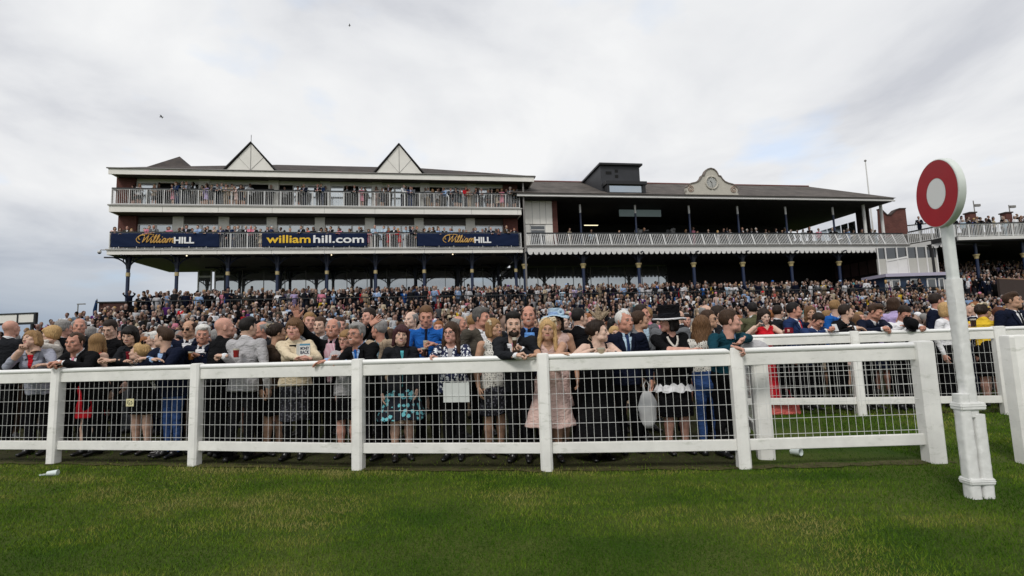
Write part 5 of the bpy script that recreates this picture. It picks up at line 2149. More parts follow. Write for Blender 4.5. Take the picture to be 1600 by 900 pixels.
# black commentary box on the roof
CB = part(RS, "commentary_box", M_black, lambda mb: mb.prism([(0.9, 13.4), (0.9, 15.82), (7.2, 15.82), (7.2, 14.2)], 7.3, 10.75, lambda u, v, w: (w, u, v)))
part(CB, "box_roof", mat("black_trim", (0.010, 0.010, 0.012), 0.5), lambda mb: mb.box(7.15, 10.95, 0.65, 7.4, 15.82, 15.98))
part(CB, "vents", mat("vent_black", (0.004, 0.004, 0.004), 0.9), lambda mb: [mb.box(a, a + w, 0.88, 0.905, z, z + 0.26) for a, z, w in ((7.75, 15.05, 0.5), (8.55, 15.22, 0.28), (8.55, 14.75, 0.28))])
part(CB, "window_hood", mat("black_trim", (0, 0, 0)), lambda mb: (mb.box(7.4, 10.95, 0.0, 0.9, 13.95, 14.22), mb.box(7.5, 7.7, 0.1, 0.9, 13.2, 13.95), mb.box(10.6, 10.85, 0.1, 0.9, 13.2, 13.95), mb.box(7.7, 10.6, 0.2, 0.9, 13.2, 13.32)))
part(CB, "observation_window", M_glass, lambda mb: mb.box(7.7, 10.6, 0.25, 0.28, 13.32, 13.95))
part(CB, "roof_ledge", M_fwhite, lambda mb: mb.box(7.5, 9.6, 0.3, 0.9, 14.222, 14.27))

# ---- banners on the lower balcony of the left stand
M_navy = mat("banner_navy", (0.008, 0.016, 0.048), rough=0.85, spec=0.15, noise=0.05)
M_bwhite = mat("banner_white", (0.80, 0.80, 0.80), rough=0.6)
M_bgold = mat("banner_gold", (0.62, 0.36, 0.09), rough=0.6)
M_byellow = mat("banner_yellow", (0.80, 0.50, 0.02), rough=0.6)


def banner_sheet(mb, a, b, z0, z1, t_, seed, amp=0.035):
    r_ = np.random.default_rng(seed)
    nx, nz_ = int((b - a) / 0.12), 10
    ph = r_.random(4) * 6.28
    for j in range(nz_ + 1):
        for i in range(nx + 1):
            x = a + (b - a) * i / nx
            u, v = i / nx, j / nz_
            w = amp * (math.sin((u * 3.1 + v * 1.3) * 6.28 + ph[0]) * 0.3 + math.sin((x - (1 - v) * 3.0) * 4.2 + ph[1]) * 0.4 * math.exp(-((u - 0.15) * 4) ** 2) + math.sin((x + (1 - v) * 3.0) * 4.0 + ph[2]) * 0.4 * math.exp(-((u - 0.88) * 4) ** 2))
            mb.v.append((x, t_ + w, z0 + (z1 - z0) * v + 0.02 * math.sin(u * PI * 8) * (1 - v) * (j == 0)))
    for j in range(nz_):
        for i in range(nx):
            k = j * (nx + 1) + i
            mb.f.append((k, k + 1, k + nx + 2, k + nx + 1))
            mb.m.append(0)


def stroke(mb, pts, rad, x, y, z, sc, sh=0.30):
    P = []
    # Catmull-Rom through the points
    q = [pts[0]] + list(pts) + [pts[-1]]
    for i in range(1, len(q) - 2):
        for k in range(5):
            t = k / 5
            c = []
            for a in (0, 1):
                p0, p1, p2, p3 = (q[i + j][a] for j in (-1, 0, 1, 2))
                c.append(0.5 * (2 * p1 + (p2 - p0) * t + (2 * p0 - 5 * p1 + 4 * p2 - p3) * t * t + (3 * p1 - p0 - 3 * p2 + p3) * t ** 3))
            P.append(c)
    P.append(list(pts[-1]))
    mb.tube([(x + (a + b * sh) * sc, y, z + b * sc) for a, b in P], rad, 6)


def script_william(parent, x, z, sc, m_):
    """flowing handwritten William: strokes in a unit where the capital is 1 high"""
    mb = MB()
    r_ = 0.075 * sc
    S = lambda pts, k=1.0: stroke(mb, pts, r_ * k, x, 0.0, z, sc)
    S([(0.15, 0.45), (-0.05, 0.55), (-0.10, 0.85), (0.20, 1.05), (0.55, 0.95), (0.62, 0.5), (0.58, 0.05)], 0.9)
    S([(0.58, 0.05), (0.85, 0.6), (1.05, 1.0)], 0.8)
    S([(1.05, 1.0), (1.05, 0.5), (1.08, 0.05), (1.40, 0.6), (1.62, 1.08), (1.40, 1.15), (0.60, 1.18), (0.0, 1.0), (-0.30, 0.6), (-0.15, 0.2), (0.30, -0.05)], 0.7)
    xo = 1.55
    S([(xo, 0.55), (xo + 0.02, 0.1), (xo + 0.15, 0.02), (xo + 0.32, 0.25)])
    for k in (0, 1):
        b = xo + 0.32 + k * 0.36
        S([(b, 0.25), (b + 0.16, 0.9), (b + 0.10, 1.05), (b + 0.02, 0.8), (b + 0.05, 0.15), (b + 0.16, 0.02), (b + 0.34, 0.25)])
    b = xo + 1.06
    S([(b, 0.55), (b + 0.02, 0.1), (b + 0.14, 0.02), (b + 0.30, 0.25)])
    b += 0.36
    S([(b + 0.34, 0.50), (b + 0.14, 0.58), (b, 0.30), (b + 0.08, 0.03), (b + 0.28, 0.15), (b + 0.36, 0.55), (b + 0.36, 0.12), (b + 0.50, 0.03), (b + 0.6, 0.3)])
    b += 0.60
    S([(b, 0.55), (b + 0.02, 0.0)])
    for k in (0, 1):
        S([(b + 0.02 + k * 0.34, 0.25), (b + 0.18 + k * 0.34, 0.58), (b + 0.32 + k * 0.34, 0.50), (b + 0.32 + k * 0.34, 0.05)])
    S([(b + 0.66, 0.1), (b + 0.78, 0.0), (b + 0.9, 0.15)], 0.8)
    for dx_, dz_ in ((xo + 0.18, 0.78), (xo + 1.24, 0.78)):
        mb.sphere((x + (dx_ + dz_ * 0.3) * sc - 0.0, 0.0, z + dz_ * sc), 0.07 * sc, 8, 5)
    return mb.build("script_lettering", m_, parent, smooth=True)


def banner(a, b, kind, label, xt, seed):
    t_ = thing("banner", label, "banner", B0, BA, "navy banners tied along the lower balcony rail")
    mb = MB()
    banner_sheet(mb, a, b, 8.78, 9.80, 0.045, seed, 0.02)
    sh_ = mb.build("banner_cloth", M_navy, t_, smooth=True)
    so = sh_.modifiers.new("solid", "SOLIDIFY")
    so.thickness = 0.01
    part(t_, "cable_ties", M_baluster, lambda mb: [mb.box(s_, s_ + 0.03, 0.02, 0.08, 8.70, 8.84) for s_ in np.arange(a + 0.5, b, 1.12)])
    if kind == "script":
        w_ = script_william(t_, xt, 9.10, 0.52, M_bgold)
        w_.location = (0, 0.005, 0)
        write("HILL", "bold_lettering", M_bwhite, t_, xt + 2.28, 0.010, 9.07, 0.62, 0.006, offset=0.022, width=1.32)
    else:
        write("william", "lettering", M_byellow, t_, xt, 0.010, 9.09, 0.80, 0.006, offset=0.016, width=3.05)
        write("hill.com", "lettering", M_bwhite, t_, xt + 3.16, 0.010, 9.09, 0.80, 0.006, offset=0.016, width=3.60)


banner(-28.80, -21.82, "script", "navy banner reading William HILL at the far end of the lower balcony, script to its middle", -27.1, 5)
banner(-18.97, -11.56, "com", "navy banner reading williamhill.com in yellow and white, middle of the balcony", -18.62, 6)
banner(-7.88, -0.02, "script", "navy banner reading William HILL on the balcony end next to the older stand", -5.85, 7)
bpy.data.objects["banner"]["label"] = "navy banner reading William HILL below the roof turret end of the balcony"

# security camera on the corner
cc = thing("security_camera", "dome security camera on a bracket at the balcony corner", "camera", (-28.35, 34.75, 8.55))
part(cc, "bracket", M_trim, lambda mb: mb.tube([(0.55, 0.1, 0.05), (0.1, 0, 0.05), (0, 0, -0.02)], 0.03, 6))
part(cc, "dome", mat("dome_dark", (0.08, 0.08, 0.09), 0.2), lambda mb: mb.sphere((0, 0, -0.13), 0.11, 12, 8), smooth=True)
part(cc, "housing", M_fwhite, lambda mb: mb.lathe([(0.12, -0.13), (0.12, -0.03), (0.04, 0.02)], 12))

# ---- terraces under the stands
part(None, "terrace_upper", M_conc, lambda mb: [mb.box(-27.2, 35.0, -3.0 + 0.8 * k, 8.9, 3.25 + 0.10 * k - 0.10 * (k > 0), 3.55 + 0.10 * k) for k in range(12)] and None)
o = bpy.data.objects["terrace_upper"]
o.location = B0
o.rotation_euler = (0, 0, BA)
o.name = "upper_terrace"
tag(o, kind="structure")
mb = MB()
NR = 17
for k in range(NR):
    t0 = -3.0 - 0.6 * (k + 1)
    z1 = 2.80 - 0.16 * k
    mb.box(-27.2 if k < 3 else -28.2, 36.0, t0, t0 + 0.6, 0 - 0.02, z1)
mb.box(-27.2, 35.0, -3.0, 8.9, -0.02, 3.24)
o = mb.build("lower_terrace", M_conc)
o.location = B0
o.rotation_euler = (0, 0, BA)
tag(o, kind="structure")
M_brickd = tiled("brick_dark", (0.075, 0.030, 0.024), (0.055, 0.022, 0.018), (0.05, 0.04, 0.035), 0.23, 0.075)
bw = thing("brick_wall", "dark brick wall with coping at the open end of the terrace", "wall", B0, BA)
part(bw, "brickwork", M_brickd, lambda mb: (mb.box(-27.5, -27.2, -3.2, 1.5, 0, 4.62), mb.box(-27.2, -25.9, -3.30, -3.05, 0, 4.62)))
part(bw, "coping", M_railblack, lambda mb: (mb.box(-27.58, -25.85, -3.36, -3.0, 4.62, 4.70), mb.box(-27.58, -27.15, -3.0, 1.5, 4.62, 4.70)))
tr = thing("terrace_railing", "long black railing crossing the packed terrace below both stands", "railing", B0, BA)


def terr(mb):
    mb.bar((-25.9, -3.05, 4.70), (35.0, -3.05, 4.66), 0.06, 0.06)
    mb.bar((-25.9, -3.05, 4.15), (35.0, -3.05, 4.11), 0.03, 0.03)
    for s_ in np.arange(-25.9, 35.1, 1.5):
        mb.bar((s_, -3.05, 3.2), (s_, -3.05, 4.68), 0.045)
    for s_ in np.arange(-10, 35.1, 0.14):
        mb.bar((s_, -3.05, 3.25), (s_, -3.05, 4.66), 0.016)


part(tr, "rails", M_railblack, terr)

# ================================================================== right hand group: corner, deck, booth
DS = thing("deck_stand", "low stand with a crowded roof deck and blue columns beyond the winning post", "grandstand", (36.3, 42.7, 0), R(3))
part(DS, "deck_slab", M_dark, lambda mb: mb.box(0.1, 60, 0.15, 14, 8.50, 8.86))
f_ = part(DS, "fascia", M_fwhite, lambda mb: mb.box(1.6, 60, 0.0, 0.14, 8.62, 8.90))
part(DS, "back_wall", M_dark, lambda mb: (mb.box(0, 60, 12.0, 12.2, 0, 8.5), mb.box(0.0, 0.2, 1.0, 12.0, 0, 8.5)))
for k, s_ in enumerate((4.0, 8.3, 12.6, 16.9, 21.2)):
    iron_column(DS, s_, 1.0, 4.0, 8.5, 7.35, 0.12, arms=False, capital=True)
part(DS, "deck_steps", M_conc, lambda mb: [mb.box(0.3, 60, 1.2 + 0.8 * k, 12, 8.86 + 0.25 * k, 9.11 + 0.25 * k) for k in range(5)])


def xrail(parent, a, b, z0, z1, pitch=0.14):
    balustrade(parent, a, b, z0, z1, M_railblack, pitch=pitch, postp=1.3, br=0.016)


xrail(DS, (0.1, 0.07), (30, 0.07), 8.90, 10.02)
part(DS, "terrace_steps", M_conc, lambda mb: [mb.box(0.4, 60, -2.6 + 0.75 * k, 12, 0 if k == 0 else 3.2 + 0.22 * (k - 1), 3.2 + 0.22 * k) for k in range(15)])
part(DS, "ramp_wall", M_brown, lambda mb: mb.prism([(1.2, 2.0), (1.2, 4.9), (3.4, 4.75), (5.4, 4.0), (9.0, 3.9), (9.0, 2.0)], -3.3, -3.1, lambda u, v, w: (u, w, v)))
part(DS, "ramp_handrail", mat("wood_handrail", (0.22, 0.12, 0.07), 0.5), lambda mb: mb.tube([(1.2, -3.2, 4.95), (3.4, -3.2, 4.80), (5.4, -3.2, 4.05), (9.0, -3.2, 3.95)], 0.06, 8), smooth=True)
# chimneys and mast lights on the deck
for (px, Y, zt) in ((1518, 49, 0), (1574, 49, 0)):
    b_ = at(px, 352, Y)
    c_ = at(px, 334, Y)
    ch = thing("chimney_stack", "squat red brick turret on the deck roof " + ("nearer the winning post disc" if px < 1550 else "farther from the winning post disc"), "chimney", (b_[0], Y, 9.8), 0, "brick turrets on the roof deck")
    h = c_[2] - 9.8
    part(ch, "brickwork", M_brick, lambda mb: mb.box(-0.30, 0.30, -0.30, 0.30, 0, h))
    part(ch, "cap", M_brown, lambda mb: mb.box(-0.38, 0.38, -0.38, 0.38, h, h + 0.12))
for (px, py) in ((1522, 319), (1577, 321)):
    c_ = at(px, py, 49.5)
    lm_ = thing("mast_light", "thin mast with a box lamp behind the brick turret " + ("nearer the winning post disc" if px < 1550 else "farther from the winning post disc"), "mast", (c_[0], 49.5, 9.8), 0, "masts on the roof deck")
    h = c_[2] - 9.8
    part(lm_, "mast", M_trim, lambda mb: mb.tube([(0, 0, 0), (-0.05, 0, h + (0.35 if px < 1550 else 0.05))], 0.045, 6))
    part(lm_, "lamp", M_trim, lambda mb: mb.box(0.02, 0.55, -0.1, 0.1, h - 0.25, h - 0.02))
    part(lm_, "arm", M_trim, lambda mb: mb.tube([(0, 0, h * 0.55), (0.35, 0, h * 0.5)], 0.03, 5))
# corner link between the right stand and the deck, with its own valance
e0 = np.array([0.70 + 35.55 * math.cos(BA), 39.60 + 35.55 * math.sin(BA)])
CK = thing("corner_balcony", "short angled balcony with scalloped valance joining the old stand to the deck", "balcony", (e0[0], e0[1], 0), math.atan2(42.7 - e0[1], 36.7 - e0[0]))
Lk = math.hypot(42.7 - e0[1], 36.7 - e0[0])
part(CK, "fascia", M_fwhite, lambda mb: mb.box(0, Lk, 0.0, 0.12, 8.42, 8.80))
part(CK, "valance", M_fwhite, lambda mb: scallop(mb, 0, Lk, 8.42, 8.32, 0.20, 0.46, -0.02))
balustrade(CK, (0, 0.05), (Lk, 0.05), 8.86, 9.95, M_railblack, pitch=0.15, postp=1.0, br=0.016)
part(CK, "slab", M_dark, lambda mb: mb.box(0, Lk, 0.13, 6.0, 8.3, 8.78))
# brick building with the curved gable behind
gb0 = at(1376, 393, 50.0)
GB = thing("brick_gable", "red brick end wall with a swept curved top behind the old stand's roof", "building", (gb0[0], 50.0, 0), R(6))
pp = [(0, 6)]
for (px, py) in ((1376, 326), (1381, 331), (1387, 336), (1393, 336), (1398, 332), (1402, 328), (1408, 325.5), (1419, 325)):
    q_ = at(px, py, 50.0)
    pp.append((q_[0] - gb0[0], q_[2]))
pp.append((pp[-1][0], 6))
part(GB, "wall", M_brick, lambda mb: mb.prism(pp, 0, 0.4, lambda u, v, w: (u, w, v)))
part(GB, "coping", M_brown, lambda mb: [mb.bar((pp[i][0], 0.2, pp[i][1] + 0.04), (pp[i + 1][0], 0.2, pp[i + 1][1] + 0.04), 0.55, 0.10) for i in range(1, len(pp) - 2)])
rr0 = pp[-1][0]
balustrade(GB, (rr0 + 0.05, 0.3), (rr0 + 3.0, -1.5), 10.3, 11.6, M_railblack, pitch=0.15, postp=1.2, br=0.016)
part(GB, "stair_side", M_brown, lambda mb: mb.box(rr0 + 0.05, rr0 + 3.2, 0.4, 3.0, 8.0, 10.3))
# white booth
BT = thing("white_booth", "white two tier booth with blue window band at the corner below the deck", "booth", (31.2, 42.6, 0), R(2))
zf = 3.72
part(BT, "base_panel", M_fwhite, lambda mb: mb.box(0.0, 5.9, 0, 0.2, zf - 0.6, 4.24))
part(BT, "lower_wall", mat("booth_navy", (0.012, 0.03, 0.07), 0.5), lambda mb: mb.box(0.06, 5.9, 0.05, 2.5, 4.24, 5.66))
for (a, b) in ((0.12, 0.45), (0.50, 1.25), (2.15, 2.95), (3.55, 4.35), (4.55, 5.05)):
    w_ = part(BT, "window", M_fwhite, lambda mb: (mb.box(a, a + 0.09, -0.02, 0.048, 4.30, 5.45), mb.box(b - 0.09, b, -0.02, 0.048, 4.30, 5.45), mb.box(a + 0.09, b - 0.09, -0.02, 0.048, 5.36, 5.45), mb.box(a + 0.09, b - 0.09, -0.02, 0.048, 4.30, 4.39)))
    part(w_, "pane", M_glassd, lambda mb: mb.box(a + 0.09, b - 0.09, 0.0, 0.03, 4.39, 5.36))
part(BT, "canopy", mat("canopy_lilac", (0.42, 0.39, 0.50), 0.5), lambda mb: mb.box(-0.12, 6.1, -0.28, 2.6, 5.66, 5.92))
part(BT, "upper_panels", mat("panel_grey", (0.44, 0.43, 0.39), 0.6, noise=0.04), lambda mb: (mb.box(0.3, 5.6, 1.0, 1.12, 5.92, 7.35)))
part(BT, "upper_glazing", M_glassd, lambda mb: mb.box(0.3, 5.6, 1.02, 1.08, 7.35, 8.3))
part(BT, "upper_frames", M_fwhite, lambda mb: [mb.box(s_, s_ + 0.09, 0.93, 1.0, 5.92, 8.3) for s_ in (0.3, 1.0, 2.0, 2.9, 3.75, 4.6, 5.5)] + [mb.bar((1.0, 0.94, 7.15), (2.9, 0.94, 7.45), 0.06, 0.14)])
part(BT, "white_panel", M_fwhite, lambda mb: mb.prism([(1.1, 5.95), (2.88, 5.95), (2.88, 7.35), (1.1, 7.08)], 0.955, 0.99, lambda u, v, w: (u, w, v)))
# flagpole
fp0, fp1 = at(1358, 306, 52), at(1350, 252, 52)
fp = thing("flagpole", "bare white flagpole rising behind the old stand's roof", "flagpole", (fp0[0], 52, 9))
part(fp, "pole", M_fwhite, lambda mb: mb.tube([(0, 0, 0), (0, 0, fp1[2] - 9)], [0.09, 0.05], 8), smooth=True)
part(fp, "finial", M_trim, lambda mb: mb.sphere((0, 0, fp1[2] - 9 + 0.05), 0.12, 8, 6))

# ================================================================== far left
q0 = at(58, 488, 24)
bd = thing("white_board", "long white panelled board in a black frame above heads at the far end", "board", (q0[0], 24, 0), R(-4))
zt, zb_ = q0[2], at(58, 503, 24)[2]
part(bd, "frame", M_railblack, lambda mb: (mb.box(-9, 0, -0.06, 0.06, zt - 0.06, zt), mb.box(-9, 0, -0.06, 0.06, zb_ - 0.10, zb_), mb.box(-0.10, 0, -0.065, 0.065, zb_, zt - 0.06), mb.box(-0.95, -0.90, -0.065, 0.065, zb_, zt - 0.06), mb.box(-3.0, -2.95, -0.065, 0.065, zb_, zt - 0.06)))
for k, (a, b) in enumerate(((-8.9, -3.0), (-2.95, -0.95), (-0.90, -0.10))):
    part(bd, "panel", mat("panel_white", (0.74, 0.73, 0.68), 0.6), lambda mb: mb.box(a, b, -0.03, 0.03, zb_, zt - 0.06))
part(bd, "legs", M_railblack, lambda mb: [mb.box(x - 0.05, x + 0.05, -0.05, 0.05, 0, zb_ - 0.1) for x in (-8, -4, -0.2)])
lp0 = at(122, 476, 55)
lp = thing("lamp_post", "thin lamp post with a short arm behind the crowd at the far end", "lamp post", (lp0[0], 55, 0))
part(lp, "pole", M_trim, lambda mb: mb.tube([(0, 0, 0), (0, 0, lp0[2])], [0.09, 0.05], 6))
part(lp, "lamp_head", M_trim, lambda mb: mb.box(-0.05, 0.75, -0.1, 0.1, lp0[2], lp0[2] + 0.1))
fl0 = at(151, 467, 36)
fl = thing("furled_flag", "furled dark blue flag leaning on a pole beside the terrace", "flag", (fl0[0] - 0.25, 36, 1.5))
part(fl, "pole", M_trim, lambda mb: mb.tube([(0, 0, 0), (0.28, 0, fl0[2] - 1.5)], 0.03, 6))
part(fl, "cloth", cloth("flag_blue", (0.015, 0.04, 0.10)), lambda mb: mb.tube([(0.12, 0, fl0[2] - 3.2), (0.19, -0.02, fl0[2] - 2.3), (0.26, 0, fl0[2] - 1.6)], [0.05, 0.12, 0.06], 8), smooth=True)

# birds
for (px, py, Y, lab) in ((252, 183, 60, "dark gull gliding above the pointed gable"), (546, 40, 90, "tiny dark bird high in the sky over the stand")):
    b_ = at(px, py, Y)
    bo = thing("bird", lab, "bird", tuple(b_), R(20), "birds in the sky")
    part(bo, "body", mat("bird_grey", (0.05, 0.05, 0.05)), lambda mb: (mb.tube([(-0.22, 0, 0), (-0.1, 0, 0.02), (0.1, 0, 0.02), (0.2, 0, 0.03), (0.27, 0, 0.02)], [0.02, 0.05, 0.06, 0.035, 0.008], 8),
                                                                       mb.add([(0.08, 0, 0.03), (-0.08, 0, 0.03), (-0.05, 0.3, 0.12), (0.09, 0.3, 0.13), (-0.06, 0.62, 0.04)], [(0, 1, 2, 3), (3, 2, 4)]),
                                                                       mb.add([(0.08, 0, 0.03), (-0.08, 0, 0.03), (-0.05, -0.3, 0.12), (0.09, -0.3, 0.13), (-0.06, -0.62, 0.04)], [(0, 3, 2, 1), (3, 4, 2)])))


# TV cameras on the old stand's balcony
def tvcam(s_, t_, z_, lab, rz):
    p_ = Vector((math.cos(BA) * s_ - math.sin(BA) * t_ + B0[0], math.sin(BA) * s_ + math.cos(BA) * t_ + B0[1], z_))
    c = thing("television_camera", lab, "camera", tuple(p_), rz, "television cameras on the upper tier")
    part(c, "tripod", M_trim, lambda mb: [mb.tube([(0, 0, 0.75), (0.4 * math.cos(a), 0.4 * math.sin(a), 0)], 0.03, 5) for a in (0.3, 2.4, 4.5)])
    part(c, "camera_body", mat("camera_grey", (0.12, 0.12, 0.12), 0.5), lambda mb: mb.box(-0.14, 0.14, -0.1, 0.55, 0.80, 1.12))
    part(c, "lens", M_railblack, lambda mb: mb.tube([(0, -0.1, 0.96), (0, -0.65, 0.94)], [0.10, 0.13], 10))
    part(c, "viewfinder", mat("camera_grey", (0, 0, 0)), lambda mb: mb.box(-0.06, 0.2, 0.2, 0.5, 1.12, 1.28))


tvcam(10.9, 1.6, 9.35, "grey television camera on a tripod below the black roof box", BA + 0.9)
tvcam(13.6, 1.6, 9.35, "grey television camera on a tripod left of the clock gable", BA - 0.9)
bpy.data.objects["television_camera.001"]["label"] = "grey television camera on a tripod, the one closer to the clock gable"

# ================================================================== the people at the rails
def fyp(px):
    """depth of the front rail where it crosses column px of the photograph"""
    Y = 5.8
    for _ in range(12):
        p_ = at(px, 560, Y)
        Y = fence_y(p_[0])
    return Y


def f2p(px):
    Y = 8.1
    for _ in range(12):
        Y = float(np.interp(at(px, 520, Y)[0], [3.55, 5.42, 7.38, 9.4, 11.4], [8.62, 8.22, 7.86, 7.5, 7.1]))
    return Y


people = []


def P(px, py, d, label, rail=1, **k):
    fn = fyp if rail == 1 else f2p
    sp = dict(k)
    sp["px"] = (px, py)
    sp["Y"] = fn(px) + d
    sp["label"] = label
    if "hand" in sp:
        sp["hand"] = tuple(None if h is None else (h[0], h[1], fn(h[0]) + h[2]) for h in sp["hand"])
    sp["seed"] = len(people) + 3
    o, info = hero(sp)
    people.append((o, info, sp))
    return o, info


FR = "racegoers leaning on the white rail"


def world(info, v):
    return np.array(info["M"] @ Vector([float(q) for q in v]))


# --- far left
P(18, 512, 1.15, "bald man in dark suit seen from behind at the photo's edge", yaw=175, look=178, tc="charcoal", hair="bald", hc="grey", skin="pink", lean=2)
o, i_ = P(50, 530, 0.34, "woman in lilac grey cardigan resting her tilted cheek on her fist", sex="f", top="cardigan", tc="lilacgrey", sc="red", bc="black", hair="bob", hc="darkblonde", yaw=12, look=-8, ht=-20, hp=-8, lean=20,
          hand=((33, 548, 0.10), (72, 570, 0.12)), hmode=("fist", "relax"), hdir=((0.35, -0.1, 0.95), (-1, -0.3, 0)), open=0.02, vb=0.16, skin="fair", bottom="trousers", poles=((-0.9, 0, -1), (0.6, 0.2, -1)))
P(80, 522, 1.10, "blonde woman in profile touching her mouth behind the cardigan woman", sex="f", top="blouse", tc="offwhite", hair="pixie", hc="blonde", yaw=-40, look=-75, hand=(None, (74, 533, 0.95)), hmode=("relax", "fist"), skin="fair", bc="navy")
P(100, 514, 1.55, "grey haired man in black coat with his back turned", yaw=150, look=160, tc="black", hair="greyfull", hc="grey", skin="pink")
P(124, 509, 1.35, "balding grey man behind the clasped hands man", yaw=20, look=40, tc="charcoal", hair="balding", hc="grey", skin="ruddy")
o, i_ = P(117, 535, 0.26, "man in black suit and pink tie with hands clasped over the rail", tc="black", tie="pink", sc="white", hair="receding", hc="brown", skin="ruddy", yaw=-14, look=6, hp=4, lean=26, build=1.08,
          hand=((92, 566, -0.06), (100, 567, -0.04)), hmode=("grip", "grip"), hdir=((-0.9, -0.4, -0.1), (-1, -0.25, -0.05)), poles=((-1, 0.4, -0.5), (1, 0.1, -0.45)), hscale=1.08)
P(153, 535, 0.75, "woman with long blonde hair in red dress turned away", sex="f", top="sleeveless", tc="red", bottom="dress", bc="red", hair="straight", hc="darkblonde", yaw=165, look=190, skin="fair")
P(172, 514, 1.25, "dark haired young man looking down behind the red dress", tc="black", hair="short", hc="darkbrown", yaw=0, look=8, hp=22, skin="fair", sc="black", top="shirt")
P(203, 524, 0.42, "laughing woman with dark fringe in dark jacket over the rail", sex="f", top="jacket", tc="charcoal", sc="darkred", hair="fringe", hc="black", yaw=-10, look=12, hp=14, mouth="smile", lean=20, hand=((170, 563, 0.02), (182, 563, 0.04)), hmode=("grip", "relax"), hdir=((-0.8, -0.3, 0.3), (-1, -0.2, 0)), bottom="skirt", bc="black", build=1.05, open=0.02, vb=0.17)
o, i_ = P(217, 545, 0.36, "bent woman in black and white check top with black hair ornament", sex="f", top="dress", tc="check_bw", bottom="skirt", bc="black", hem=0.32, hair="updo", hc="blonde", yaw=-60, look=-80, hp=-6, mouth="smile", lean=32, hand=((205, 566, 0.05), (222, 566, 0.08)), H=1.58, tights="black")
ch = MB()
r_ = random.Random(3)
for k in range(14):
    a, b = r_.uniform(0, 6.28), r_.uniform(0.02, 0.07)
    ch.tube([(0.02 + b * 0.3 * math.cos(a), 0.05, 0.09 + b * 0.3), (0.02 + b * math.cos(a) * 0.8, 0.05 + b * 0.6 * math.sin(a), 0.10 + b)], [0.014, 0.006], 5)
f_ = ch.build("fascinator", cl("black"), o, smooth=True)
f_.matrix_local = i_["head"]
P(256, 528, 0.30, "brown haired man in navy jacket in profile, arms folded on the rail", top="suit", tc="navy", sc="lightblue", hair="quiff", hc="brown", yaw=-20, look=-88, lean=14, build=1.1, hand=((238, 562, 0.05), (232, 560, 0.07)), hmode=("relax", "relax"), hdir=((1, 0, 0.05), (-1, 0, 0)), poles=((-1, 0, -0.7), (1, 0, -0.7)), bc="denim", bottom="jeans", hscale=1.06)
P(295, 514, 1.15, "balding man in dark glasses and dark blue jacket behind the rail", top="suit", tc="navy", hair="balding", hc="brown", glasses="dark", skin="tan", yaw=15, look=5, hp=6)
o, i_w = P(317, 523, 0.75, "white haired man in open white shirt and navy jacket holding a beer", top="jacket", tc="navy", sc="white", open=0.05, vb=0.0, hair="greyfull", hc="white", skin="ruddy", yaw=5, look=25, hp=6, hand=(None, (311, 556, 0.58)), hmode=("relax", "grip"), hdir=(None, (-0.5, -0.4, 0.3)), hscale=1.05)
P(352, 512, 0.55, "shaven headed man in black jacket turned towards the stand", top="jacket", tc="black", sc="black", hair="bald", skin="pink", yaw=140, look=125, build=1.18, hscale=1.10, lean=4)
o, i_g = P(388, 512, 0.40, "young man in light grey suit seen from behind with arm along the rail", tc="lightgrey", hair="quiff", hc="black", yaw=168, look=150, bc="black", hand=(None, (350, 556, 0.10)), hmode=("relax", "grip"), hdir=(None, (-1, -0.1, 0.1)), poles=(None, (0.4, 0.5, -1)), foot=(0.0, 0.12), skin="fair")
P(408, 516, 1.10, "red faced grey man behind the light grey suit", tc="charcoal", hair="balding", hc="grey", skin="ruddy", yaw=-30, look=-50)
o, i_f = P(434, 520, 0.70, "dark haired woman with a cream feather headpiece turned aside", sex="f", top="dress", tc="brown", bottom="dress", bc="black", hair="updo", hc="darkbrown", yaw=60, look=130, skin="tan")
ch = MB()
r_ = random.Random(5)
for k in range(26):
    a, e_a, l_ = r_.uniform(0, 6.28), r_.uniform(-0.3, 1.2), r_.uniform(0.04, 0.10)
    dx, dy, dz = math.cos(a) * math.cos(e_a), math.sin(a) * math.cos(e_a), math.sin(e_a)
    ch.tube([(0.0, 0.10, 0.07), (0.0 + dx * l_ * 0.6, 0.10 + dy * l_ * 0.6, 0.07 + dz * l_ * 0.7), (dx * l_, 0.10 + dy * l_, 0.07 + dz * l_ * 0.8)], [0.004, 0.006, 0.002], 5)
f_ = ch.build("fascinator", cl("cream"), o, smooth=True)
f_.matrix_local = i_f["head"]
o, i_c = P(460, 514, 0.42, "woman in cream jacket holding a printed leaflet at the rail", sex="f", top="jacket", tc="cream", sc="black", open=0.024, vb=0.13, bottom="skirt", bc="dark_floral", hem=0.27, tights="black", hair="pixie", hc="lightbrown", yaw=6, look=4, build=1.06, skin="pink",
           hand=((470, 561, 0.10), (482, 560, 0.10)), hmode=("grip", "relax"), hdir=((1, -0.2, 0.35), (-1, -0.2, 0.25)), poles=((-1, 0.2, -1), (1, 0.2, -1)), hscale=1.10)
o, i_v = P(520, 513, 0.95, "man in striped shirt and black jacket throwing both arms up, mouth open", top="jacket", tc="black", sc="stripe_pink", open=0.055, vb=0.0, hair="balding", hc="grey", mouth="open", skin="ruddy", yaw=-6, look=6, hp=-4, hand=((459, 489, 0.42), (586, 502, 0.70)), hmode=("open", "open"), hdir=((-0.15, -0.35, 1), (0.8, 0, 0.6)), palm=((0.1, -1, -0.2), (0, -1, 0.3)), poles=((-0.8, 0.2, -0.8), (0.9, 0.2, -0.8)), hscale=1.10)
P(484, 502, 1.75, "fair haired man behind the raised arm", tc="grey", top="shirt", hair="short", hc="darkblonde", yaw=20, look=30, skin="pink")
P(500, 509, 1.45, "brown haired man with round face below the raised arm", tc="grey", top="shirt", hair="short", hc="brown", yaw=0, look=-4, skin="fair")
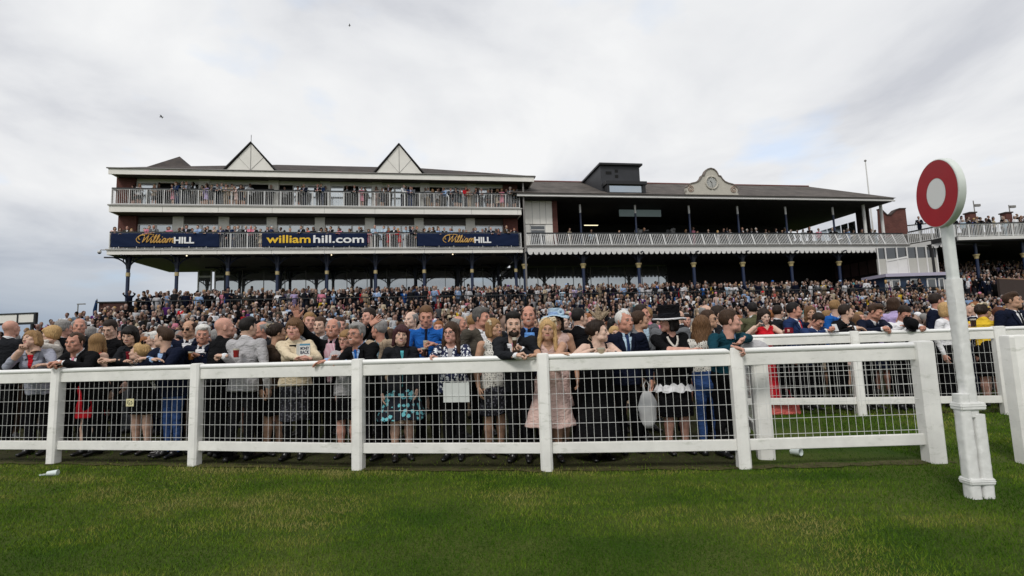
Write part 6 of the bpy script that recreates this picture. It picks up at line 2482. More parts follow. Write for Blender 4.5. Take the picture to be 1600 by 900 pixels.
P(541, 531, 0.55, "small grey haired woman with glasses in pale grey cardigan", sex="f", top="cardigan", tc="lightgrey", sc="pink", hair="pixie", hc="darkblonde", glasses="clear", yaw=0, look=-12, mouth="neutral", skin="pink", bottom="skirt", bc="black", hand=((520, 562, 0.22), None), poles=((-0.5, 0.3, -1), None), hscale=1.04, open=0.022, vb=0.15)
P(556, 522, 0.32, "smiling grey haired man in glasses reaching along the rail", tc="black", tie="blue", sc="lightblue", hair="greyfull", hc="grey", glasses="clear", mouth="smile", skin="ruddy", yaw=-24, look=-22, lean=20, side=-0.10, hand=((510, 564, 0.02), (540, 566, 0.06)), hmode=("relax", "relax"), hdir=((-1, -0.2, -0.15), (-1, -0.1, 0)), poles=((-0.2, 0.5, -1), (1, 0.2, -0.6)), hscale=1.08)
P(592, 515, 1.15, "man in beige jacket over blue plaid shirt turned away", top="jacket", tc="beige", sc="plaid_blue", open=0.06, vb=0, hair="greyfull", hc="grey", yaw=-30, look=-110, skin="ruddy")
P(576, 494, 2.2, "dark haired man with pink face behind the spectacled pair", tc="black", hair="short", hc="darkbrown", yaw=-20, look=-35, skin="pink")
P(627, 524, 0.42, "smiling woman with dark bob in black leather jacket and turquoise flowered skirt", sex="f", top="jacket", tc="charcoal", sc="turquoise", open=0.012, vb=0.02, bottom="fullskirt", bc="turquoise_floral", hem=0.30, hair="fringe", hc="plum", mouth="smile", yaw=18, look=14, ht=6, hand=(None, (652, 620, 0.30)), skin="fair", build=1.04, hscale=1.06)
P(642, 500, 1.75, "pale grey haired man with long face behind the royal blue shirt", tc="grey", hair="balding", hc="grey", yaw=-20, look=-30, skin="pale")
o, i_b = P(666, 495, 1.00, "tall man in royal blue shirt and dark tie holding drinks", top="shirt", tc="blue", sc="blue", tie="navy", hair="short", hc="lightbrown", skin="ruddy", yaw=4, look=8, hp=14, hand=((652, 548, 0.55), (678, 538, 0.62)), hmode=("grip", "grip"), hdir=((0.9, -0.4, 0.1), (-0.9, -0.3, 0.25)), poles=((-1, 0.4, -0.6), (1, 0.4, -0.5)), hscale=1.08)
P(705, 520, 0.45, "woman with glasses and long brown hair in navy and white floral top", sex="f", top="cardigan", tc="floral", sc="lightgrey", open=0.020, vb=0.14, bottom="trousers", bc="black", hair="long", hc="brown", glasses="clear", yaw=-6, look=-16, skin="pink", build=1.12, hand=((683, 560, 0.06), (706, 562, 0.12)), hmode=("grip", "relax"), hdir=((-0.5, -0.4, 0.3), (-1, -0.1, 0)), poles=((-1, 0, -1), (1, 0.2, -0.8)), hscale=1.08)
P(718, 507, 1.65, "balding pink man behind the woman in floral top", tc="lightgrey", top="shirt", hair="balding", hc="grey", yaw=60, look=75, skin="ruddy")
P(753, 497, 1.05, "grey haired man in brown tweed suit looking along the rail", tc="tweed", tie="white", sc="white", hair="greyfull", hc="darkgrey", yaw=30, look=62, skin="ruddy", build=1.05, hscale=1.06, hand=(None, (760, 572, 0.85)))
o, i_l = P(772, 513, 0.62, "laughing blonde woman in white sleeveless dress with cream flower in her hair", sex="f", top="sleeveless", tc="lace", bottom="dress", bc="dark_floral", hair="bob", hc="darkblonde", mouth="smile", yaw=30, look=46, skin="tan", hp=-4)
ch = MB()
for k in range(9):
    a = k / 9 * 6.28
    ch.sphere((-0.075 + 0.010 * math.cos(a), 0.0 + 0.030 * math.cos(a), 0.06 + 0.030 * math.sin(a)), (0.012, 0.02, 0.02), 8, 5)
f_ = ch.build("hair_flower", cl("cream"), o, smooth=True)
f_.matrix_local = i_l["head"]
o, i_k = P(802, 508, 0.20, "bearded man in dark suit and pink tie hanging an arm over the rail", tc="charcoal", tie="pink", sc="white", hair="quiff", hc="black", beard="darkbrown", skin="fair", yaw=-12, look=4, lean=20, build=1.02, hand=((806, 556, -0.11), (816, 546, 0.10)), hmode=("grip", "grip"), hdir=((1, 0.05, 0.25), (-0.7, -0.3, 0.45)), poles=((-0.35, -0.9, -0.75), (1, 0.1, -1)), hscale=1.10)
P(826, 494, 0.95, "smiling man in navy jacket over open blue shirt", top="jacket", tc="navy", sc="skyblue", open=0.05, vb=0.0, hair="balding", hc="brown", mouth="smile", yaw=0, look=-4, skin="ruddy", build=1.08, hscale=1.08)
o, i_y = P(857, 541, 0.24, "young blonde woman in blush dress resting folded bare arms on the rail", sex="f", top="sleeveless", tc="blush", bottom="fullskirt", bc="blush", hem=0.24, hair="long", hc="blonde", yaw=0, look=-6, ht=4, skin="tan", lean=16, H=1.60, hand=((878, 553, 0.02), (838, 555, -0.02)), hmode=("relax", "relax"), hdir=((1, -0.1, 0), (-1, -0.1, 0)), poles=((-1, 0.1, -0.35), (1, 0.1, -0.35)), hscale=1.02)
ch = MB()
ch.tube([(0.092 * math.cos(a), 0.0, 0.045 + 0.09 * math.sin(a)) for a in np.linspace(0.1, 3.04, 14)], 0.014, 8)
for k in range(6):
    ch.sphere((0.055 + 0.02 * math.cos(k), -0.02, 0.115 + 0.018 * math.sin(k * 1.2)), 0.020, 8, 5)
f_ = ch.build("headband", cl("cream"), o, smooth=True)
f_.matrix_local = i_y["head"]


def hat(o, info, crown, brim, h, cm, bm_m, band=None, dz=0.075, wav=0.0, under=None):
    hm = info["head"]
    H_ = bpy.data.objects.new("hat", None)
    mb = MB()
    mb.lathe([(crown, -0.01), (crown * 0.97, h * 0.5), (crown * 1.02, h * 0.94), (crown * 0.94, h), (0.0001, h + 0.004)], 28, (0, 0.015, dz), 0.94, 1.12)
    c = mb.build("hat", cm, o, smooth=True, auto=50)
    c.matrix_local = hm
    mb = MB()
    n = 40
    q, f = [], []
    for i, r_ in enumerate((crown * 0.96, (crown + brim) * 0.52, brim)):
        for k in range(n):
            a = 2 * PI * k / n
            z = dz + 0.0 - 0.030 * (i / 2) ** 1.5 + wav * math.sin(a * 3 + 0.6) * (i / 2)
            q.append((r_ * 0.97 * math.cos(a), 0.015 + r_ * 1.08 * math.sin(a), z))
    for i in range(2):
        for k in range(n):
            f.append((i * n + k, i * n + (k + 1) % n, (i + 1) * n + (k + 1) % n, (i + 1) * n + k))
    mb.add(q, f)
    b_ = mb.build("brim", bm_m, c, smooth=True)
    so = b_.modifiers.new("solid", "SOLIDIFY")
    so.thickness = 0.006
    if under:
        mb = MB()
        mb.add([(x * 0.995, 0.015 + (y - 0.015) * 0.995, z - 0.009) for x, y, z in q], [tuple(reversed(t)) for t in f])
        mb.tube([(brim * 0.97 * math.cos(a), 0.015 + brim * 1.08 * math.sin(a), dz - 0.032 + wav * math.sin(a * 3 + 0.6)) for a in np.linspace(0, 2 * PI, 41)], 0.010, 6, caps=False)
        mb.build("brim_lining", under, c, smooth=True)
    if band:
        mb = MB()
        mb.lathe([(crown * 1.015, 0.0), (crown * 1.02, 0.035)], 28, (0, 0.015, dz), 0.95, 1.125)
        mb.build("hat_band", band, c, smooth=True)
    bpy.data.objects.remove(H_)
    return c


o, i_h = P(868, 502, 1.05, "smiling dark haired woman under a wide pale blue hat", sex="f", top="sleeveless", tc="blush", bottom="dress", bc="blush", hair="bob", hc="darkbrown", mouth="smile", yaw=6, look=0, skin="tan", hscale=1.05)
c = hat(o, i_h, 0.088, 0.175, 0.080, cl("paleblue"), cl("paleblue"), cl("lightblue"), wav=0.018)
ch = MB()
for k in range(10):
    a = k / 10 * 6.28
    ch.sphere((0.06 + 0.028 * math.cos(a), -0.085 + 0.0, 0.10 + 0.026 * math.sin(a)), (0.018, 0.012, 0.018), 8, 5)
f_ = ch.build("hat_flower", cl("paleblue"), c, smooth=True)
P(906, 497, 1.35, "dark haired man in black suit seen from behind beside the blue hat", tc="black", hair="short", hc="black", yaw=140, look=110, skin="fair")
o, i_s = P(935, 518, 0.30, "woman in black strap dress with tall feather headpiece gazing sideways over her cup", sex="f", top="strapless", tc="black", bottom="maxi", bc="black", hem=0.08, hair="updo", hc="darkbrown", yaw=14, look=72, skin="pale", build=1.22, lean=14, hand=((922, 548, 0.06), (948, 548, 0.06)), hmode=("grip", "grip"), hdir=((0.9, -0.35, 0.2), (-0.9, -0.35, 0.2)), poles=((-1, 0.1, -0.5), (1, 0.1, -0.5)), hscale=1.06, heavy=1.0)
ch = MB()
r_ = random.Random(9)
for k in range(17):
    a = r_.uniform(-0.9, 0.9)
    l_ = r_.uniform(0.10, 0.22)
    e_ = r_.uniform(-0.5, 0.3)
    b0 = Vector((0.0, -0.02, 0.11))
    tip = b0 + Vector((math.sin(e_) * 0.6, math.sin(a), math.cos(a))) * l_
    mid = (b0 + tip) / 2 + Vector((r_.uniform(-.02, .02), r_.uniform(-.02, .02), 0.01))
    ch.tube([b0, mid, tip], [0.004, 0.011 + 0.004 * (k % 3), 0.002], 6)
f_ = ch.build("feather_headpiece", cl("beige"), o, smooth=True)
f_.matrix_local = i_s["head"]
ch = MB()
for k in range(5):
    ch.tube([(0.05, 0.05, 0.06), (0.085, 0.05 + 0.02 * k, 0.02 - 0.025 * k), (0.085, 0.06, -0.06 - 0.02 * k)], [0.006, 0.009, 0.003], 5)
f_ = ch.build("trailing_feathers", cl("cream"), o, smooth=True)
f_.matrix_local = i_s["head"]
P(976, 502, 0.72, "older man in navy suit and navy tie beside the feather headpiece", tc="navy", tie="brightnavy", sc="paleblue", hair="receding", hc="white", browc="grey", yaw=4, look=28, skin="ruddy", hscale=1.10)
P(1000, 501, 1.35, "brown haired woman in profile behind the older man", sex="f", top="blouse", tc="grey", hair="updo", hc="brown", yaw=60, look=88, skin="tan")
P(1003, 490, 2.0, "dark haired man looking past the woman in profile", tc="grey", top="jacket", sc="paleblue", hair="short", hc="darkbrown", yaw=20, look=55, skin="ruddy")
o, i_t = P(1044, 502, 0.62, "woman in tall black hat and black jacket, arms folded, white beads", sex="f", top="jacket", tc="black", sc="black", open=0.02, vb=0.15, bottom="skirt", bc="black", hem=0.26, hair="bob", hc="black", yaw=6, look=-72, side=-0.07, skin="pink", build=1.24, hand=((1078, 548, 0.26), (1052, 550, 0.31)), hmode=("relax", "relax"), hdir=((1, 0, 0.25), (-1, 0, -0.05)), poles=((-1, 0, -0.6), (1, 0.1, -0.8)), necklace="offwhite", hscale=1.06, sleeve="short", stance=0.06)
hat(o, i_t, 0.112, 0.168, 0.125, cl("black"), cl("black"), cl("charcoal"), under=cl("white"), dz=0.055, wav=0.004)
mb = MB()
q, f = [], []
n = 64
for j, (z, r_, a_) in enumerate(((0.0, 0.165, 0.0), (-0.055, 0.200, 0.012), (-0.115, 0.225, 0.020))):
    for k in range(n):
        a = 2 * PI * k / n
        rr_ = r_ + a_ * math.sin(a * 13 + j)
        q.append((rr_ * math.cos(a), 0.02 + rr_ * 0.80 * math.sin(a), 0.50 * i_t["H"] + z + 0.010 * math.sin(a * 9) * (j == 2)))
for j in range(2):
    for k in range(n):
        f.append((j * n + k, j * n + (k + 1) % n, (j + 1) * n + (k + 1) % n, (j + 1) * n + k))
mb.add(q, f)
mb.build("white_frill", cl("white"), o, smooth=True)
o, i_x = P(1096, 510, 0.60, "woman with wavy brown hair seen from behind in black and white lace top", sex="f", top="blouse", tc="lace", bottom="jeans", bc="denim", hair="wavy", hc="lightbrown", yaw=176, look=165, skin="fair", hscale=1.06)
P(1046, 496, 1.8, "grey haired man mostly hidden behind the tall black hat", tc="grey", hair="greyfull", hc="grey", yaw=150, look=150, skin="pink")
P(1124, 492, 1.75, "dark haired man in charcoal suit looking past the young man in the jumper", tc="charcoal", hair="short", hc="darkbrown", yaw=40, look=70, skin="fair")
P(1108, 499, 1.45, "man with tanned face and dark glasses beside the wavy hair", tc="charcoal", hair="short", hc="brown", glasses="dark", yaw=20, look=50, skin="tan")
P(1141, 502, 0.36, "young man in dark teal jumper leaning over the rail and looking aside", top="shirt", tc="teal", sc="lightblue", hair="short", hc="brown", yaw=20, look=74, skin="pink", lean=16, hand=((1149, 543, -0.04), (1160, 530, 0.02)), hmode=("grip", "relax"), hdir=((1, -0.5, -0.4), (-0.7, -0.5, -0.5)), poles=((-1, 0.0, -0.6), (1, 0.3, 0.1)), build=1.02, bc="black", hscale=1.06)
# --- behind the second rail
o, i_r = P(1194, 494, 0.55, "smiling woman with long dark hair in red cross strap dress looking at her phone", 2, sex="f", top="sleeveless", tc="red", bottom="dress", bc="red", hem=0.12, hair="wavy", hc="darkbrown", mouth="smile", yaw=8, look=0, hp=16, skin="pale", hand=((1183, 510, 0.25), (1226, 517, 0.22)), hmode=("grip", "grip"), hdir=((0.5, -0.4, 0.6), (0.2, -0.6, 0.3)), poles=((-1, 0.2, -0.8), (1, 0.1, -1)), hscale=1.05)
P(1175, 484, 1.4, "black haired man in olive jacket with his back turned beside the red dress", 2, tc="olive", hair="short", hc="black", yaw=178, look=180)
P(1216, 488, 1.3, "dark haired man turned away between red dress and navy suit", 2, tc="charcoal", hair="short", hc="darkbrown", yaw=100, look=120, skin="fair")
P(1241, 485, 0.75, "tall dark haired man in navy suit looking along the second rail", 2, tc="brightnavy", tie="red", hair="short", hc="black", yaw=40, look=68, skin="ruddy", hscale=1.05)
P(1266, 489, 1.2, "brown haired woman facing the camera behind the man bent over his phone", 2, sex="f", top="blouse", tc="navy", hair="long", hc="lightbrown", yaw=10, look=-10, skin="tan")
P(1278, 501, 0.30, "man in blue suit bent over his phone on the second rail", 2, tc="brightnavy", sc="white", hair="short", hc="darkbrown", yaw=16, look=20, hp=42, lean=30, skin="ruddy", hand=((1290, 517, 0.02), (1300, 516, 0.0)), hmode=("grip", "grip"), hdir=((1, -0.2, 0.2), (-0.3, -0.5, 0.4)), poles=((-1, 0, -0.6), (1, 0, -0.7)))
P(1322, 488, 0.42, "young man in black suit and tie in profile leaning on the second rail", 2, tc="black", tie="navy", hair="short", hc="darkbrown", yaw=30, look=76, lean=16, skin="fair", hand=((1336, 513, 0.02), (1330, 512, 0.06)), hdir=((1, -0.1, 0), (1, 0, 0)), hmode=("relax", "relax"), poles=((-1, 0, -0.7), (1, 0, -0.7)))
P(1306, 480, 1.4, "fair haired man in light blue suit behind the young man in profile", 2, tc="blue", hair="short", hc="darkblonde", yaw=30, look=100, skin="fair")
P(1368, 487, 0.36, "man in dark suit looking down with clasped hands on the second rail", 2, tc="navy", tie="navy", hair="quiff", hc="brown", yaw=14, look=32, hp=26, lean=24, skin="ruddy", build=1.08, hand=((1378, 514, -0.02), (1386, 513, -0.02)), hmode=("grip", "grip"), hdir=((0.8, -0.4, 0), (-0.7, -0.5, 0.1)), poles=((-1, 0, -0.5), (1, 0, -0.5)))
o, i_z = P(1413, 490, 0.34, "man in white shirt and glasses holding a black hat over the second rail", 2, top="shirt", tc="white", sc="white", tie="navy", hair="short", hc="darkbrown", glasses="clear", yaw=0, look=-2, hp=34, lean=18, skin="ruddy", hand=((1412, 509, 0.04), (1440, 511, 0.04)), hmode=("grip", "grip"), hdir=((0.6, -0.7, 0.1), (-0.4, -0.7, 0)), poles=((-1, 0, -0.8), (1, 0.1, -0.7)))
P(1464, 470, 1.1, "tall dark haired man in navy suit in profile beside the winning post", 2, tc="navy", hair="short", hc="darkbrown", yaw=40, look=80, skin="ruddy")
P(1480, 484, 0.62, "blonde woman in white top partly behind the winning post", 2, sex="f", top="blouse", tc="white", bottom="trousers", bc="black", hair="bob", hc="blonde", yaw=20, look=50, skin="pink", hand=(None, (1518, 510, 0.1)))
P(1396, 476, 1.5, "brown haired woman in pale shirt behind the white shirt man", 2, sex="f", top="blouse", tc="lilac", hair="bob", hc="brown", yaw=170, look=150)
o, i_q = P(1534, 487, 0.75, "woman in yellow top with cream flowers in her dark hair", 2, sex="f", top="blouse", tc="yellow", bottom="skirt", bc="black", hair="updo", hc="darkbrown", yaw=150, look=120, skin="pink")
ch = MB()
r_ = random.Random(2)
for k in range(12):
    ch.sphere((r_.uniform(-0.09, 0.09), 0.0 + r_.uniform(-0.05, 0.08), 0.12 + r_.uniform(-0.02, 0.03)), (0.026, 0.026, 0.016), 7, 4)
f_ = ch.build("hair_flowers", cl("cream"), o, smooth=True)
f_.matrix_local = i_q["head"]
P(1582, 470, 0.62, "smiling man in navy suit and tie at the rail's bend by the photo's edge", 2, tc="navy", tie="charcoal", hair="quiff", hc="brown", mouth="smile", yaw=10, look=34, skin="tan", build=1.05, hscale=1.04)
P(1560, 490, 1.5, "brown haired woman in black between the yellow top and the smiling man", 2, sex="f", top="blouse", tc="black", hair="bob", hc="auburn", yaw=170, look=170)


# ------------------------------------------------------------------ things in hands and beside people
def cup(pos, label, drink, r_=0.036, h=0.11, name="beer_cup", clear=(0.55, 0.50, 0.42)):
    t_ = thing(name, label, "cup", tuple(pos))
    part(t_, "drink", drink, lambda mb: mb.lathe([(r_ * 0.78, 0.003), (r_ * 0.95, h * 0.82)], 14), smooth=True, auto=50)
    part(t_, "cup_wall", mat("cup_plastic", clear, rough=0.15, spec=0.7), lambda mb: (mb.lathe([(r_ * 0.96, h * 0.82), (r_ * 1.02, h), (r_ * 0.98, h)], 14),), smooth=True, auto=50)
    return t_


M_ale = mat("drink_amber", (0.22, 0.075, 0.015), rough=0.2, spec=0.6)
M_stout = mat("drink_dark", (0.035, 0.015, 0.008), rough=0.2, spec=0.6)
M_red = mat("drink_red", (0.22, 0.012, 0.015), rough=0.2, spec=0.6)
M_coffee = mat("cup_card", (0.42, 0.33, 0.22), rough=0.6)


def at_hand(info, i, up_=0.0, f_=0.0):
    p_, d, pal, th = info["hands"][i]
    q = np.array(p_) + np.array(pal) * 0.035
    return world(info, q) + np.array([0, f_, up_])


cup(at_hand(i_w, 1, -0.055), "plastic beer cup in the white haired man's hand", M_ale)
cup(at(369, 551, fyp(369) + 0.10) + np.array([0, 0, -0.06]), "red drink in a clear cup held beside the light grey suit", M_red)
cup(at_hand(i_b, 0, -0.05), "dark drink in the lower hand of the royal blue shirt man", M_stout)
cup(at_hand(i_b, 1, -0.05), "pale cup in the raised hand of the royal blue shirt man", M_coffee)
cup(at_hand(i_s, 1, -0.045, -0.01), "cream coloured cup held in both hands by the feather headpiece woman", M_coffee, 0.042, 0.10)
cup(at_hand(i_k, 1, -0.05), "dark bottle shaped drink in the bearded man's fist", M_stout, 0.026, 0.17, "drink_bottle")
cup(at(1521, 506, f2p(1521) + 0.05) + np.array([0, 0, -0.05]), "dark pint standing on the second rail near the winning post", M_stout, 0.04, 0.13)
# phones
for (pos, lab, rz, c_) in ((at_hand(i_r, 0, 0.02), "dark phone in the red dress woman's hand", 0.2, (0.02, 0.02, 0.02)), (at(1305, 512, f2p(1305) - 0.02), "white phone held over the second rail by the bent man", -0.2, (0.5, 0.5, 0.5))):
    mb = MB()
    mb.box(-0.036, 0.036, -0.005, 0.005, -0.07, 0.07)
    o = mb.build("phone", mat("phone_%d" % int(c_[0] * 100), c_, 0.25), bevel=0.003)
    o.location = tuple(pos)
    o.rotation_euler = (R(-35), 0, rz)
    tag(o, lab, "phone")
pos = at_hand(i_r, 1, 0.0)
mb = MB()
mb.box(-0.07, 0.07, -0.015, 0.015, -0.05, 0.05)
o = mb.build("purse", cl("darkred"), bevel=0.008)
o.location = tuple(pos)
tag(o, "dark red purse in the red dress woman's other hand", "purse")
# hat in the hands of the man in the white shirt
ph = at(1422, 507, f2p(1422) + 0.0)
t_ = thing("felt_hat", "round black hat held over the second rail by the white shirt man", "hat", tuple(ph), 0.2)
t_.rotation_euler = (R(70), 0, 0.2)
part(t_, "crown", cl("black"), lambda mb: mb.lathe([(0.085, 0.0), (0.082, 0.07), (0.06, 0.10), (0.0001, 0.105)], 20), smooth=True, auto=60)
part(t_, "brim", cl("black"), lambda mb: mb.lathe([(0.085, 0.0), (0.13, 0.008), (0.13, 0.014), (0.085, 0.008)], 24), smooth=True)
# leaflet
pl = at(474, 548, fyp(474) + 0.20)
lf_ = thing("leaflet", "folded leaflet with blue top and dark words held by the cream jacket woman", "leaflet", tuple(pl), R(8))
part(lf_, "paper", mat("paper_pale", (0.50, 0.50, 0.47), 0.7), lambda mb: mb.box(-0.078, 0.078, -0.004, 0.004, -0.085, 0.085))
part(lf_, "cover", mat("paper_white", (0.72, 0.72, 0.70), 0.7), lambda mb: mb.box(-0.040, 0.076, -0.008, -0.0042, -0.085, 0.060))
part(lf_, "blue_band", mat("paper_blue", (0.10, 0.26, 0.38), 0.7), lambda mb: mb.box(-0.040, 0.076, -0.0085, -0.0042, 0.062, 0.083))
M_word = mat("word_blue", (0.02, 0.03, 0.06), 0.7)
write("MONEY", "words", M_word, lf_, -0.034, -0.0095, 0.012, 0.050, 0.0008, offset=0.0014, width=0.102)
write("BACK", "words", M_word, lf_, -0.034, -0.0095, -0.038, 0.056, 0.0008, offset=0.0016, width=0.102)
# bags seen through the rails
pb = at(1012, 640, fyp(1012) + 0.45)
t_ = thing("white_bag", "crumpled white carrier bag hanging by the older man in navy suit", "bag", tuple(pb))
mb = MB()
q, f = [], []
n = 18
r_ = random.Random(4)
for j in range(9):
    v = j / 8
    w = 0.02 + 0.085 * math.sin(v * PI * 0.85 + 0.25)
    for k in range(n):
        a = 2 * PI * k / n
        rr_ = w * (1 + 0.16 * r_.uniform(-1, 1))
        q.append((rr_ * math.cos(a), rr_ * 0.55 * math.sin(a), 0.20 - 0.40 * v))
for j in range(8):
    for k in range(n):
        f.append((j * n + k, j * n + (k + 1) % n, (j + 1) * n + (k + 1) % n, (j + 1) * n + k))
f.append(tuple(8 * n + k for k in range(n)))
mb.add(q, f)
mb.build("bag_body", mat("bag_white", (0.52, 0.52, 0.52), 0.5), t_, smooth=True, auto=80)
part(t_, "bag_handles", mat("bag_white", (0, 0, 0)), lambda mb: mb.tube([(-0.02, 0, 0.19), (-0.03, 0, 0.27), (0, 0, 0.33), (0.03, 0, 0.27), (0.02, 0, 0.19)], 0.008, 6), smooth=True)
pb = ground(1228, 655, 0.0)
pb = at(1228, 640, f2p(1228) + 0.15)
t_ = thing("red_handbag", "bright red handbag standing on the grass below the red dress", "handbag", (pb[0] - 0.02, pb[1], 0.0))
part(t_, "bag_body", cl("coral"), lambda mb: mb.prism([(-0.24, 0.0), (0.24, 0.0), (0.20, 0.26), (-0.20, 0.26)], -0.06, 0.06, lambda u, v, w: (u, w, v)), bevel=0.012)
part(t_, "bag_handles", cl("darkred"), lambda mb: mb.tube([(-0.12, 0, 0.25), (-0.10, 0, 0.38), (0, 0, 0.42), (0.10, 0, 0.38), (0.12, 0, 0.25)], 0.008, 6), smooth=True)
# folded grey coat over the corner by the gate post
pb = at(1180, 541, fyp(1180) + 0.30)
mb = MB()
mb.sphere((0, 0, -0.05), (0.15, 0.10, 0.12), 14, 8)
o = mb.build("folded_coat", cl("lightgrey"), smooth=True)
o.location = tuple(pb)
tag(o, "pale grey coat bundled between the teal jumper and the thick gate post", "coat")

# ================================================================== the people further back
GAR = [("suit", "black", "black suit", 6), ("suit", "navy", "navy suit", 7), ("suit", "charcoal", "charcoal suit", 5), ("suit", "grey", "grey suit", 3), ("shirt", "white", "white shirt", 5), ("shirt", "lightblue", "light blue shirt", 4), ("shirt", "pink", "pink shirt", 2), ("suit", "tweed", "tweed jacket", 2),
       ("suit", "beige", "beige jacket", 2), ("shirt", "paleblue", "pale blue shirt", 3), ("suit", "brown", "brown jacket", 2), ("shirt", "red", "red top", 1), ("suit", "brightnavy", "bright navy suit", 2)]
GARF = [("dress", "black", "black dress", 5), ("dress", "red", "red dress", 2), ("dress", "cream", "cream dress", 3), ("dress", "pink", "pink dress", 3), ("dress", "floral", "navy floral dress", 2), ("dress", "navy", "navy dress", 3), ("cardigan", "white", "white cardigan", 2), ("dress", "coral", "coral dress", 2),
        ("dress", "teal", "dark teal dress", 1), ("cardigan", "beige", "beige cardigan", 2), ("dress", "turquoise", "turquoise dress", 1), ("dress", "blush", "blush dress", 3), ("dress", "lilac", "lilac dress", 1), ("cardigan", "black", "black cardigan", 3)]
HM_ = [("short", "darkbrown", "dark haired"), ("short", "brown", "brown haired"), ("quiff", "black", "black haired"), ("greyfull", "grey", "grey haired"), ("balding", "grey", "balding"), ("bald", "grey", "bald"), ("short", "darkblonde", "fair haired"), ("receding", "darkgrey", "receding haired"), ("greyfull", "white", "white haired"), ("short", "ginger", "ginger haired")]
HF_ = [("bob", "brown", "brown bobbed"), ("long", "blonde", "long haired blonde"), ("wavy", "darkbrown", "long dark haired"), ("fringe", "black", "black fringed"), ("pixie", "grey", "short grey haired"), ("updo", "brown", "brown haired"), ("long", "lightbrown", "long brown haired"), ("bob", "darkblonde", "fair bobbed"), ("updo", "blonde", "pinned up blonde"), ("pixie", "auburn", "short auburn haired")]
SK = ["fair", "pink", "tan", "ruddy", "pale", "fair", "pink"]
wr = random.Random(21)


def pick(lst):
    t = sum(x[-1] for x in lst)
    q = wr.random() * t
    for x in lst:
        q -= x[-1]
        if q <= 0:
            return x
    return lst[-1]


PROTO = {}


def proto(sex, top, pose):
    """one body mesh for each kind of clothes and pose; copies share it and bring their own colours"""
    key = (sex, top, pose)
    if key in PROTO:
        return PROTO[key]
    sp = dict(sex=sex, top=top, H=1.0 * (1.75 if sex == "m" else 1.66), vox=0.021, headq=0.0075, handq=0.0075, fold=0.005, seed=len(PROTO) + 40, mouth="neutral" if len(PROTO) % 3 else "smile")
    if sex == "f":
        sp["bottom"] = "skirt" if top == "cardigan" else "dress"
    H = sp["H"]
    if pose == "fold":
        sp["hands"] = (np.array([0.10, -0.26, 0.64 * H]), np.array([-0.10, -0.23, 0.665 * H]))
        sp["poles"] = ((-1, 0, -0.8), (1, 0, -0.8))
        sp["hdir"] = ((1, 0, 0.1), (-1, 0, 0.1))
    elif pose == "rail":
        sp["lean"] = 12
        sp["hands"] = (np.array([-0.05, -0.42, 1.13]), np.array([0.09, -0.40, 1.13]))
        sp["hdir"] = ((0.9, -0.4, 0), (-0.9, -0.4, 0))
    elif pose == "hold":
        sp["hands"] = (None, np.array([0.10, -0.32, 0.70 * H]))
        sp["hmode"] = ("relax", "grip")
        sp["hdir"] = (None, (-0.5, -0.3, 0.7))
    elif pose == "side":
        sp["hy"] = 55
    elif pose == "aside":
        sp["hy"] = -50
    V, F, L, info = person_geo(sp)
    me = mesh_np("person", V, F, [None] * 12, L)
    kids = []
    # the shirt front, tie and lapels become part meshes shared by the copies
    tmp = bpy.data.objects.new("tmp", me)
    col.objects.link(tmp)
    if top in ("suit", "cardigan", "shirt"):
        sp2 = dict(sp)
        sp2.update(tc="black", sc="white", tie="navy" if pose in ("fold", "rail", "side") else None, open=0.022, vb=0.15)
        dress_up(tmp, sp2, info)
        kids = [(c.data, c.name.split(".")[0]) for c in tmp.children]
        for c in list(tmp.children):
            bpy.data.objects.remove(c)
    bpy.data.objects.remove(tmp)
    PROTO[key] = (me, info, kids, H)
    return PROTO[key]


TIES = ["navy", "red", "pink", "blue", "purple", "lilac", "black"]


def extra(pos, yaw, g, hr, sex, pose, H, skin, label, group, gz=0.0, parts_=True):
    me, info, kids, H0 = proto(sex, g[0], pose)
    o = bpy.data.objects.new("person", me)
    col.objects.link(o)
    o.location = (pos[0], pos[1], gz)
    o.rotation_euler = (0, 0, yaw)
    k = H / H0
    o.scale = (k * wr.uniform(0.96, 1.06), k, k)
    sp = dict(sex=sex, tc=g[1], bc={"suit": g[1], "shirt": wr.choice(["black", "navy", "charcoal", "beige"]), "dress": g[1], "cardigan": "black"}[g[0]], sc="white", skin=skin, hc=hr[1])
    set_mats(o, person_mats(sp))
    tag(o, label, "man" if sex == "m" else "woman", group)
    add_hair(o, info["head"], hr[0], hr[1], 0.009)
    for me2, nm in kids:
        c = bpy.data.objects.new(nm, me2)
        col.objects.link(c)
        c.parent = o
        m_ = {"shirt_front": cl("white"), "tie": cl(wr.choice(TIES)), "lapels": cl(g[1]), "inner_top": cl("white"), "collar": cl("white") if g[0] == "suit" else cl(g[1]), "button_placket": cl(g[1])}.get(nm, cl("white"))
        c.material_slots[0].link = "OBJECT"
        c.material_slots[0].material = m_
        so = c.modifiers.new("solid", "SOLIDIFY")
        so.thickness = 0.004
    return o


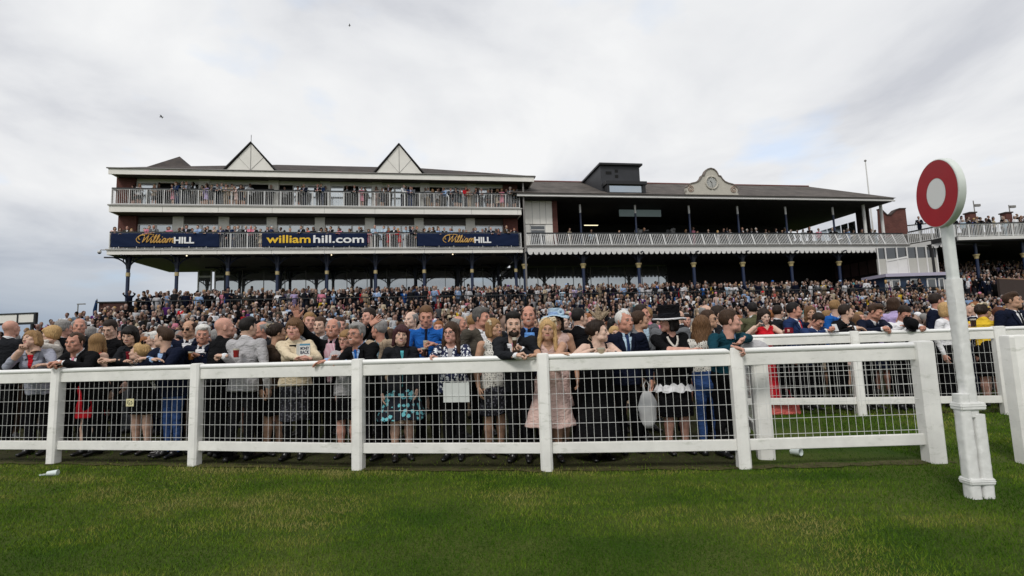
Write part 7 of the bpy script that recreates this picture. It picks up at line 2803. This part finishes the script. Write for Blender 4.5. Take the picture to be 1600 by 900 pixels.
REFS = [(18, "the dark suited bald man"), (50, "the cheek resting woman"), (117, "the clasped hands man"), (153, "the red dress back"), (203, "the laughing fringed woman"), (256, "the folded arms navy man"), (317, "the white haired man"), (352, "the shaven headed man"), (388, "the light grey suit"),
        (460, "the cream jacket woman"), (520, "the arms raised man"), (556, "the spectacled grey man"), (627, "the leather jacket woman"), (666, "the royal blue shirt"), (705, "the floral top woman"), (753, "the tweed suit man"), (802, "the bearded man"), (857, "the blush dress woman"),
        (906, "the black suited back"), (935, "the feather headpiece"), (976, "the older navy suit"), (1044, "the tall black hat"), (1096, "the lace top woman"), (1141, "the teal jumper"), (1196, "the red strap dress"), (1241, "the tall navy suit"), (1278, "the phone bent man"), (1322, "the second rail profile man"),
        (1368, "the second rail clasped man"), (1413, "the white shirt man"), (1470, "the winning post"), (1534, "the yellow top"), (1582, "the smiling edge man")]
used = set()
ORD = ["second", "third", "fourth", "fifth", "sixth", "seventh", "eighth"]
hero_xy = [(o.location.x, o.location.y) for o, _, _ in people]
mid = 0
row_x = []
prev = []
ROWS = [1.9, 2.7, 3.55, 4.45]
for ri, dy in enumerate(ROWS):
    x = -9.5 - ri * 0.8
    while x < 14.5 + ri * 0.7:
        x += wr.uniform(0.46, 0.76) * (1.0 + 0.05 * ri)
        base = fence_y(min(x, 4.1)) if x < 3.2 else float(np.interp(x, [3.2, 5.42, 7.38, 11.4], [8.3, 8.22, 7.86, 7.1])) - 0.35
        y = base + dy + wr.uniform(-0.22, 0.22)
        d_ = np.array([x, y, 1.6 - CAM_Z])
        z_ = d_ @ FWD
        px = 800 + FOC * (d_ @ RT) / z_
        if px < -30 or px > 1630 or any((x - a) ** 2 + (y - b) ** 2 < 0.36 ** 2 for a, b in hero_xy + prev):
            continue
        if mid >= 128:
            break
        ref = min(REFS, key=lambda r_: abs(r_[0] - px))
        for _ in range(60):
            sex = "f" if wr.random() < 0.42 else "m"
            g = pick(GAR if sex == "m" else GARF)
            hr = wr.choice(HM_ if sex == "m" else HF_)
            back = wr.random() < 0.22
            lab = "%s %s in %s%s, %s row behind %s" % (hr[2], "man" if sex == "m" else "woman", g[2], " facing away" if back else "", ORD[ri + 1], ref[1])
            if "blonde" in hr[2] and sex == "f":
                lab = lab.replace("blonde woman", "blonde")
            if lab not in used:
                break
        used.add(lab)
        if len(lab.split()) > 16:
            lab = lab.replace(" haired", "", 1) if "long" not in lab else lab.replace(" row behind", " behind", 1)
        yaw = R(180 + wr.uniform(-50, 50)) if back else R(wr.gauss(8, 34))
        extra((x, y), yaw, g, hr, sex, wr.choice(["down", "fold", "side", "hold", "aside"]), wr.gauss(1.76, 0.06) if sex == "m" else wr.gauss(1.65, 0.055), wr.choice(SK), lab, "racegoers standing behind the rails")
        prev.append((x, y))
        mid += 1
print("mid crowd", mid)


def stand_xy(s_, t_):
    return (B0[0] + math.cos(BA) * s_ - math.sin(BA) * t_, B0[1] + math.sin(BA) * s_ + math.cos(BA) * t_)


ONES = ["", "first", "second", "third", "fourth", "fifth", "sixth", "seventh", "eighth", "ninth", "tenth", "eleventh", "twelfth", "thirteenth", "fourteenth", "fifteenth", "sixteenth", "seventeenth", "eighteenth", "nineteenth"]


def ordw(n):
    if n < 20:
        return ONES[n]
    t = {2: "twenty", 3: "thirty", 4: "forty", 5: "fifty", 6: "sixty"}[n // 10]
    return {2: "twentieth", 3: "thirtieth", 4: "fortieth", 5: "fiftieth", 6: "sixtieth"}[n // 10] if n % 10 == 0 else t + " " + ONES[n % 10]


# upper balcony of the left stand: groups where the photograph shows them
UPPER = [205, 217, 238, 268, 276, 284, 292, 314, 322, 330, 339, 347, 353, 362, 369, 376, 380, 464, 471, 476, 497, 502, 554, 565, 597, 607, 629, 641, 645, 669, 676, 683, 695, 704, 712, 719, 727, 733, 745, 752, 763, 769, 778, 784, 791, 797, 803]
LO = [178, 187, 195, 202, 226, 233, 241, 264, 283, 292, 299, 311, 319, 326, 335, 345, 356, 364, 372, 383, 392, 399, 407, 417, 424, 452, 472, 480, 500, 509, 519, 531, 546, 561, 575, 585, 600, 607, 616, 624, 634, 643, 651, 661, 671, 679, 685, 694, 704, 718, 728, 744, 754, 766, 779, 790, 798, 804]
for nm, lst, zf, tt in (("upper", UPPER, 11.83, 0.30), ("lower", LO, 8.66, 0.38)):
    for i, px in enumerate(lst):
        d_ = ray(px, 300 if nm == "upper" else 355)
        nrm = np.array([-math.sin(BA), math.cos(BA), 0])
        pt = np.array([B0[0], B0[1], 0]) + nrm * tt
        k = ((pt - np.array([0, 0, CAM_Z])) @ nrm) / (d_ @ nrm)
        w_ = d_ * k
        back_ = wr.random() < 0.3
        off = nrm * (0.12 + wr.random() * 0.2 if back_ else wr.random() * 0.08)
        sex = "f" if wr.random() < 0.4 else "m"
        g = pick(GAR if sex == "m" else GARF)
        hr = wr.choice(HM_ if sex == "m" else HF_)
        lab = "%s %s in %s, %s from the %s balcony's turret end" % (hr[2], "man" if sex == "m" else "woman", g[2], ordw(i + 1), nm)
        if sex == "f":
            lab = lab.replace("blonde woman", "blonde")
        extra((w_[0] + off[0], w_[1] + off[1]), R(wr.gauss(12, 30)), g, hr, sex, "rail" if not back_ and wr.random() < 0.6 else wr.choice(["down", "fold", "hold"]), wr.gauss(1.76, 0.06) if sex == "m" else wr.gauss(1.65, 0.05), wr.choice(SK), lab,
              "people on the %s balcony of the cream grandstand" % nm, gz=zf)

# ------------------------------------------------------------------ the mass of the crowd: one object
def low_person(var):
    r_ = random.Random(100 + var)
    fem = var % 3 == 1
    F_ = Field((-0.48, -0.42, 0.0), (0.48, 0.30, 1.62), 0.062)
    w = 0.9 if fem else 1.0
    F_.cone((0, 0.02, 0.05), (0, 0.02, 0.80), 0.10, 0.15, 3, k=0.05)
    F_.cone((0, 0.01, 0.86), (0, 0.0, 1.26), 0.155 * w, 0.165 * w, 1, k=0.05, flat=((0, 1, 0), 0.75))
    F_.cone((-0.17 * w, 0, 1.40), (0.17 * w, 0, 1.40), 0.065, 0.065, 1, k=0.05)
    if var in (0, 3, 5):
        F_.cone((0, -0.105, 1.22), (0, -0.07, 1.42), 0.03, 0.05, 2, k=0.01)
    for s_ in (-1, 1):
        sh = (s_ * 0.20 * w, 0, 1.39)
        pose = r_.choice(["down", "fold", "hold"]) if var != 6 else "up"
        if pose == "down":
            el, hd = (s_ * 0.26, 0.03, 1.12), (s_ * 0.25, -0.06, 0.86)
        elif pose == "fold":
            el, hd = (s_ * 0.27, -0.03, 1.12), (-s_ * 0.02, -0.24, 1.14)
        elif pose == "hold":
            el, hd = (s_ * 0.27, 0.0, 1.12), (s_ * 0.12, -0.28, 1.26)
        else:
            el, hd = (s_ * 0.33, -0.05, 1.55), (s_ * 0.25, -0.1, 1.60)
        lab2 = 0 if fem and var % 2 else 1
        F_.cone(sh, el, 0.055, 0.048, 1, k=0.03)
        F_.cone(el, hd, 0.048, 0.040, lab2, k=0.02)
        F_.ell(hd, (0.055, 0.055, 0.055), 0, k=0.01)
    P1, F1, L1 = F_.mesh()
    G_ = Field((-0.2, -0.2, 1.36), (0.2, 0.22, 1.88), 0.036)
    G_.cone((0, 0.01, 1.40), (0, 0.0, 1.55), 0.055, 0.052, 0, k=0.02)
    G_.ell((0, 0.0, 1.63), (0.078, 0.095, 0.118), 0, k=0.02)
    G_.ell((0, -0.09, 1.61), (0.02, 0.025, 0.03), 0, k=0.02)
    if var == 4:
        G_.ell((0, 0.035, 1.655), (0.080, 0.078, 0.075), 4, k=0.01)      # short back and sides, thin on top
    else:
        G_.ell((0, 0.028, 1.675), (0.088, 0.098, 0.100), 4, k=0.01)
    if fem:
        G_.ell((0, 0.06, 1.58), (0.105, 0.062, 0.13), 4, k=0.02)
    if var == 7:
        G_.ell((0, 0.01, 1.74), (0.17, 0.17, 0.020), 5, k=0.01)
        G_.ell((0, 0.01, 1.78), (0.09, 0.09, 0.06), 5, k=0.01)
    P2, F2, L2 = G_.mesh()
    V = np.concatenate([P1, P2])
    F = np.concatenate([F1, F2 + len(P1)])
    L = np.concatenate([L1, L2])
    lv = np.zeros(len(V), dtype=int)
    for c in range(4):
        lv[F[:, c]] = L
    return V, F, lv


SKC = np.array([(0.50, 0.35, 0.28), (0.46, 0.29, 0.23), (0.40, 0.25, 0.19), (0.55, 0.40, 0.33), (0.42, 0.25, 0.20)])
TOPC = [("black", 46), ("navy", 26), ("charcoal", 26), ("grey", 5), ("white", 10), ("lightblue", 4), ("pink", 3), ("cream", 3), ("red", 1.6), ("beige", 3), ("blush", 3), ("turquoise", 0.7), ("coral", 0.8), ("blue", 0.8), ("tweed", 6), ("paleblue", 2.5), ("darkred", 2), ("lilac", 1.5), ("yellow", 0.6), ("lightgrey", 4), ("purple", 1)]
HRC = [("black", 6), ("darkbrown", 10), ("brown", 8), ("lightbrown", 3), ("blonde", 3), ("darkblonde", 2), ("grey", 6), ("white", 2.5), ("auburn", 1)]


def choice_w(lst, n):
    w = np.array([x[1] for x in lst], dtype=float)
    return rng.choice(len(lst), size=n, p=w / w.sum())


spots = []      # x, y, z, yaw, height factor, forced colour


def add_spot(x, y, z, force=None, spread=28):
    gap = math.sin(x * 0.9 + 1.3 * math.sin(y * 0.7)) + math.sin(y * 1.1 + x * 0.35)
    if not force and gap > 1.45 and rng.random() < 0.6:
        return
    x += rng.normal(0, 0.06)
    y += rng.normal(0, 0.08)
    spots.append((x, y, z, math.radians(rng.normal(8, spread)) if rng.random() > 0.05 else rng.random() * 6.28, rng.normal(0.98, 0.055), force))


# flat ground between the rows above and the terrace
y = 10.2
while y < 34:
    x = -(y * 1.06 + 1.5)
    while x < y * 1.06 + 2:
        x += rng.uniform(0.50, 0.82)
        yy = y + rng.uniform(-0.3, 0.3)
        # distance in front of the stands
        t_ = (yy - B0[1]) * math.cos(BA) - (x - B0[0]) * math.sin(BA)
        s_ = (x - B0[0]) * math.cos(BA) + (yy - B0[1]) * math.sin(BA)
        if t_ > -13.4 and s_ > -28.3 and s_ < 36.3:
            continue
        if x < -18 and yy > 24 and rng.random() < 0.4:
            continue
        if x > 0 and yy < 10.2 + 1.8 * min(1, x / 4):
            continue
        if x < -0.9 * yy and yy > 21.5 and yy < 26:      # keep the white board clear
            continue
        add_spot(x, yy, 0.0)
    y += 0.85
# lower terrace
for k in range(NR):
    t0 = -3.0 - 0.6 * (k + 1) + 0.3
    z1 = 2.80 - 0.16 * k
    s_ = -27.0 if k < 3 else -28.0
    while s_ < 35.5:
        s_ += rng.uniform(0.44, 0.72)
        if rng.random() < 0.07:
            continue
        x, y = stand_xy(s_, t0 + rng.uniform(-0.12, 0.12))
        add_spot(x, y, z1)
# upper terrace
for k in range(11):
    t0 = -3.0 + 0.8 * k + 0.35
    s_ = -26.6 if k < 6 else -23.5
    dens = 0.88 if k < 5 else 0.45
    while s_ < 34.5:
        s_ += rng.uniform(0.46, 0.78)
        if rng.random() > dens:
            continue
        x, y = stand_xy(s_, t0 + rng.uniform(-0.2, 0.2))
        add_spot(x, y, 3.55 + 0.10 * k)
# second rows on the balconies of the left stand
for zf, tt in ((11.83, 0.62), (8.66, 0.85)):
    s_ = -27.5
    while s_ < -0.6:
        s_ += rng.uniform(0.5, 1.7)
        x, y = stand_xy(s_, tt)
        spots.append((x, y, zf, math.radians(rng.normal(8, 28)), rng.normal(0.98, 0.05), None))
# balcony of the right stand
s_ = 1.6
while s_ < 34.6:
    s_ += rng.uniform(0.5, 1.25) if s_ > 14 else rng.uniform(0.8, 2.6)
    x, y = stand_xy(s_, 0.95 + rng.uniform(0, 0.35))
    add_spot(x, y, 8.72)
    if s_ > 15 and rng.random() < 0.6:
        x, y = stand_xy(s_ + 0.3, 2.2)
        add_spot(x, y, 9.02)
# roof deck and the terrace below it
cd, sd = math.cos(R(3)), math.sin(R(3))
for k in range(4):
    s_ = 0.4
    while s_ < 16:
        s_ += rng.uniform(0.4, 0.8)
        if rng.random() < 0.12 + 0.12 * k:
            continue
        t_ = 0.55 + 0.8 * k + (0.1 if k else 0)
        add_spot(36.3 + cd * s_ - sd * t_, 42.7 + sd * s_ + cd * t_, 8.86 + 0.25 * k, "hivis" if (k == 0 and 0.8 < s_ < 1.5) else None)
for k in range(14):
    s_ = 0.7
    while s_ < 15:
        s_ += rng.uniform(0.45, 0.7)
        if rng.random() < 0.10:
            continue
        t_ = -2.6 + 0.75 * k + 0.35
        add_spot(36.3 + cd * s_ - sd * t_, 42.7 + sd * s_ + cd * t_, 3.2 + 0.22 * k, "hivis" if (k == 0 and (s_ < 1.3 or 5.2 < s_ < 5.9)) else None)
n = len(spots)
print("crowd figures", n)
VAR = [low_person(i) for i in range(8)]
vsel = rng.choice(8, size=n, p=[0.17, 0.17, 0.15, 0.14, 0.12, 0.14, 0.02, 0.09])
tsel, hsel = choice_w(TOPC, n), choice_w(HRC, n)
topc = np.array([CL[x[0]] for x in TOPC])
hrc = np.array([HC[x[0]] for x in HRC])
Vs, Fs, Cs = [], [], []
vo = 0
for i, (x, y, z, yaw, hf, force) in enumerate(spots):
    V, F, lv = VAR[vsel[i]]
    c, s_ = math.cos(yaw), math.sin(yaw)
    W_ = np.empty_like(V)
    W_[:, 0] = (V[:, 0] * c - V[:, 1] * s_) * hf + x
    W_[:, 1] = (V[:, 0] * s_ + V[:, 1] * c) * hf + y
    W_[:, 2] = V[:, 2] * hf + z
    tc_ = np.array(CL["hivis"]) if force else topc[tsel[i]]
    pal = np.array([SKC[rng.integers(5)] * rng.uniform(0.38, 0.80), tc_ * rng.uniform(0.50, 0.95), (0.55, 0.55, 0.58), topc[tsel[i]] * 0.5 if rng.random() < 0.5 else (0.02, 0.02, 0.025), hrc[hsel[i]], topc[tsel[(i * 7) % n]]])
    Cs.append(pal[lv])
    Vs.append(W_)
    Fs.append(F + vo)
    vo += len(V)
V, F, C_ = np.concatenate(Vs), np.concatenate(Fs), np.concatenate(Cs)
Mc = mat("crowd_cloth", (0.2, 0.2, 0.2), rough=0.95, spec=0.06)
at_ = Mc.node_tree.nodes.new("ShaderNodeAttribute")
at_.attribute_name = "Col"
Mc.node_tree.links.new(at_.outputs["Color"], Mc.node_tree.nodes["Principled BSDF"].inputs["Base Color"])
me = mesh_np("crowd", V, F, [Mc])
ca = me.color_attributes.new("Col", "FLOAT_COLOR", "POINT")
ca.data.foreach_set("color", np.concatenate([np.clip(C_, 0, 1), np.ones((len(C_), 1))], 1).astype(np.float32).ravel())
o = bpy.data.objects.new("crowd", me)
col.objects.link(o)
tag(o, "dense crowd of racegoers packing the ground, terraces and far balconies", "crowd", kind="stuff")
